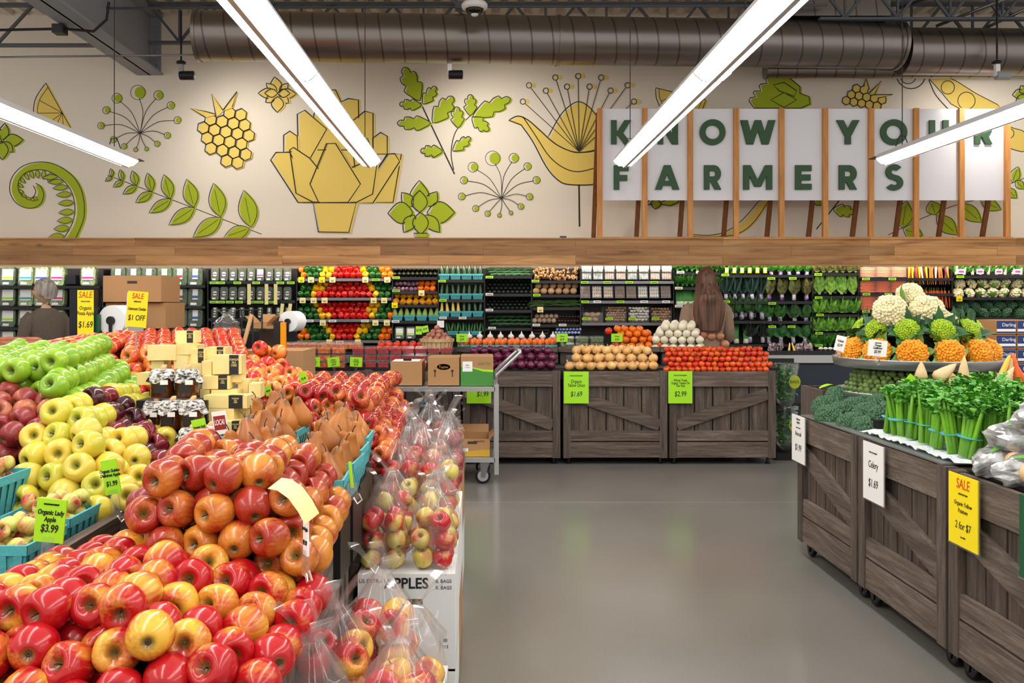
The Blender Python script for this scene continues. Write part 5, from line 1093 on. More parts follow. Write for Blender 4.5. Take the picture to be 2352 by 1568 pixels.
for r, (y, n, D) in enumerate([(802,6,7.80),(791,6,7.86)]):
    for i in range(n):
        p = W(872+i*18+r*4, y, D); FRUIT.append([p.x, p.y, p.z+.0, .036, 'tomato_deep', upr(), f'{nth(i)} from the left in the {nth(r)} row above the tomato packs', 'ribbed red tomatoes behind the packs', 1, 0])
flush2()
# bushel basket of shallots
p = W(1004, 806, 7.72); bb = empty('bushel_basket', p, 'pale wooden bushel basket heaped with shallots', 'basket')
MB().lathe([(.001,0),(.125,0),(.14,.10),(.001,.10)], 28).build('basket_body', 'basket_wood', bb); bbm = MB()
for k in range(22):
    t = 2*PI*k/22; c, s = math.cos(t), math.sin(t); bbm.bar((.128*c,.128*s,0),(.146*c,.146*s,.105),.028,.003,up=Vector((c,s,0)))
bbm.build('staves', 'basket_wood', bb); MB().lathe([(.146,.082),(.152,.083),(.154,.11),(.148,.111)], 28).build('rim_hoop', 'basket_wood', bb)
for lay, (n, rr) in enumerate([(12,.105),(8,.07),(4,.035),(1,0)]):
    for i in range(n): t = 2*PI*i/n+lay; FRUIT.append([p.x+rr*math.cos(t), p.y+rr*math.sin(t), p.z+.11+lay*.030, .027, 'shallot', upr(), f'{nth(i)} around the {nth(lay)} ring up of the bushel basket', 'shallots in the bushel basket', 1, 0])
flush2()
card(1004,736,1020,752,8.0,'white_paper',[],'blank white card behind the shallot basket')
card(955,749,969,768,7.7,'lime',[('$2.99',.3,.6)],'small lime card left of the shallot basket, left of two',group='small lime cards by the shallot basket'); card(969,748,984,763,7.69,'lime',[('$2.49',.3,.6)],'small lime card left of the shallot basket, right of two',roll=-.2,group='small lime cards by the shallot basket')
# ======================= refrigerated produce case
CD = 8.85
def cxd(px, D=CD): return (px-CX)*D/F
def czd(py, D=CD): return H+(CY-py)*D/F
mat('case_black', (12,12,14), .4); mat('rail', (120,118,124), .3, .3); mat('case_light', (255,252,245), .4, emit=CASE)
cs = empty('produce_case', (0, 9.0, 0), 'long open black refrigerated produce case under the wood canopy', 'display case')
MB().box(-6.5,.20,.0,6.5,.25,1.715).build('back_panel', 'case_black', cs)
MB().box(-6.5,-.40,.05,6.5,.20,.74).build('lower_body', 'blue_black', cs)
MB().box(-6.5,-.44,.76,6.5,-.38,.835).build('bumper', 'alu', cs); MB().box(-6.5,-.41,.30,6.5,-.402,.36).box(-6.5,-.41,.52,6.5,-.402,.54).build('trim_strip', 'dark_metal', cs)
MB().box(-6.5,-.38,.74,6.5,.20,.80).build('deck', 'case_black', cs); MB().box(-6.5,-.36,.80,6.5,-.34,.875).build('front_grille', 'case_black', cs)
MB().box(-6.5,-.30,1.765,6.5,-.24,1.785).build('light_strip', 'case_light', cs)
for px in (237,478,682,902,1007,1113,1221,1333,1547,1652,1866,1971,2186): MB().box(cxd(px)-.006,-.16,.8,cxd(px)+.006,.2,1.69).build('section_divider', 'case_black', cs)
SH = [(-60,235,(657,705,752),'salad boxes, far left'),(240,475,(655,703,752),'salad boxes'),(480,680,(646,690,731),'herb packs'),(685,900,(640,684,733,781),'bell peppers'),(904,1005,(637,669,700,737,776),'eggplants and squash'),(1009,1111,(643,688,728,769),'zucchini baskets'),(1115,1219,(634,675,712,753),'dark avocados'),(1223,1331,(645,677,706,745),'roots'),(1335,1545,(646,691,741),'mushrooms'),(1549,1650,(626,660,702,757),'herbs'),(1654,1864,(632,692,737,790),'kale and chard'),(1868,1969,(628,680,722,764,800),'lettuce'),(1973,2184,(639,674,714,758),'carrots'),(2188,2500,(634,683,729,775),'cauliflower')]
for a, b, ys, nm in SH:
    for i, y in enumerate(ys):
        z = czd(y); o = empty('case_shelf', (cxd((a+b)/2), CD-.05, z), f'black shelf holding {nm}, {nth(i)} from the top', 'shelf', 'black shelves of the produce case'); w = cxd(b)-cxd((a+b)/2)
        MB().box(-w,0,-.022,w,.33,-.004).build('shelf_board', 'case_black', o)
        MB().box(-w,-.006,-.026,w,0,.002).build('price_rail', 'rail' if nm in ('bell peppers','mushrooms') else 'case_black', o)
TG = {'g': ('lime','lime'), 'w': ('white_paper','white'), 'c': ('cream_tag','cream'), 'y': ('sale_yellow','yellow')}
TAGS = [('herb pack',647,'g',(495,512,549,592,647,671)),('herb pack',691,'g',(495,512,532,553,584,600,624)),('pepper',640,'c',(717,766,841,891)),('pepper',640,'y',(695,742)),('pepper',640,'g',(865,)),('pepper',687,'c',(698,723,748,860,884)),('pepper',734,'w',(696,714,766,840)),('pepper',738,'c',(744,864,890)),('pepper',782,'c',(759,824)),('pepper',782,'w',(783,)),
  ('eggplant',635,'g',(911,)),('onion',665,'g',(911,)),('orange pepper',670,'c',(969,)),('squash',698,'y',(908,)),('squash',735,'w',(910,)),('zucchini',643,'g',(1016,)),('zucchini',687,'g',(1018,)),('yellow squash',727,'w',(1018,1063)),('avocado',634,'g',(1124,)),('avocado',673,'w',(1124,)),('avocado',709,'w',(1124,)),('avocado',750,'w',(1130,)),
  ('ginger',643,'g',(1229,)),('potato',675,'g',(1232,)),('bean',708,'c',(1240,)),('turnip',743,'w',(1231,1291)),('mushroom',646,'g',(1341,1393,1443,1500)),('mushroom',690,'g',(1342,1423)),('mushroom',690,'w',(1370,1477,1527)),('loose mushroom',729,'g',(1345,1397,1450,1503)),
  ('herb',623,'w',(1560,1604)),('herb',659,'w',(1556,)),('scallion',700,'w',(1556,)),('kale',629,'g',(1662,)),('kale',690,'g',(1664,)),('chard',637,'g',(1767,1816)),('chard',694,'g',(1769,)),('chard',747,'g',(1769,1813)),('collard',789,'g',(1770,)),('lettuce',628,'g',(1874,)),('lettuce',681,'g',(1875,)),('lettuce',720,'g',(1878,)),('lettuce',762,'g',(1876,)),('lettuce',790,'g',(1876,)),('carrot',638,'g',(1983,2043)),('carrot',673,'g',(1984,2034)),('carrot',712,'g',(1983,)),('fennel',633,'g',(2198,)),('cauliflower',683,'y',(2196,)),('broccoli',724,'g',(2193,))]
for nm, y, c, xs in TAGS:
    lvl = nth(sorted({t[1] for t in TAGS if t[0] == nm}).index(y))
    for i, x in enumerate(xs):
        big = c in 'cy' and not nm == 'x'; w, h = (.06, .055) if big else (.076, .024)
        o = MB().box(-w/2,-.003,-h/2,w/2,0,h/2).build('price_tag', TG[c][0], loc=(cxd(x), CD-.060, czd(y)-(.012 if big else .012)))
        tag(o, f'{TG[c][1]} tag, {nm} shelves, {lvl} level down, {nth(i)} of its colour from left', 'price tag', 'price tags on the case shelves')
        if big: MB().box(-.02,-.0036,-.004,.02,-.003,-.001).box(-.014,-.0036,-.016,.014,-.003,-.010).build('print', 'ink', o)
        else: MB().box(-.028,-.0036,-.003,.028,-.003,.003).build('print', 'dark_metal', o)
for x, y0, y1, r in ((572,652,699,0),(612,652,699,0),(633,652,699,0),(647,697,731,.12),(665,697,731,.12)): card(x-4,y0,x+4,y1,8.72,'cream_tag',[],f'tall cream strip tag in front of the herb packs, near {["first","second","third","fourth","fifth"][[572,612,633,647,665].index(x)]} from left',group='tall cream strips at the herb packs',name='strip_tag',roll=r)
# ---- kinds
def it(k, px, py, label, group, D=CD, rot=(0,0,0), s=1.0): return put(k, (cxd(px, D), D, czd(py, D)), rot, s, label, group)
PEP = [(.001,-.030),(.012,-.034),(.022,-.031),(.029,-.018),(.032,0),(.033,.015),(.029,.028),(.018,.033),(.008,.030),(.001,.024)]
pst = ('stem', MB().tube([(0,0,.024),(0,.002,.036),(.004,.002,.044)], [.005,.0032,.004], 6).mesh('stem', 'stem_green'))
for nm, c, c2 in (('red',(214,28,20),(190,14,14)),('yellow',(246,190,20),(240,170,10)),('green',(36,104,34),(22,80,26)),('orange',(246,120,14),(238,100,8))):
    mat('pepper_'+nm, c, .14, col2=c2, scale=20, vary=.08); kind('pepper_'+nm, 'pepper', MB().lathe(PEP, 20, 4, .12).mesh(nm+'_pepper', 'pepper_'+nm), [pst])
Y0 = [(619,708,748,755,836,870,890),(632,704,738,746,841,878,892),(652,690,733,742,848,900,900),(663,685,724,733,856,900,900),(676,685,716,725,863,900,900),(699,685,720,730,861,900,900),(712,685,728,738,856,900,900),(725,700,736,746,849,884,900),(747,700,738,746,842,884,900),(760,706,744,752,834,876,900),(773,718,752,761,825,864,900)]
shelf_of = {0:1,1:1,2:2,3:2,4:2,5:3,6:3,7:3,8:4,9:4,10:4}
for r, (y, gl, yl0, yl, yr, gr, orr) in enumerate(Y0):
    x = 692+(r % 2)*6; i = 0
    while x < 898:
        d = 14.2
        if abs(x-yl) < d*.62 or abs(x-yr) < d*.62: c = 'yellow'
        elif yl < x < yr: c = 'red'
        elif x < gl-3 or x > gr+3: c = 'orange'
        else: c = 'green'
        rr = (r, 2+0)[0]; back = {0:.06,1:0,2:.10,3:.05,4:0,5:.10,6:.05,7:0,8:.10,9:.05,10:0}[r]
        it('pepper_'+c, x+random.uniform(-1,1), y+random.uniform(-.8,.8), f'{c} bell pepper, {nth(i)} from left, {nth(r)} row from top of pepper wall', 'bell peppers in the coloured wall', CD-.0+back-.02, (random.uniform(-.5,1.3), random.uniform(-.3,.3), random.uniform(0,6)), random.uniform(.9,1.02)); x += d; i += 1
mat('chili', (52,110,34), .25, vary=.1); ch = MB().tube([(-.03,0,0),(-.01,.004,.004),(.012,0,.004),(.034,-.002,-.004)], [.004,.006,.005,.001], 6).mesh('green_chili', 'chili'); kind('chili', 'chili', ch)
for i in range(46): it('chili', random.uniform(690,738), random.uniform(782,795), 'slim green chili in the heap below the peppers', 'green chilies heaped below the peppers', 8.62, (random.uniform(-.4,.4), random.uniform(-.6,.6), random.uniform(0,6)), 1.0)
# round and long items
mat('eggplant', (24,14,30), .08, coat=.5); mat('graffiti', (120,50,92), .15, col2=(206,180,196), scale=26); mat('mustard', (226,150,26), .18, vary=.08); mat('chayote', (150,180,92), .4, vary=.06); mat('zuke', (30,66,36), .22, col2=(48,92,48), scale=60, stretch=(1,1,.08), vary=.2); mat('cuke', (44,100,36), .25, vary=.2); mat('ysquash', (240,204,96), .3, vary=.05); mat('avocado', (26,36,28), .25, vary=.3); mat('potato', (206,164,118), .6, vary=.1, col2=(190,146,100), scale=12); mat('ginger', (190,142,92), .6, vary=.12); mat('turnip', (190,164,140), .5, col2=(160,130,110), scale=14); mat('beet', (58,34,22), .3, vary=.2); mat('bean', (58,92,34), .4); mat('mush_white', (232,226,216), .5, vary=.05); mat('mush_brown', (184,144,108), .55, vary=.1); mat('ball_blue', (96,124,190), .25, col2=(170,186,220), scale=30)
EGG = [(.001,-.060),(.018,-.056),(.031,-.036),(.033,-.012),(.027,.014),(.020,.036),(.014,.050),(.001,.056)]
simple('eggplant', 'eggplant', EGG, 'eggplant', 14, kids=[('calyx', MB().lathe([(.017,.044),(.012,.056),(.004,.062),(.003,.076)], 8, 5, .2).mesh('calyx', 'stem_green'))]); simple('graffiti', 'eggplant', [(r*.85, z*.55) for r, z in EGG], 'graffiti', 12, name='striped_eggplant'); simple('mustard', 'pepper', PEP, 'mustard', 16, 4, .1, 'yellow_pepper')
simple('chayote', 'squash', [(.001,-.035),(.022,-.03),(.029,-.012),(.022,.015),(.014,.04),(.012,.055),(.001,.06)], 'chayote', 14, name='pale_squash')
ZU = [(.001,-.075),(.014,-.072),(.019,-.05),(.018,.0),(.015,.045),(.010,.07),(.004,.078)]
simple('zucchini', 'zucchini', ZU, 'zuke', 12); simple('cucumber', 'cucumber', [(r*.8, z*.8) for r, z in ZU], 'cuke', 10); simple('ysquash', 'squash', [(r*(1.15 if z < 0 else .8), z) for r, z in ZU], 'ysquash', 12, name='yellow_squash')
RND = [(.001,-.03),(.018,-.026),(.029,-.012),(.032,.0),(.029,.012),(.018,.026),(.001,.03)]
simple('avocado', 'avocado', RND, 'avocado', 12); simple('potato', 'potato', [(r*1.0, z*1.1) for r, z in RND], 'potato', 14); simple('turnip', 'turnip', RND+[(.001,.04)], 'turnip', 12, 5, .04); simple('beet', 'beet', [(r*.7, z*.7) for r, z in RND], 'beet', 10); simple('ballb', 'fruit', RND, 'ball_blue', 12, name='wrapped_fruit')
gg = MB()
for a, b, r in (((-.02,0,0),(.02,0,.004),.010),((0,0,0),(.012,0,.018),.008),((-.008,0,0),(-.018,0,-.014),.008)): gg.tube([a, ((a[0]+b[0])/2,0,(a[2]+b[2])/2+.002), b], [r*.7, r, r*.6], 6)
kind('ginger', 'ginger', gg.mesh('ginger_root', 'ginger'))
MU = [(.001,-.010),(.008,-.010),(.009,.0),(.022,.001),(.024,.008),(.018,.018),(.008,.022),(.001,.023)]
simple('mushw', 'mushroom', MU, 'mush_white', 12, name='white_mushroom'); simple('mushb', 'mushroom', MU, 'mush_brown', 12, name='brown_mushroom')
for r, y in ((0,631),(1,620)):
    for i in range(10): it('eggplant', 908+i*10.2+r*4, y, f'glossy black eggplant, {nth(i)} from left, {["front","rear"][r]} row', 'black eggplants on the top shelf', CD-.02+r*.09, (1.3,0,0), .72)
for r, y in ((0,663),(1,651)):
    for i in range(6): it('graffiti', 907+i*9.4+r*4, y, f'purple striped eggplant, {nth(i)} from left, {["front","rear"][r]} row', 'purple striped eggplants', CD-.0+r*.06, (1.3,0,0), .9)
    for i in range(3): it('pepper_orange', 966+i*14+r*2, y, f'orange bell pepper beside the purple eggplants, {nth(i)} from left, {["front","rear"][r]} row', 'orange peppers beside the eggplants', CD+r*.06, (.6,0,i), .92)
for r, y in ((0,693),(1,679)):
    for i in range(7): it('mustard', 910+i*15+r*2, y, f'mustard yellow pepper, {nth(i)} from left, {["front","rear"][r]} row', 'mustard yellow peppers', CD+r*.06, (.9,0,i), .98)
for i in range(4):
    x = 914+i*27.6; put('basket', (cxd(x), CD, czd(736)), (0,0,0), (.82,.9,.72), f'turquoise basket of pale green squash, {nth(i)} from left', 'turquoise baskets on the case shelves')
    for j in (-1, 1): it('chayote', x+j*6.5, 721, f'pale green squash, {"left" if j < 0 else "right"} one in the {nth(i)} basket', 'pale green squash in baskets', CD, (-.15,j*.08,0), 1.05)
for r, (yb, kinds) in enumerate([(642,'zzzz'),(687,'zzzz'),(727,'yyzz')]):
    for i in range(4):
        x = 1021+i*25.5; put('basket', (cxd(x), CD, czd(yb)), (0,0,0), (.82,.9,.76), f'turquoise basket, {nth(i)} from left on zucchini shelf {nth(r)}', 'turquoise baskets on the case shelves')
        for j in (-1, 1): it('zucchini' if kinds[i] == 'z' else 'ysquash', x+j*6, yb-22, f'{"dark green zucchini" if kinds[i]=="z" else "yellow squash"}, {"left" if j < 0 else "right"} in {nth(i)} basket of shelf {nth(r)}', 'zucchini and squash standing in baskets', CD, (-.12,random.uniform(-.12,.12),0), .95)
for i in range(14): it('cucumber', 1026+i*6.4, 752+random.uniform(-2,2), f'small green cucumber, {nth(i)} from left on the lowest basket shelf', 'cucumbers on the lowest basket shelf', CD-.0+(i%2)*.03, (-.2,random.uniform(-.25,.25),0), .82)
for i in range(3): put('basket', (cxd(1040+i*27), CD, czd(770)), (0,0,0), (.82,.9,.6), f'turquoise basket of cucumbers, {nth(i)} from left', 'turquoise baskets on the case shelves')
for r in range(4):
    for i in range(10):
        it('avocado', 1120+i*10.4+(r%2)*5, 645+r*8.5, f'dark green avocado, {nth(i)} from left, row {nth(r)} of the upper block', 'dark avocados, upper block', CD+.02+.05*(3-r), (0,0,0), .70)
        it('avocado', 1120+i*10.4+(r%2)*5, 684+r*7.8, f'dark green avocado, {nth(i)} from left, row {nth(r)} of the lower block', 'dark avocados, lower block', CD+.02+.05*(3-r), (0,0,0), .70)
for sh, y0, n in ((0,618,3),(1,727,3)):
    for r in range(n):
        for i in range(6): it('zucchini', 1127+i*17+r*5, y0+r*(6 if sh == 0 else 8.5), f'dark zucchini lying flat, {nth(i)} from left, row {nth(r)} of the {["top","bottom"][sh]} pile', 'dark zucchini lying in piles', CD+.02+.05*(2-r), (0,1.45,random.uniform(-.1,.1)), (.95,.95,.7))
for i in range(150): it('ginger', random.uniform(1226,1326), 616+26*random.random(), 'knobbly ginger root in the top heap', 'ginger roots heaped on the top shelf', CD+random.uniform(-.03,.08), (random.uniform(-1,1), random.uniform(-3,3), random.uniform(0,6)), .8)
o = MB().box(cxd(1226),CD+.07,czd(640),cxd(1328),CD+.2,czd(618)).build('display_riser','black'); tag(o, 'black riser behind the ginger heap', 'riser', 'sloping risers under the fruit piles')
for r, y in ((0,668),(1,656)):
    for i in range(6): it('potato', 1232+i*17+r*4, y, f'large tan potato, {nth(i)} from left, {["front","rear"][r]} row', 'large tan potatoes', CD+r*.07, (0,1.4,0), 1.08)
bb_ = MB()
for i in range(120): 
    x = cxd(random.uniform(1228,1326)); z = czd(random.uniform(691,704)); y = CD+random.uniform(-.04,.06); t = random.uniform(-.3,.3)
    bb_.tube([(x-.07,y,z),(x,y,z+.008),(x+.07*math.cos(t),y,z+.07*math.sin(t)*.5)], .004, 5)
tag(bb_.build('green_beans', 'bean', smooth=True), 'loose heap of green beans on a shelf', 'beans', kind='stuff')
for r, y in ((0,738),(1,728)):
    for i in range(5): it('turnip', 1228+i*11+r*5, y-2, f'pale turnip, {nth(i)} from left, {["front","rear"][r]} row', 'pale turnips', CD+r*.06, (.4,0,i), .85)
    for i in range(7): it('beet', 1284+i*7+r*3, y-1, f'small dark brown beet, {nth(i)} from left, {["front","rear"][r]} row', 'small dark beets', CD+r*.05, (.4,0,i), .8)
for r in range(2):
    for i in range(8): it('ballb', 1277+i*7.5+r*3, 764-r*8, f'blue netted fruit, {nth(i)} from left, {["lower","upper"][r]} row', 'blue netted fruit', 8.8+r*.03, (0,0,i), .52); it('beet', 1226+i*4.5+r*2, 766-r*8, f'small brown root, {nth(i)} from left, {["lower","upper"][r]} row at the bottom', 'small brown roots', 8.8+r*.03, (0,0,i), .5)
# mushroom packs
mat('pack_dark', (34,50,52), .4); mat('pack_pink', (226,206,196), .45, col2=(206,170,150), scale=40, vary=.06); mat('pack_teal', (96,160,150), .4, col2=(226,222,214), scale=30); mat('pack_mix', (214,176,140), .5, col2=(236,226,220), scale=50); mat('pack_brown', (150,108,80), .5, col2=(110,76,54), scale=40)
def mpack(k, m): 
    b = MB().box(-.05,-.004,-.036,.05,.05,.036); kind(k, 'package', b.mesh('mushroom_pack', 'pack_dark', smooth=False), [('contents', lump2(.088,.062,m)), ('wrap', MB().box(-.052,-.022,-.037,.052,-.018,.037).mesh('wrap', 'clamshell', smooth=False))])
def lump2(w, h, m):
    b = MB(); rnd = random.Random(9)
    for j in range(3):
        for i in range(4): b.lathe([(.001,-.012),(.010,-.006),(.012,0),(.010,.006),(.001,.012)], 8, M=Matrix.Translation((-w/2+w*(i+.5)/4, -.006, -h/2+h*(j+.5)/3)) @ Matrix.Rotation(rnd.uniform(0,3),4,'X') @ Matrix.Scale(1.05,4))
    return b.mesh('contents', m)
for k, m in (('mp_white','mush_white'),('mp_teal','pack_teal'),('mp_pink','pack_pink'),('mp_mix','pack_mix'),('mp_brown','pack_brown')): mpack(k, m)
T8 = ['mp_teal','mp_teal','mp_pink','mp_pink','mp_teal','mp_teal','mp_pink','mp_pink']; U8 = ['mp_brown','mp_mix','mp_mix','mp_brown','mp_brown','mp_white','mp_white','mp_brown']
for i in range(8):
    for r in range(2): it(T8[i], 1347+i*26.2, 635-r*17, f'mushroom pack, {nth(i)} from left, {["lower","upper"][r]} row of the top shelf', 'mushroom packs on the top shelf', CD, (-.25,0,0), 1.0)
    put(U8[i], (cxd(1344+i*26.3), CD, czd(671)), (-.2,0,0), (.98,1,1.75), f'tall mushroom pack, {nth(i)} from left on the second shelf', 'tall mushroom packs on the second shelf')
for b_, (x0, k, n) in enumerate([(1338,'mushb',.062),(1391,'mushb',.03),(1443,'mushw',.036),(1495,'mushb',.034)]):
    o = empty('mushroom_bin', (cxd(x0+23), CD, czd(740)), f'clear bin of loose mushrooms, {nth(b_)} from left', 'bin', 'clear bins of loose mushrooms')
    MB().box(-.10,-.035,0,.10,-.032,.10).box(-.104,-.035,0,-.10,.1,.16).box(.10,-.035,0,.104,.1,.16).build('clear_wall', 'clamshell', o); MB().box(-.10,-.03,0,.10,.12,.004).build('tray', 'case_black', o)
    st = .9*n*F/CD; nx = int(44/st)
    for r in range(int(34/(st*.9))):
        for i in range(nx): it(k, x0+4+st*(i+.5*(r % 2)), 735-r*st*.9, f'{"brown" if k=="mushb" else "white"} mushroom, {nth(i)} from left, row {nth(r)} up in the {nth(b_)} bin', f'loose mushrooms in clear bins', CD+.0+r*.012, (.3+random.uniform(-.6,.6),random.uniform(-.5,.5),0), n/.046)
# salad boxes and herb packs
mat('salad_fill', (58,104,44), .5, col2=(22,44,24), scale=40, vary=.25); mat('salad_pale', (160,176,120), .5, col2=(70,110,52), scale=40, vary=.2); mat('lab_pink', (222,30,130), .5); mat('lab_blue', (60,90,190), .5); mat('lab_teal', (40,160,170), .5); mat('lab_red', (170,40,50), .5); mat('herb_fill', (66,92,56), .5, col2=(36,50,34), scale=50, vary=.25)
def sbox(k, w, h, fill, col, tall=False, rnd_=False):
    b = MB(); q = w*.5; P = [(-q*.8,0),(q*.8,0),(q,h*.12),(q,h*.85),(q*.75,h),(-q*.75,h),(-q,h*.85),(-q,h*.12)]
    b.prism(P, -.012, .06); c = MB().prism([(x*.92, z*.96+.003) for x, z in P], -.006, .055).mesh('contents', fill, smooth=False)
    l = MB()
    if rnd_: l.lathe([(.001,0),(w*.27,0)], 16, M=Matrix.Translation((0,-.0135,h*.5)) @ Matrix.Rotation(PI/2,4,'X'), mi=0).box(-w*.27,-.0145,h*.46,w*.27,-.0135,h*.54,mi=1)
    elif tall: l.box(-w*.18,-.0145,h*.35,w*.18,-.013,h*.9,mi=0).box(-w*.18,-.015,h*.42,w*.18,-.0146,h*.56,mi=1)
    else: l.box(-w*.36,-.0145,h*.30,w*.36,-.013,h*.86,mi=0).box(-w*.36,-.015,h*.36,w*.36,-.0146,h*.46,mi=1)
    l.box(-w*.3,-.0145,h*.06,w*.1,-.013,h*.18,mi=0)
    kind(k, 'package', b.mesh('salad_box' if h > .12 else 'herb_pack', 'clamshell', smooth=False), [('contents', c), ('paper_label', l.mesh('paper_label', ['white_paper', col], smooth=False))])
for k, f, c, t in (('sb_teal','salad_pale','lab_teal',0),('sb_blue','salad_pale','lab_blue',0),('sb_pink','salad_pale','lab_pink',0),('sb_red','salad_fill','lab_red',1),('sb_tb','salad_fill','lab_blue',1),('sb_g','salad_fill','lime',0)): sbox(k, .155, .195, f, c, t)
sbox('hp_a', .082, .135, 'herb_fill', 'label_purple', rnd_=True); sbox('hp_p', .082, .135, 'herb_fill', 'lab_pink'); sbox('hp_w', .082, .135, 'herb_fill', 'lab_blue'); sbox('hb', .05, .11, 'herb_fill', 'stem_green', True)
names = {'sb_teal':'teal','sb_blue':'blue','sb_pink':'pink','sb_red':'red','sb_tb':'dark blue','sb_g':'lime'}
for r, y in enumerate((656,703,751,800)):
    for i, (x, ks) in enumerate([(18,['sb_g']*4),(59,['sb_teal']*4),(95,['sb_blue','sb_teal','sb_pink','sb_blue']),(131,['sb_pink']*4),(168,['sb_blue','sb_blue','sb_pink','sb_teal']),(202,['sb_pink','sb_g','sb_pink','sb_g'])]):
        if i == 4 and r < 3: continue
        it(ks[r], x, y, f'salad box with {names[ks[r]]} band, {nth(i)} from left edge, {nth(r)} shelf down', 'clear salad boxes, left', CD, (-.1,0,0), 1.0)
    for i in range(6): k = 'sb_red' if i in (0,3,4) else 'sb_tb'; it(k, 271+i*35.5, y, f'tall salad box, {names[k]} label, {nth(i)} from left behind brown boxes, {nth(r)} shelf', 'clear salad boxes behind the brown boxes', CD, (-.1,0,0), .98)
bx_ = MB().box(-.05,-.02,0,.05,.06,.09).build('tray', 'dark_metal', loc=(cxd(164),CD,czd(652))); tag(bx_, 'dark plastic tray between the salad boxes on the top shelf', 'tray')
for r, (y, k) in enumerate([(645,'hp'),(689,'hp'),(730,'hb')]):
    for i in range(9): kk = k if k == 'hb' else ('hp_p' if (r, i) == (0, 5) else 'hp_a'); it(kk, 494+i*20.8, y, f'{"slim clear herb bottle" if k == "hb" else "small clear herb pack"}, {nth(i)} from left, {nth(r)} herb shelf down', 'small clear herb packs', CD, (-.08,0,0), 1.0)
for i in range(2): put('sb_g', (cxd(921+i*25), 8.7, czd(778, 8.7)), (-.1,0,0), .62, f'clear box behind the shallot basket, {["left","right"][i]}', 'clear boxes behind the shallot basket')
# ---- leafy things
def leafm(k, c, c2, r=.5): mat(k, c, r, col2=c2, scale=30, vary=.14)
leafm('kale_dark', (52,92,72), (24,54,46)); leafm('kale_green', (62,116,48), (26,66,28)); leafm('chard_leaf', (66,122,48), (26,66,28)); leafm('romaine', (160,206,84), (84,150,44)); leafm('lettuce', (140,196,66), (66,134,38)); leafm('herb_leaf', (84,160,48), (36,96,28)); leafm('redleaf', (120,136,62), (84,56,42)); leafm('collard', (70,128,70), (38,86,46)); leafm('black_kale', (24,40,26), (14,24,18)); leafm('celery_leaf', (104,178,52), (48,128,30), .45)
mat('stem_pale', (196,214,140), .45); mat('stem_red', (170,24,36), .4); mat('stem_orange', (214,110,30), .4); mat('band_purple', (84,48,120), .5, col2=(214,208,226), scale=26); mat('white_stalk', (222,232,200), .4); mat('scal', (70,140,60), .4); mat('radicchio', (90,24,50), .4, col2=(226,214,214), scale=24)
def bunch(k, cat, name, leaf, stem, n, L_, w, spread, band=True, stemL=.08, ruf=.02, seed=1, rib=True):
    random.seed(seed); b = MB()
    for i in range(n):
        a = random.uniform(-1, 1)*spread; f = random.uniform(-.5,.6); q = random.uniform(.75,1.05); b.leaf((a*.02, f*.02, stemL*.8), (math.sin(a)*L_*q, f*.13-.03, stemL+math.cos(a)*L_*q), w*random.uniform(.55,.95), random.uniform(-.02,.05), ruf, 6, up=Vector((random.uniform(-.9,.9),1,random.uniform(-.5,.6))))
    kids = []
    s = MB()
    for i in range(5): a = (i-2)*.18*spread; s.tube([((i-2)*.004,0,0),((i-2)*.006,-.002,stemL),(math.sin(a)*L_*.55,-.014,stemL+math.cos(a)*L_*.55)], [.005,.004,.0015], 5)
    kids.append(('stems', s.mesh('stems', stem)))
    if band: kids.append(('band', MB().lathe([(.020,.006),(.018,stemL*.75)], 12).mesh('band', 'band_purple')))
    kind(k, cat, b.mesh(name, leaf, smooth=False), kids); random.seed(seed*7+1)
bunch('kaleD','kale','kale_bunch','kale_dark','kale_dark',14,.19,.075,.42,ruf=.03,seed=2); bunch('kaleG','kale','curly_kale_bunch','kale_green','stem_pale',26,.12,.06,.9,ruf=.09,seed=3); bunch('chardR','chard','chard_bunch','redleaf','stem_red',14,.17,.085,.45,ruf=.05,seed=4); bunch('chardW','chard','chard_bunch','chard_leaf','white_stalk',14,.13,.085,.6,ruf=.04,seed=5); bunch('chardO','chard','chard_bunch','chard_leaf','stem_red',14,.13,.085,.6,ruf=.04,seed=15); bunch('coll','collard','collard_bunch','collard','stem_pale',12,.13,.10,.75,ruf=.01,seed=6)
bunch('herbs','herb','herb_bunch','herb_leaf','scal',34,.10,.035,1.0,False,.03,.08,7); bunch('bkale','kale','black_kale_bunch','black_kale','black_kale',26,.15,.055,.8,ruf=.08,seed=8); bunch('beetg','greens','greens_bunch','herb_leaf','stem_red',16,.10,.05,.6,True,.05,.05,9)
bunch('romain','lettuce','romaine_lettuce','romaine','stem_pale',14,.20,.085,.30,False,.02,.035,10); bunch('lett','lettuce','lettuce_head','lettuce','stem_pale',26,.13,.085,.75,False,.01,.07,11); bunch('redlett','lettuce','red_leaf_lettuce','redleaf','stem_pale',22,.09,.07,.9,False,.01,.08,12); bunch('fennel','fennel','fennel_bunch','herb_leaf','white_stalk',26,.11,.02,.8,False,.03,.1,13)
sc = MB()
for i in range(9): sc.tube([((i-4)*.0045,0,0),((i-4)*.005,.002,.07),((i-4)*.007+.004,0,.17)], [.005,.0042,.002], 6)
kind('scall', 'scallion', sc.mesh('scallion_bunch', 'scal'), [('white_ends', MB().lathe([(.024,-.005),(.022,.035)], 10).mesh('white_ends', 'white_stalk'))])
random.seed(21)
def row(k, x0, x1, n, y, lab, group, D=CD, rx=-.15, s=1.0, jit=1):
    for i in range(n): it(k, x0+(x1-x0)*i/max(1, n-1)+random.uniform(-jit,jit), y, f'{lab}, {nth(i)} from the left', group, D+random.uniform(0,.02), (rx+random.uniform(-.08,.08), random.uniform(-.06,.06), random.uniform(-.2,.2)), s)
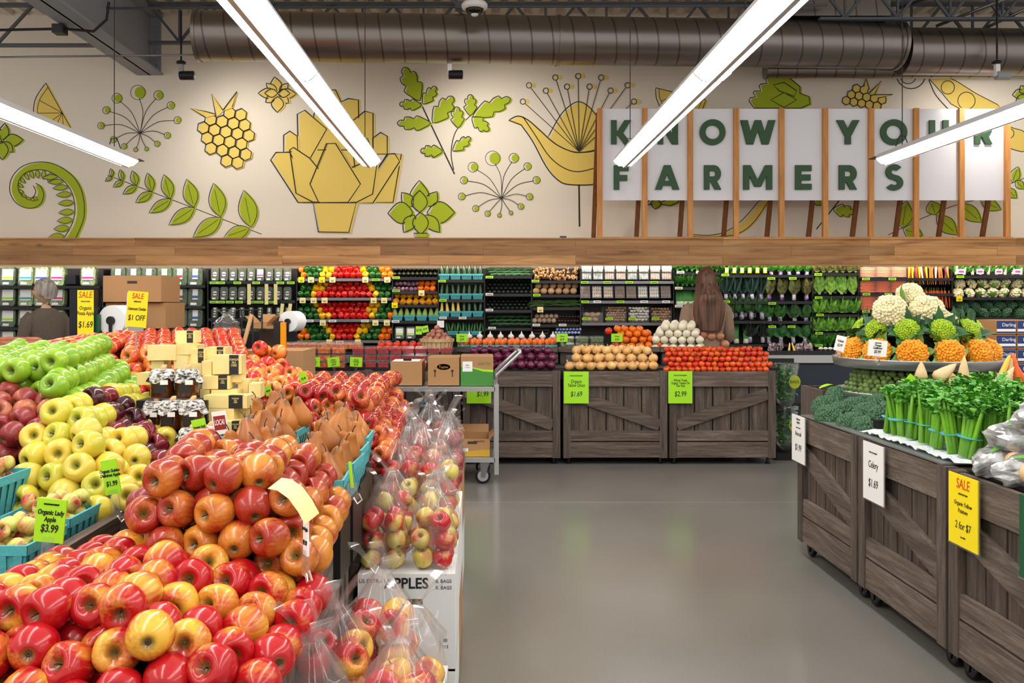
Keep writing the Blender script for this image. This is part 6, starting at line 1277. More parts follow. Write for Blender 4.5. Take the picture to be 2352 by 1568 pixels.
for y, n, l in ((623,9,'top shelf'),(657,9,'second shelf')):
    row('herbs',1556,1646,n,y,f'leafy herb bunch on the {l}','leafy herb bunches'); row('herbs',1559,1640,n-1,y-5,f'leafy herb bunch in the back on the {l}','leafy herb bunches',CD+.07)
row('scall',1558,1644,11,700,'scallion bunch on the third shelf','scallion bunches'); row('zucchini',1556,1585,3,750,'dark bottle-like zucchini under the scallions','zucchini under the scallions',s=.9)
row('herbs',1664,1755,6,628,'herb bunch with yellow labels above the kale','herb bunches above the kale',s=.9)
for i in range(6): o = MB().box(-.018,-.002,-.028,.018,0,.028).build('yellow_label', 'sale_yellow', loc=(cxd(1666+i*17.5), CD-.052, czd(621))); tag(o, f'yellow and white product label above the kale, {nth(i)} from left', 'label', 'yellow product labels'); MB().box(-.013,-.0028,-.014,.013,-.002,.02).build('white_print', 'white_paper', o)
row('kaleD',1668,1748,5,689,'dark blue-green kale bunch with purple band','dark kale bunches'); row('kaleD',1676,1740,4,686,'dark kale bunch in the back','dark kale bunches',CD+.08)
row('kaleG',1680,1750,4,733,'curly green kale bunch with purple band','curly kale bunches',s=1.15); row('kaleG',1668,1756,5,728,'curly green kale bunch in the back','curly kale bunches',CD+.08,s=1.15)
row('scall',1672,1712,3,787,'long green herb bunch beside the black kale','tall herb bunches',s=1.15); row('bkale',1724,1752,2,788,'near-black kale bunch','black kale bunches',s=1.05)
row('beetg',1772,1854,5,633,'leafy greens bunch with purple label, top shelf','greens bunches on the top shelf'); row('chardR',1768,1852,4,691,'reddish chard bunch with red stem','red chard bunches',s=1.05)
row('chardW',1768,1792,2,745,'green chard bunch with white stem','white stemmed chard bunches',s=1.1); row('chardO',1826,1852,2,745,'green chard bunch with red stem','red stemmed chard bunches',s=1.1)
row('coll',1766,1850,4,789,'broad leaved collard bunch with purple band','collard bunches')
for i, x in enumerate((1775,1792,1838,1856)): o = put('lett', (cxd(x,8.72), 8.72, czd(806,8.72)), (-.3,0,i), .6, f'striped purple radicchio head, {nth(i)} from left', 'radicchio heads'); o.data = KINDR if 'KINDR' in globals() else o.data.copy(); globals()['KINDR'] = o.data; o.data.materials[0] = MATS['radicchio']; o.name = 'radicchio_head'
for i, x in enumerate((1813,1822)): it('ysquash', x, 797, f'pale yellow squash between the radicchio, {["left","right"][i]}', 'pale yellow squash between radicchio', 8.7, (-.3,.2*(-1)**i,0), .6)
row('redlett',1876,1966,7,625,'brownish leaf lettuce, top shelf','brownish leaf lettuce heads'); row('romain',1882,1960,4,676,'upright romaine lettuce','romaine lettuces'); row('romain',1872,1966,5,674,'upright romaine in the back','romaine lettuces',CD+.09)
row('lett',1880,1960,4,718,'pale green lettuce head, third shelf','lettuce heads, third shelf',s=1.12); row('lett',1872,1966,5,714,'lettuce head in the back, third shelf','lettuce heads, third shelf',CD+.09); row('lett',1876,1966,5,760,'curly lettuce head, fourth shelf','lettuce heads, fourth shelf',s=1.1); row('lett',1872,1960,5,754,'curly lettuce in the back, fourth shelf','lettuce heads, fourth shelf',CD+.09); row('herbs',1872,1966,9,795,'low dark green bunch, bottom shelf','low green bunches, bottom shelf',s=1.1)
for i in range(5): it('mushw', 1885+i*11, 802, f'white radish at the case front, {nth(i)} from left', 'white radishes', 8.68, (0,0,0), 1.0)
# carrots
mat('carrot', (232,104,40), .4, vary=.12); mat('carrot_pale', (240,150,110), .35, vary=.08); mat('carrot_yellow', (246,182,40), .4); mat('carrot_white', (240,220,180), .4); mat('carrot_purple', (110,34,50), .4)
cb_ = MB(); random.seed(5)
for j in range(2):
    for i in range(2): z = .010+j*.016; y0 = -.012+i*.02; cb_.tube([(-.075,y0,z+random.uniform(-.002,.002)),(-.03,y0-.003,z+.003),(.02,y0,z-.001),(.075,y0,z+random.uniform(-.002,.002))], [.006,.0105,.0105,.007], 7)
cmf = MB().box(-.080,-.026,.0,.080,.022,.036).mesh('bag', 'clamshell', smooth=False)
kind('cbag', 'carrots', cb_.mesh('carrot_bag', 'carrot'), [('film', cmf)]); m2 = cb_.mesh('carrot_bag', 'carrot_pale'); kind('cbagp', 'carrots', m2, [('film', cmf)])
for sh, (yb, n, k) in enumerate([(637,3,'cbagp'),(672,4,'cbag'),(712,5,'cbag'),(757,4,'cbag')]):
    for r in range(n):
        for c in range(3): it('cbagp' if (sh == 0 and c > 0) else k, 1992+c*35, yb-r*7.6, f'flat bag of {"pale " if (sh==0 and c) else ""}carrots, {nth(c)} column, {nth(r)} up on shelf {nth(sh)}', 'flat bags of carrots', CD, (0,0,0), 1.0)
for m_, nm in (('carrot','orange'),('carrot_yellow','yellow'),('carrot_white','white'),('carrot_purple','purple')):
    kind('ct_'+nm, 'carrot', MB().lathe([(.001,0),(.004,.01),(.010,.12),(.013,.17),(.009,.185),(.001,.19)], 9).mesh(nm+'_carrot', m_), [('green_top', MB().tube([(0,0,.185),(.004,0,.22)], [.006,.002], 5).mesh('green_top', 'stem_green'))])
for i in range(22): nm = ['yellow','orange','yellow','white','purple','orange','yellow','orange','white','purple','yellow'][i % 11]; it('ct_'+nm, 2086+i*4.5, 654, f'{nm} bunched carrot, {nth(i)} from left in the upper rainbow row', 'rainbow carrots standing upright', CD+(i%2)*.02, (-.12,random.uniform(-.12,.12),0), 1.0)
for i in range(20): it('ct_orange', 2090+i*4.8, 708, f'orange bunched carrot, {nth(i)} from left in the lower row', 'orange carrots standing upright', CD+(i%2)*.02, (-.12,random.uniform(-.1,.1),0), .98)
# cauliflower, broccoli
mat('cauli', (238,228,190), .55, col2=(226,212,166), scale=60); mat('cauli_orange', (246,170,34), .5, col2=(232,142,20), scale=60); mat('cauli_lime', (170,196,34), .5, col2=(140,176,24), scale=60); mat('brocc', (72,112,76), .65, col2=(48,84,56), scale=120, bump=.5, vary=.1); mat('cauli_leaf', (124,166,78), .45, col2=(84,134,60), scale=14, vary=.12); mat('cauli_leaf_d', (52,100,56), .45, col2=(36,78,44), scale=14, vary=.15); mat('brocc_stem', (120,160,84), .5)
def curd(name, m, R, n, r, sq=.75, seg=8, seed=1, top=1.6):
    rnd = random.Random(seed); b = MB(); b.lathe([(R*.5,-R*.45),(R*.85,-R*.1),(R*.9,R*.1*sq),(R*.7,R*.55*sq),(R*.3,R*.82*sq),(.001,R*.86*sq)], 14)
    for i in range(n):
        th = math.acos(1-(i+.5)/n*top); ph = i*2.39996; q = R*(1+rnd.uniform(-.06,.05)); rr = r*rnd.uniform(.8,1.25)
        rr *= 1 if n < 100 else 1; c = Vector((q*math.sin(th)*math.cos(ph), q*math.sin(th)*math.sin(ph), q*math.cos(th)*sq)); h = seg//2
        b.lathe([(rr*math.sin(PI*j/h)+1e-6, -rr*math.cos(PI*j/h)) for j in range(h+1)], seg, M=Matrix.Translation(c*.92))
    return b.mesh(name, m)
kind('cauS', 'cauliflower', curd('wrapped_cauliflower', 'cauli', .048, 34, .013), [('leaf_wrap', MB().lathe([(.02,-.03),(.045,-.016),(.053,.004),(.050,.012)], 12, 6, .06).mesh('leaf_wrap', 'cauli_leaf'))])
kind('broS', 'broccoli', curd('broccoli_crown', 'brocc', .07, 60, .014), [])
for r, y in ((0,673),(1,652)):
    for i in range(7): it('cauS', 2200+i*26.3+r*4, y, f'film wrapped white cauliflower, {nth(i)} from left, {["lower","upper"][r]} row', 'film wrapped cauliflowers', CD+r*.05, (.9,0,i), 1.05)
for r, y in ((0,720),(1,706),(2,696)):
    for i in range(7): it('broS', 2200+i*28+(r%2)*12, y, f'dark green broccoli crown, {nth(i)} from left, {["front","middle","rear"][r]} row', 'broccoli crowns on the case shelf', CD-.02+r*.06, (1.0,0,i), .82)
row('fennel',2196,2345,9,631,'feathery fennel bunch on the top right shelf','fennel bunches',s=1.05)
for i in range(4): o = MB().box(-.036,-.002,-.024,.036,0,.024).build('paper_label', 'white_paper', loc=(cxd(2201+i*43), CD-.054, czd(624))); tag(o, f'white and pink product label at the fennel, {nth(i)} from left', 'label', 'white labels at the fennel'); MB().box(-.026,-.003,-.010,.026,-.002,.010).build('pink_print', 'lab_pink', o)
ce = MB()
for i in range(7): a = (i-3)*.006; ce.tube([(a,-.004*(i%2),0),(a*1.1,-.006*(i%2),.09),(a*1.5,0,.17)], [.0075,.0065,.004], 6)
mat('celery', (126,186,48), .35, col2=(96,160,34), scale=40, stretch=(1,1,.06), vary=.08); kind('celS', 'celery', ce.mesh('celery_bunch', 'celery'), [('band', MB().lathe([(.026,.05),(.026,.056)], 10).mesh('band', 'lime'))])
row('celS',2262,2345,7,773,'celery bunch on the lowest right shelf','celery bunches in the case',s=.95)
# ======================= right island
random.seed(77)
def icard(D0, D1_, z0, z1, colm, lines, label, x=1.664):
    o = empty('price_sign', (x, (D0+D1_)/2, (z0+z1)/2), label, 'sign', 'upright price signs on the right island', -PI/2); w, h = abs(D0-D1_), z1-z0
    MB().box(-w/2,-.002,-h/2,w/2,.002,h/2).build('card', colm, o); MB().box(-w/2-.004,-.003,-h/2-.006,w/2+.004,.004,-h/2).box(w/2,-.003,-h/2,w/2+.004,.004,h/2).build('sleeve', 'clear_plastic', o)
    for ln in lines: text(ln[0], ln[1]*h, ln[3] if len(ln) > 3 else 'ink', o, Matrix.Translation((0,-.0026,h/2-ln[2]*h)) @ UPR, shear=.12, sx=ln[4] if len(ln) > 4 else .8)
icard(4.69,4.50,.50,.745,'white_paper',[('EVERYDAY',.06,.10),('SAVINGS',.06,.17),('WHOLE FOODS MARKET',.03,.27),('Broccoli',.13,.43),('$1.99',.2,.75)],'white price sign reading Broccoli 1.99')
icard(3.81,3.615,.49,.738,'white_paper',[('WHOLE FOODS MARKET',.035,.17),('Celery',.17,.42),('$1.69',.2,.75)],'white price sign reading Celery 1.69')
icard(3.11,2.925,.49,.738,'sale_yellow',[('SALE',.2,.19,'sale_ink',.8),('GREEN MTN FARM',.035,.28),('Organic Yellow',.085,.43,'ink',.85),('Potatoes',.085,.53),('2 for $7',.15,.76),('Save $0.98',.035,.88)],'yellow sale sign reading Organic Yellow Potatoes 2 for 7')
mat('sign_green', (16,84,48), .5); icard(2.70,2.52,.49,.745,'sign_green',[('ORGANIC',.1,.2,'white_paper'),('VERMONT',.1,.5,'white_paper')],'dark green sign at the right edge on the nearest crate')
def slab(name, x0, y0, z0, x1, y1, z1, m, label, cat, group=None): o = MB().box(x0,y0,z0,x1,y1,z1).build(name, m); return tag(o, label, cat, group)
mat('ice', (232,238,240), .35, bump=.8, scale=80); slab('metal_tray',1.685,3.20,.742,2.56,4.62,.748,'alu','shallow metal tray edge on top of the right island crates','tray')
ib = MB(); n = 40; random.seed(4)
vs = [(1.72+.84*i/12, 3.16+.82*j/n, .752+random.uniform(0,.016)) for j in range(n+1) for i in range(13)]; ib.add(vs, [(j*13+i, j*13+i+1, (j+1)*13+i+1, (j+1)*13+i) for j in range(n) for i in range(12)]); tag(ib.build('crushed_ice', 'ice', smooth=False), 'bed of crushed white ice under the celery', 'ice', kind='stuff')
kind('broB', 'broccoli', curd('broccoli_crown', 'brocc', .072, 230, .0085, .72, 8, 3), [('stem', MB().tube([(0,0,-.09),(0,0,-.01)], [.02,.03], 10).mesh('stem', 'brocc_stem'))])
for i, (px, py, D) in enumerate([(1900,935,4.55),(1930,915,4.62),(1965,905,4.68),(1935,948,4.42),(1968,935,4.42),(2000,920,4.45),(1905,955,4.40),(1958,972,4.2),(1992,950,4.22),(2025,930,4.3),(1995,985,4.08),(2028,962,4.08),(2050,945,4.1),(2030,905,4.5),(1995,898,4.65)]):
    p = W(px, py, D); put('broB', p, (random.uniform(-.5,.1), random.uniform(-.4,.2), random.uniform(0,6)), random.uniform(.95,1.12), f'dark green broccoli crown, {["far left","far left upper","upper left rear","left front","left middle","middle rear","leftmost at the tray edge","front middle","centre","right rear","front right, lowest","right front beside celery","right, against the celery","rear right under sprouts","rear under the sprout tray"][i]}', 'broccoli crowns on the right island')
slab('display_riser',1.80,3.99,.75,2.5,4.60,.80,'black','black riser under the broccoli','riser','sloping risers under the fruit piles')
def celery_kind(k, seed):
    rnd = random.Random(seed); b = MB(); lf = MB(); random.seed(seed)
    for i in range(11):
        a = rnd.uniform(0, 6.28); r0 = rnd.uniform(.004,.026); r1 = r0*1.5; h = rnd.uniform(.20,.26); c, s = math.cos(a), math.sin(a)
        b.tube([(r0*c,r0*s,0),(r0*c*1.2,r0*s*1.2,.10),(r1*c,r1*s,.18),(r1*c*1.3,r1*s*1.3,h)], [.0105,.0095,.0075,.004], 7)
        for q in range(13):
            p = Vector((r1*c*1.3+rnd.uniform(-.02,.02), r1*s*1.3+rnd.uniform(-.02,.02), h-.05*rnd.random()+.01)); d = Vector((rnd.uniform(-1,1), rnd.uniform(-1,1), rnd.uniform(-.3,1.0))).normalized()
            lf.leaf(p, p+d*rnd.uniform(.018,.036), .022, .004, .14, 3)
    kind(k, 'celery', b.mesh('celery_bunch', 'celery'), [('leaves', lf.mesh('leaves', 'celery_leaf', smooth=False)), ('band', MB().lathe([(.040,.085),(.041,.090)], 16).mesh('band', 'basket_teal'))])
for i in range(3): celery_kind(f'cel{i}', 30+i)
random.seed(12)
nm = 0
for r, (x, dz, t) in enumerate([(1.80,0,0),(1.90,.015,0),(2.0,.03,0),(2.12,.05,0),(2.25,.06,0)]):
    D = 3.86 if r < 2 else 3.92; j = 0
    while D > (3.16 if r < 1 else 3.05 if r < 3 else 2.9):
        put(f'cel{(r+j)%3}', (x+random.uniform(-.01,.01), D, .768+dz*.6), (random.uniform(.0,.22), random.uniform(-.16,.12), random.uniform(0,6)), (1.05,1.05,random.uniform(.74,.86)), f'green celery bunch, {nth(j)} from the far end in the {nth(r)} rank from the aisle', 'celery bunches standing on ice'); D -= .105; j += 1
slab('display_riser',2.06,2.85,.755,2.5,3.97,.815,'black','black riser under the rear celery','riser','sloping risers under the fruit piles')
# bags of potatoes
mat('silver_film', (214,214,214), .18, .35, col2=(120,120,118), scale=18, bump=.4); mat('tan_potato', (214,176,130), .5, vary=.05); mat('print_green', (96,168,50), .4)
def pbag(k, seed):
    rnd = random.Random(seed); b = MB(); n = 22; m_ = 12; vs = []
    for j in range(m_+1):
        t = -PI/2+PI*j/m_
        for i in range(n):
            a = 2*PI*i/n; w = 1+.11*math.sin(5*a+seed)*math.cos(t*3)+rnd.uniform(-.05,.05); ex = max(0, abs(math.cos(a))-.9)*3.5*abs(math.cos(t))
            vs.append(((.115+ex*.06)*math.cos(t)**.6*math.cos(a)*w, .075*math.cos(t)**.6*math.sin(a)*w, .052*math.sin(t)*w))
    fs = [(j*n+i, j*n+(i+1)%n, (j+1)*n+(i+1)%n, (j+1)*n+i) for j in range(m_) for i in range(n)]; b.add(vs, fs)
    me = b.mesh('potato_bag', 'silver_film', smooth=False); kids = []
    for q in range(3):
        a = rnd.uniform(0, 6.28); M = Matrix.Translation((.055*math.cos(a), -.045+.05*math.sin(a), .014+.008*q)) @ Euler((rnd.uniform(-1,1), rnd.uniform(-1,1), 0)).to_matrix().to_4x4()
        kids.append(('potato', MB().lathe([(r*.95, z*1.15) for r, z in RND], 14, M=M).mesh('potato', 'tan_potato')))
    kids.append(('green_print', MB().leaf((-.08,-.02,.056),(.06,-.05,.052),.035,.006,.04,6).mesh('green_print', 'print_green')))
    kind(k, 'bag', me, kids)
for i in range(3): pbag(f'pb{i}', 5+i)
for i, (x, D, z, rz, rx, l) in enumerate([(1.80,3.03,.79,.5,0,'lowest, beside the celery ice'),(1.80,2.82,.79,-.3,.2,'lowest, above the sale sign'),(1.98,2.92,.80,.9,0,'lowest, inner row'),(1.98,2.68,.80,.2,0,'lowest, inner row near the right edge'),(1.80,2.60,.79,.3,.1,'lowest, nearest the right edge'),(1.86,2.98,.87,-.2,.3,'second layer beside the celery'),(1.90,2.78,.87,.6,.2,'second layer above the sale sign'),(1.92,2.56,.87,0,.3,'second layer at the right edge'),(1.90,2.94,.95,.3,.5,'top, standing against the celery'),(1.97,2.74,.95,.8,.3,'top, at the right edge'),(2.1,2.86,.93,.2,.1,'top, behind the others')]):
    put(f'pb{i%3}', (x, D, z), (rx, random.uniform(-.2,.2), rz), 1.0, f'crinkled silver bag of yellow potatoes, {l}', 'silver bags of yellow potatoes')
slab('display_riser',1.72,2.45,.735,2.5,3.10,.745,'black','black board under the potato bags','riser','sloping risers under the fruit piles')
# tiered stand
tc = W(2105, 0, 4.62); tx, ty = tc.x, 4.62
st = empty('tiered_stand', (tx, ty, .75), 'round two-tier metal stand of cauliflowers above brussels sprouts', 'display stand')
def tray(z, r, n): MB().lathe([(.001,z-.004),(r-.02,z-.004),(r,z+.028),(r+.012,z+.03),(r+.012,z+.026),(r+.004,z-.016),(r-.03,z-.024),(.001,z-.024)], 56).build(n, 'alu', st, smooth=True)
tray(.275, .405, 'upper_tray'); tray(.10, .40, 'lower_tray'); MB().tube([(0,0,0),(0,0,.27)], .05, 16).lathe([(.22,0),(.20,.02),(.06,.03)], 24).build('column', 'dark_metal', st)
def ckind(k, m, R, leafc, seed, nl=11, L_=.09, up_=.35):
    random.seed(seed); lf = MB()
    for i in range(nl):
        a = 2*PI*i/nl+random.uniform(-.2,.2); c, s = math.cos(a), math.sin(a); r0 = R*.55; L2 = L_*random.uniform(.75,1.15)
        lf.leaf((r0*c,r0*s,-R*.62), (r0*c+L2*c*.75, r0*s+L2*s*.75, -R*.62+L2*random.uniform(up_,up_+.6)), .055, .012, .03, 7)
    rb = MB()
    for i in range(nl):
        a = 2*PI*i/nl; c, s = math.cos(a), math.sin(a); rb.tube([(R*.3*c,R*.3*s,-R*.75),(R*.95*c,R*.95*s,-R*.35)], [.009,.004], 6)
    kind(k, 'cauliflower', curd({'cauli':'white_cauliflower','cauli_orange':'orange_cauliflower','cauli_lime':'lime_cauliflower'}[m], m, R, 230, R*.115, .82, 8, seed), [('leaves', lf.mesh('leaves', leafc)), ('leaf_ribs', rb.mesh('leaf_ribs', 'stem_pale'))])
ckind('cw', 'cauli', .088, 'cauli_leaf', 1, 9, .05); ckind('co', 'cauli_orange', .072, 'cauli_leaf', 2, 12, .085); ckind('cl', 'cauli_lime', .062, 'cauli_leaf_d', 3, 13, .10, .5)
random.seed(41)
def tilt_to(p, k, s, label, group):
    d = Vector((p.x-tx, p.y-ty, 0)); L_ = d.length; v = Vector((d.x, d.y, max(.10, .30-L_*.45))) if L_ > .05 else Vector((0,-.3,1)); q = v.to_track_quat('Z','Y').to_euler(); return put(k, p, q, s, label, group)
for i in range(11):
    a = -PI/2+(i-5)*.52; p = Vector((tx+.33*math.cos(a), ty+.33*math.sin(a), .75+.275+.065)); tilt_to(p, 'co', 1.0, f'orange cauliflower, {nth(i)} around the tray rim from the left', 'orange cauliflowers on the tray rim')
for i in range(9):
    a = -PI/2+(i-4)*.62; p = Vector((tx+.26*math.cos(a), ty+.26*math.sin(a), .75+.275+.175)); tilt_to(p, 'cl', 1.0, f'lime green cauliflower in dark leaves, {nth(i)} around the middle ring', 'lime cauliflowers in the middle ring')
for i in range(6):
    a = -PI/2+.35+(i-2.5)*1.0; p = Vector((tx+.13*math.cos(a), ty+.13*math.sin(a), .75+.275+.21)); tilt_to(p, 'cw', .85, f'white cauliflower, {nth(i)} around the inner ring', 'white cauliflowers on the stand')
for (px, py, D, s, l) in ((2046,714,4.5,.98,'large, upper left'),(2130,716,4.5,1.0,'large, upper right'),(2090,676,4.62,.78,'leafy one at the very top')): p = W(px, py, D); put('cw', p, (1.0 if py > 700 else .5, 0, random.uniform(-.4,.4)), s, f'white cauliflower, {l}', 'white cauliflowers on the stand')
o = MB().lathe([(.25,1.03),(.2,1.16),(.10,1.26),(.04,1.32),(.001,1.32)], 20, M=Matrix.Translation((tx,ty,0))).build('cone_riser','case_black'); tag(o, 'dark cone riser inside the cauliflower mound', 'riser')
# two big leaves hugging the topmost head
cw_top = [o for o in C.objects if o.get('label') == 'white cauliflower, leafy one at the very top'][0]
lf = MB().leaf((-.03,-.05,-.10),(-.07,-.06,.11),.10,-.02,.01,8).leaf((-.05,-.075,-.09),(.06,-.09,-.03),.09,.02,.01,8); o = lf.build('wrapper_leaf', 'cauli_leaf', cw_top, smooth=True)
card(1994,781,2037,818,4.12,'white_paper',[('WHOLE FOODS',.06,.2),('Orange',.15,.38),('Cauliflower',.15,.55,'ink',0,.72),('$3.99',.2,.8)],'white card reading Orange Cauliflower 3.99',roll=.1,clip=.03); card(1919,771,1941,806,4.35,'white_paper',[('Kohlrabi',.16,.4,'ink',0,.6),('$2.99',.2,.7,'ink',0,.6)],'white card clipped at the left rim of the tray',roll=.22,yaw=-.5,clip=.02)
card(2325,752,2348,770,4.9,'white_paper',[('$1.29',.3,.6)],'small white card above the oranges at right',roll=.2)
simple('sprout', 'brussels sprout', [(.001,-.014),(.010,-.012),(.0145,0),(.012,.010),(.001,.015)], 'leaf_green', 10, 5, .06, 'brussels_sprout'); mat('sprout', (112,132,62), .5, col2=(66,96,44), scale=50, vary=.25); KIND['sprout'][1].materials[0] = MATS['sprout']
for r in range(6):
    for i in range(30):
        a = -PI*.98+i*.0655*1.03*PI/2*.62*2/1.0; a = -PI+(i+.5*(r % 2))*.105; R_ = .385-.012*r
        put('sprout', (tx+R_*math.cos(a)+random.uniform(-.004,.004), ty+R_*math.sin(a)+random.uniform(-.004,.004), .75+.10+.018+r*.0225), (random.uniform(-1,1), random.uniform(-1,1), 0), random.uniform(1.0,1.4), f'green brussels sprout, {nth(i)} from the left, {nth(r)} row up on the lower tray', 'brussels sprouts heaped on the lower tray')
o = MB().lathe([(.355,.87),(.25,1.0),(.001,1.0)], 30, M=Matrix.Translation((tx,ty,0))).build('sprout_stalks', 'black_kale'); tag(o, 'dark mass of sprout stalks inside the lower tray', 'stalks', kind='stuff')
mat('root_pale', (222,192,146), .55, col2=(204,170,122), scale=16)
def root(px, py, D, L_, w, rot, l):
    p = W(px, py, D); me = MB().lathe([(.001,0),(w*.8,.004),(w,L_*.18),(w*.8,L_*.45),(w*.4,L_*.8),(.001,L_)], 14, 5, .03).mesh('pale_root', 'root_pale'); o = bpy.data.objects.new('pale_root', me); C.objects.link(o); o.location = p; o.rotation_euler = rot; tag(o, f'pale tapering root vegetable, {l}', 'root vegetable', 'pale roots beside the sprouts')
for a in [(2116,872,3.98,.085,.028,(0,0,0),'upright at the left'),(2150,872,3.95,.12,.034,(0,.9,0),'lying left of the tallest'),(2212,880,3.92,.125,.026,(0,.05,0),'tallest, upright'),(2188,880,3.96,.08,.032,(0,-.5,0),'leaning behind the tallest'),(2250,892,3.9,.08,.024,(0,-.7,0),'leaning left over the celery'),(2278,900,3.88,.10,.022,(0,.5,0),'leaning right over the celery'),(2298,888,3.92,.11,.024,(0,.6,0),'rightmost, leaning'),(2180,895,3.9,.05,.02,(0,.1,0),'short one in front')]: root(*a)
slab('display_riser',2.0,3.98,.82,2.55,4.08,.90,'black','black riser under the pale roots','riser','sloping risers under the fruit piles')
card(2083,860,2098,880,3.95,'lime',[],'lime card leaning among the pale roots',roll=.7)
mat('squash_y', (240,190,70), .35); 
for i, (px, py) in enumerate([(2300,862),(2318,872),(2336,860),(2350,872)]): p = W(px, py, 4.0); o = MB().lathe([(r*.8, z*1.3) for r, z in ZU], 12).build('carrot_root', ['squash_y','root_pale','carrot','carrot'][i], smooth=True, loc=p); o.rotation_euler = (0,.4-.3*i,0); tag(o, ['yellow root beside the pale roots','pale root at the right edge','thick orange carrot at the right edge','thick orange carrot cut by the frame'][i], 'root vegetable')
# fruit boxes at right edge
mat('box_blue', (28,52,112), .5)
for c in range(2):
    for r in range(4):
        x = W(2288+c*48, 0, 4.75).x; z = H-(868-CY)*4.75/F+r*.080; o = empty('fruit_box', (x, 4.75, z), f'small blue and white fruit box, {["left","right"][c]} stack, {["bottom","second","third","top"][r]}', 'box', 'small blue fruit boxes'); MB().box(0,0,0,.108,.2,.076).build('box_body', 'carton', o); MB().box(.003,-.001,.006,.105,0,.072).build('blue_print', 'box_blue', o); MB().box(.003,-.002,.014,.105,-.001,.028).build('white_print', 'white_paper', o); text('Darling', .026, 'white_paper', o, Matrix.Translation((.07,-.0015,.042)) @ UPR)
slab('display_riser',2.62,4.6,.05,3.6,5.3,.93,'black','black riser under the blue fruit boxes','riser','sloping risers under the fruit piles')
mat('orange_skin', (244,138,26), .35, vary=.05); simple('orange', 'orange', RND, 'orange_skin', 16, name='orange')
for i in range(16): p = W(2262+(i%8)*13, 796-(i//8)*14-(i%3)*3, 5.0+.05*(i//8)); put('orange', p, (0,0,i), 1.1, f'orange behind the cauliflower stand, {nth(i%8)} from left, {["lower","upper"][i//8]} row', 'oranges at the right edge')
p = W(2298,775,5.1); o = MB().lathe([(.001,-.05),(.07,-.045),(.12,-.01),(.11,.03),(.06,.05),(.001,.04)], 24, 9, .03).build('red_squash', 'tomato_deep', smooth=True, loc=p); tag(o, 'large red mottled squash behind the cauliflower stand', 'squash')
slab('display_riser',2.7,5.32,.05,3.6,5.6,1.02,'black','black riser behind the blue fruit boxes','riser','sloping risers under the fruit piles')
cr = empty('side_box', (2.0, 4.78, 0), 'grey-brown wooden box beyond the broccoli crate', 'box'); MB().box(-.14,0,.08,.26,.02,.86).box(-.14,.3,.08,.26,.32,.86).box(-.14,.02,.08,-.12,.3,.86).box(.24,.02,.08,.26,.3,.86).box(-.12,.02,.7,.24,.3,.72).build('box_panels', 'crate_z', cr)
o = MB().leaf((-.06,0,0),(.06,.01,.01),.06,.01,.02).build('leaf_scrap', 'lime', loc=(1.93,4.84,.725+.14)); tag(o, 'lime paper scrap lying on the wooden box', 'paper')
# basil rack
mat('basil_label', (206,216,60), .5); mat('basil', (84,160,70), .45, col2=(44,112,44), scale=20)
rk = empty('basil_rack', (W(1808,0,7.45).x, 7.45, 0), 'narrow black rack holding bags of basil', 'rack'); MB().box(-.09,0,0,.13,.22,.06).box(-.09,.2,0,.13,.22,.86).build('rack_frame', 'black', rk); MB().box(-.09,0,.42,.13,.2,.43).build('rack_shelf', 'black', rk)
random.seed(8); bl = MB()
for i in range(170): c = Vector((random.uniform(-.07,.07), random.uniform(-.05,.05), random.uniform(.05,.34))); bl.leaf(c, c+Vector((random.uniform(-.05,.05), -.02, random.uniform(-.03,.04))), .04, .01, 0, 4)
kind('basil', 'basil', MB().lathe([(.03,0),(.08,.05),(.10,.2),(.115,.36),(.11,.37)], 16).mesh('basil_bag', 'clear_plastic'), [('leaves', bl.mesh('leaves', 'basil')), ('label', MB().lathe([(.001,0),(.05,0)], 20, M=Matrix.Translation((.045,-.10,.22)) @ Matrix.Rotation(PI/2,4,'X') @ Matrix.Diagonal((1,1.1,1,1))).mesh('label', 'basil_label', smooth=False))])
for z, l in ((.07,'lower'),(.44,'upper')): o = put('basil', (rk.location.x+.02, 7.55, z), (0,0,0), (1,1,1.05), f'bag of basil leaves, {l} on the black rack', 'bags of basil'); text('BASIL', .035, 'sign_green', o, Matrix.Translation((.045,-.102,.21)) @ UPR)
# ======================= people
mat('skin', (206,158,130), .55, sss=.05); mat('sweater', (104,92,80), .95, bump=.5, scale=120, col2=(92,80,70)); mat('sweater_tan', (150,124,104), .95, bump=.5, scale=120, col2=(136,112,94)); mat('trousers', (44,46,54), .8); mat('hair_grey', (176,166,158), .5, col2=(122,112,106), scale=50, stretch=(1,1,.08), bump=.6); mat('hair_brown', (112,72,48), .45, col2=(58,34,22), scale=46, stretch=(1,1,.05), bump=.8)
def loft(rings, n=20, cap=True):
    b = MB(); vs = []
    for cx_, cy_, cz_, rx, ry in rings:
        for k in range(n):
            t = 2*PI*k/n; c, s = math.cos(t), math.sin(t); e = .85; vs.append((cx_+rx*abs(c)**e*math.copysign(1, c), cy_+ry*abs(s)**e*math.copysign(1, s), cz_))
    m_ = len(rings); b.add(vs, [(i*n+k, i*n+(k+1)%n, (i+1)*n+(k+1)%n, (i+1)*n+k) for i in range(m_-1) for k in range(n)]+([tuple(range(n-1,-1,-1)), tuple((m_-1)*n+k for k in range(n))] if cap else [])); return b
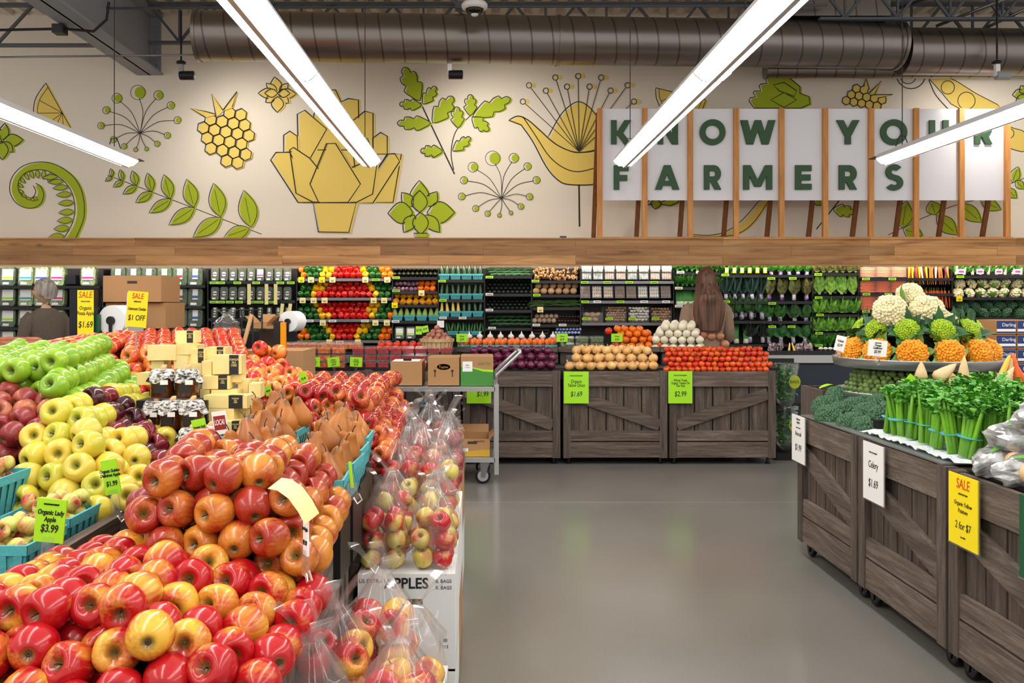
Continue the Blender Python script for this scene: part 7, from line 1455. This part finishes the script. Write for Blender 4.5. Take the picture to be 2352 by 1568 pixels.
def person(name, loc, rz, Ht, label, top, hair, head_yaw=0):
    S = Ht/1.65; o = None
    # one skinned skeleton: y- is forward
    V = []; E = []; R = []
    def v(x, y, z, r, par=None):
        V.append((x*S, y*S, z*S)); R.append(r*S)
        if par is not None: E.append((par, len(V)-1))
        return len(V)-1
    pel = v(0,0,.90,.125); ab = v(0,0,1.05,.11,pel); chst = v(0,.01,1.22,.12,ab); nk = v(0,.015,1.36,.055,chst); hd0 = v(0,0,1.43,.052,nk)
    for s in (-1, 1):
        hip = v(s*.09,0,.84,.09,pel); kn = v(s*.095,-.01,.47,.058,hip); an = v(s*.10,.02,.09,.038,kn); v(s*.11,-.12,.035,.032,an)
        sh = v(s*.15,.01,1.30,.058,chst); el = v(s*.215,-.02,1.03,.042,sh); wr = v(s*.19,-.22,.98,.026,el); pa = v(s*.185,-.28,.975,.026,wr)
        for k in range(4): f1 = v(s*(.160+.017*k),-.325,.975,.0085,pa); v(s*(.160+.017*k),-.355+.004*abs(k-1.5),.955,.0075,f1)
        th = v(s*.150,-.29,.965,.009,pa); v(s*.145,-.325,.955,.008,th)
    me = bpy.data.meshes.new('tmp'); me.from_pydata(V, E, []); tmp = bpy.data.objects.new('tmp', me); C.objects.link(tmp)
    md = tmp.modifiers.new('s', 'SKIN'); 
    for i, sv in enumerate(me.skin_vertices[0].data): sv.radius = (R[i], R[i]*.82); sv.use_root = (i == 0)
    tmp.modifiers.new('u', 'SUBSURF').levels = 1
    dg = bpy.context.evaluated_depsgraph_get(); em = bpy.data.meshes.new_from_object(tmp.evaluated_get(dg)); bpy.data.objects.remove(tmp)
    b = MB(); b.add([x.co.copy() for x in em.vertices], [tuple(p.vertices) for p in em.polygons])
    # head: an ovoid with brow, nose, lips, chin and ears
    hc = Vector((0,-.012,1.545))*S; hb = MB(); n, m_ = 28, 20; vs = []
    for j in range(m_+1):
        t = -PI/2+PI*j/m_
        for i in range(n):
            a = 2*PI*i/n; x = .074*math.cos(t)*math.sin(a); y = -.094*math.cos(t)*math.cos(a); z = .112*math.sin(t)
            f = max(0, math.cos(a))*math.cos(t)
            if z < -.02: x *= 1-(-z-.02)*3.2; y = y*(1-(-z-.02)*1.5)
            if f > .6:
                y -= .020*math.exp(-((z+.012)/.020)**2)*math.exp(-(x/.012)**2)       # nose
                y -= .006*math.exp(-((z+.052)/.012)**2)*math.exp(-(x/.022)**2)+.008*math.exp(-((z+.088)/.016)**2)*math.exp(-(x/.02)**2)
                y += .008*math.exp(-((z-.014)/.012)**2)*math.exp(-((abs(x)-.030)/.014)**2)
            vs.append(Vector((x, y, z)))
    hb.add(vs, [(j*n+i, j*n+(i+1)%n, (j+1)*n+(i+1)%n, (j+1)*n+i) for j in range(m_) for i in range(n)])
    for s in (-1, 1): hb.lathe([(.001,-.006),(.016,-.004),(.020,.002),(.012,.005),(.001,.002)], 12, M=Matrix.Translation((s*.076,.008,-.005)) @ Matrix.Rotation(PI/2,4,'Y') @ Matrix.Diagonal((1.4,.9,1,1)))
    hm = Matrix.Translation(hc) @ Matrix.Rotation(head_yaw, 4, 'Z') @ Matrix.Scale(S, 4); hb.xf(hm); b.add(hb.v, hb.f)
    body = b.build(name, 'skin', smooth=True, loc=loc); body.rotation_euler = (0,0,rz); tag(body, label, 'person')
    e = MB()
    for s in (-1, 1): e.lathe([(.001,-.002),(.006,-.001),(.008,0),(.001,.002)], 10, M=Matrix.Translation((s*.029,-.084,.012)) @ Matrix.Rotation(PI/2,4,'X'))
    e.xf(hm).build('eyes', 'label_dark', body, smooth=True)
    sc_ = [(0,0,.86,.165,.115),(0,0,.95,.165,.118),(0,0,1.05,.150,.11),(0,.005,1.16,.165,.120),(0,.01,1.26,.185,.118),(0,.015,1.32,.165,.098),(0,.018,1.37,.095,.072),(0,.018,1.385,.065,.060)]
    sw = loft([tuple(q*S for q in r) for r in sc_], 24, False)
    for s in (-1, 1): sw.tube([Vector(p)*S for p in ((s*.13,.012,1.31),(s*.175,.005,1.26),(s*.205,-.01,1.12),(s*.222,-.02,1.02),(s*.208,-.12,.985),(s*.192,-.21,.98))], [.062*S,.066*S,.056*S,.054*S,.046*S,.038*S], 14)
    sw.build('sweater', top, body, smooth=True)
    tr = loft([tuple(q*S for q in r) for r in [(0,0,.80,.150,.115),(0,0,.90,.158,.116),(0,0,.98,.15,.11)]], 20)
    for s in (-1, 1): tr.tube([Vector(p)*S for p in ((s*.085,0,.88),(s*.09,0,.70),(s*.095,-.008,.47),(s*.10,.018,.10))], [.098*S,.09*S,.068*S,.058*S], 14)
    tr.build('trousers', 'trousers', body, smooth=True)
    sh = MB()
    for s in (-1, 1): sh.lathe([(.001,0),(.04,.0),(.045,.02),(.04,.06),(.001,.08)], 14, M=Matrix.Translation((s*.107*S,-.045*S,0)) @ Matrix.Diagonal((1,2.6,1,1)))
    sh.build('shoes', 'black', body, smooth=True)
    h = MB(); n, m_ = 30, 16; vs = []
    if hair == 'hair_grey':
        for j in range(m_+1):
            t = -.62+(PI/2+.62)*j/m_
            for i in range(n):
                a = 2*PI*i/n; front = max(0, math.cos(a)); k = 1+.018*math.sin(9*a+j*.6); lift = .0
                tt = t if front < .55 else max(t, .42+.25*(front-.55))
                if -.1 < math.cos(a) < .55: tt = max(t, -.35)
                vs.append(Vector((.089*math.cos(tt)*math.sin(a)*k, -.108*math.cos(tt)*math.cos(a)*k+.006, .128*math.sin(tt))))
    else:
        L_ = 24; m_ = L_
        for j in range(m_+1):
            q = j/m_
            for i in range(n):
                a = 2*PI*i/n; c = math.cos(a)
                if q > .72: t = (q-.72)/.28*PI/2; rr = math.cos(t); z = .135*math.sin(t); wx, wy = .092, .112
                else: z = -(1-q/.72)*.46; rr = 1; wd = min(1, -z/.22); wx = .092+.050*wd-.035*max(0,(-z-.30)/.16); wy = .112-.04*wd
                k = 1+.03*math.sin(13*a+q*7)+.015*math.sin(23*a); y = -wy*rr*c*k+(.110*min(1, -z/.15) if z < 0 else .006)
                if c > .3 and z < .07: y = max(y, -.062 if z > -.09 else .0)       # face stays clear
                vs.append(Vector((wx*rr*math.sin(a)*k, y, z)))
    h.add(vs, [(j*n+i, j*n+(i+1)%n, (j+1)*n+(i+1)%n, (j+1)*n+i) for j in range(m_) for i in range(n)]); h.xf(hm).build('hair', hair, body, smooth=True)
    return body
person('person', (W(104,0,7.75).x, 7.75, 0), -PI*.68, 1.55, 'grey-haired person in a grey-brown sweater, back turned, at the salad case', 'sweater', 'hair_grey', head_yaw=.85)
person('person', (W(1620,0,8.2).x, 8.16, 0), PI, 1.66, 'person with very long brown hair and tan sweater facing the herb shelves', 'sweater_tan', 'hair_brown')
# ======================= left background
def bcard(px0, py0, px1, py1, D, label, lines, **k): return card(px0, py0, px1, py1, D, 'sale_yellow', lines, label, **k)
s1 = bcard(178,666,215,776,5.9,'tall yellow sale sign reading Organic Pinata Apple 1.69',[('SALE',.15,.16,'sale_ink'),('WHOLE FOODS',.03,.25),('Organic',.09,.41),('Pinata Apple',.09,.52,'ink',0,.7),('$1.69',.15,.78)])
slab('sign_board',W(161,0,5.92).x,5.91,.48,W(215,0,5.92).x,5.99,W(0,664,5.92).z,'dark_metal','dark board standing behind the tall yellow sale sign','board')
s2 = bcard(292,669,338,752,4.25,'tilted yellow sale sign on a pole reading cheddar 1 off',[('SALE',.17,.2,'sale_ink'),('GREEN MTN',.04,.3),('Catamount Cheddar',.09,.52,'ink',0,.6),('$1 OFF',.17,.8)],roll=.07)
o = MB().box(-.055,.004,-.09,.04,.008,.08).build('white_back_card', 'white_paper', s2)
MB().box(-.035,-.008,-.105,.035,.012,-.085).build('clamp', 'grey_plastic', s2); MB().tube([(.005,.0,-.1),(.005,0,-.42)], .004, 8).build('pole', 'alu', s2)
TB = H-(756-CY)*6.2/F
slab('back_table',W(228,0,6.1).x,6.05,.0,W(600,0,6.1).x,6.75,TB-.01,'dark_metal','dark table behind the far apple pile','table')
carton(W(243,0,6.2).x,6.2,TB,W(380,0,6.2).x,6.6,W(0,696,6.2).z,'carton','lower large brown box behind the far apples')
carton(W(234,0,6.15).x,6.17,W(0,695,6.15).z,W(368,0,6.15).x,6.55,W(0,634,6.15).z,'carton','upper large brown box behind the far apples')
def roll(px, py, D, r, L_, label):
    o = MB().lathe([(r*.3,0),(r,0),(r,L_),(r*.3,L_),(r*.3,0)], 32, M=Matrix.Rotation(PI/2-.0,4,'X').inverted() @ Matrix.Scale(1,4)).build('bag_roll', 'white_plastic', loc=W(px, py, D)); o.rotation_euler = (0,0,-.25); smooth_by_angle(o, 40); tag(o, label, 'bag roll', 'rolls of produce bags'); MB().tube([(0,-.02,0),(0,L_+.02,0)], r*.28, 12).build('core', 'black', o)
    MB().bar((0,-.012,0),(0,-.012,-r*1.5),.02,.01).build('bracket', 'dark_metal', o)
roll(256,736,5.95,.105,.16,'large white roll of produce bags left of the brown boxes'); roll(662,738,6.3,.075,.14,'smaller white roll of produce bags before the pepper wall')
slab('box_green',W(216,0,5.93).x,5.93,W(0,775,5.93).z,W(226,0,5.93).x,6.0,W(0,722,5.93).z,'sign_green','narrow dark green card left of the large bag roll','card')
fr = empty('wire_stand', W(562,800,5.9), 'black wire stand with brown boxes behind the apples', 'stand'); f = MB()
for x in (-.02,.055): f.tube([(x,0,-.5),(x,0,.26)], .005, 6); f.tube([(x,.25,-.5),(x,.25,.26)], .005, 6)
for z in (0,.10,.26): f.tube([(-.02,0,z),(.055,0,z)], .005, 6); f.tube([(-.30,.25,z),(.055,.25,z)], .005, 6)
f.tube([(-.30,.25,.26),(-.30,.25,-.5)], .005, 6); f.build('wire_frame', 'black', fr)
o = MB().bar(W(560,790,5.85), W(578,722,5.85), .03, .02).build('wooden_paddle', 'wood_pale'); tag(o, 'leaning wooden stick in the wire stand', 'stick')
pb_ = put('bag1', W(520,790,5.95), (0,0,.4), (1.25,1,.75), 'crinkled clear bag of bread rolls left of the wire stand'); 
mat('bread', (172,118,84), .7); simple('bun', 'bread', RND, 'bread', 14, name='bread_roll')
for i in range(8): p = W(495+(i%4)*16, 785-(i//4)*22, 6.0); put('bun', p, (0,i,0), 1.0, f'brown bread roll, {nth(i%4)} from left, {["lower","upper"][i//4]} row in the clear bag', 'bread rolls in the clear bag')
carton(W(578,0,6.15).x,6.15,TB-.0,W(612,0,6.15).x,6.4,W(0,742,6.15).z,'carton','open brown box with green print in the stand',open_=True,handle=False); carton(W(612,0,6.1).x,6.1,TB-.0,W(636,0,6.1).x,6.4,W(0,750,6.1).z,'carton','brown box with purple print, right of the stand',handle=False)
slab('label_board',W(628,0,5.9).x,5.9,.5,W(642,0,5.9).x,6.0,W(0,738,5.9).z,'case_black','narrow black board beside the gold strip','board'); slab('gold_strip',W(643,0,5.89).x,5.9,.5,W(655,0,5.89).x,5.93,W(0,740,5.89).z,'mustard','narrow gold and clear strip stand before the peppers','strip')
carton(W(555,0,5.6).x,5.55,.48,W(700,0,5.6).x,5.95,W(0,806,5.6).z,'carton','wide brown box below the wire stand')
mat('sweet_potato', (156,86,58), .6, vary=.12); simple('yam', 'sweet potato', [(r*.85, z*1.7) for r, z in RND], 'sweet_potato', 12, name='sweet_potato')
for i in range(30): p = W(-5+(i%10)*9.5, 800-(i//10)*9, 5.5+.1*(i//10)); put('yam', p, (random.uniform(-.2,.2), 1.5+random.uniform(-.3,.3), random.uniform(-.5,.5)), .9, f'sweet potato at the far left, {nth(i%10)} from left, row {nth(i//10)}', 'sweet potatoes at the far left')
slab('display_riser',W(-60,0,5.5).x,5.4,.48,W(95,0,5.5).x,5.9,1.0,'black','black riser under the sweet potatoes','riser','sloping risers under the fruit piles')
mat('lacquer', (20,20,22), .3)
o = MB().box(W(1283,0,8.9).x,8.72,1.995,W(1297,0,8.9).x,8.78,2.02).build('small_box', 'lacquer'); tag(o, 'tiny black object standing on the canopy left of the easels', 'object')
# ======================= past 300 of a kind: the smallest in view become one heap
import re as _re
from collections import defaultdict
_by = defaultdict(list)
for o in C.objects:
    if o.parent is None and o.type == 'MESH': _by[_re.sub(r'\.\d+$', '', o.name)].append(o)
for nm_, L_ in _by.items():
    if len(L_) <= 300 or nm_ == 'price_tag': continue
    bpy.context.view_layer.update()
    def size_in_view(o):
        p = o.matrix_world.translation; hidden = 'lower layer' in o.get('label', '') or 'hind' in o.get('label', '')
        return o.dimensions.x/max(.5, p.y)*(.2 if hidden else 1)
    L_.sort(key=size_in_view, reverse=True); rest = L_[300:]; vs = []; fs = []; k0 = 0; m_ = rest[0].data.materials[0]
    for o in rest:
        M = o.matrix_world; vs += [M @ v.co for v in o.data.vertices]; fs += [tuple(i+k0 for i in p.vertices) for p in o.data.polygons]; k0 = len(vs)
    g = MB(); g.add(vs, fs); ho = g.build(nm_+'_heap', m_, smooth=True); tag(ho, 'remaining '+nm_.replace('_', ' ')+'s deep in the piles or far away', 'fruit', kind='stuff')
    for o in rest:
        for c in list(o.children): bpy.data.objects.remove(c)
        bpy.data.objects.remove(o)
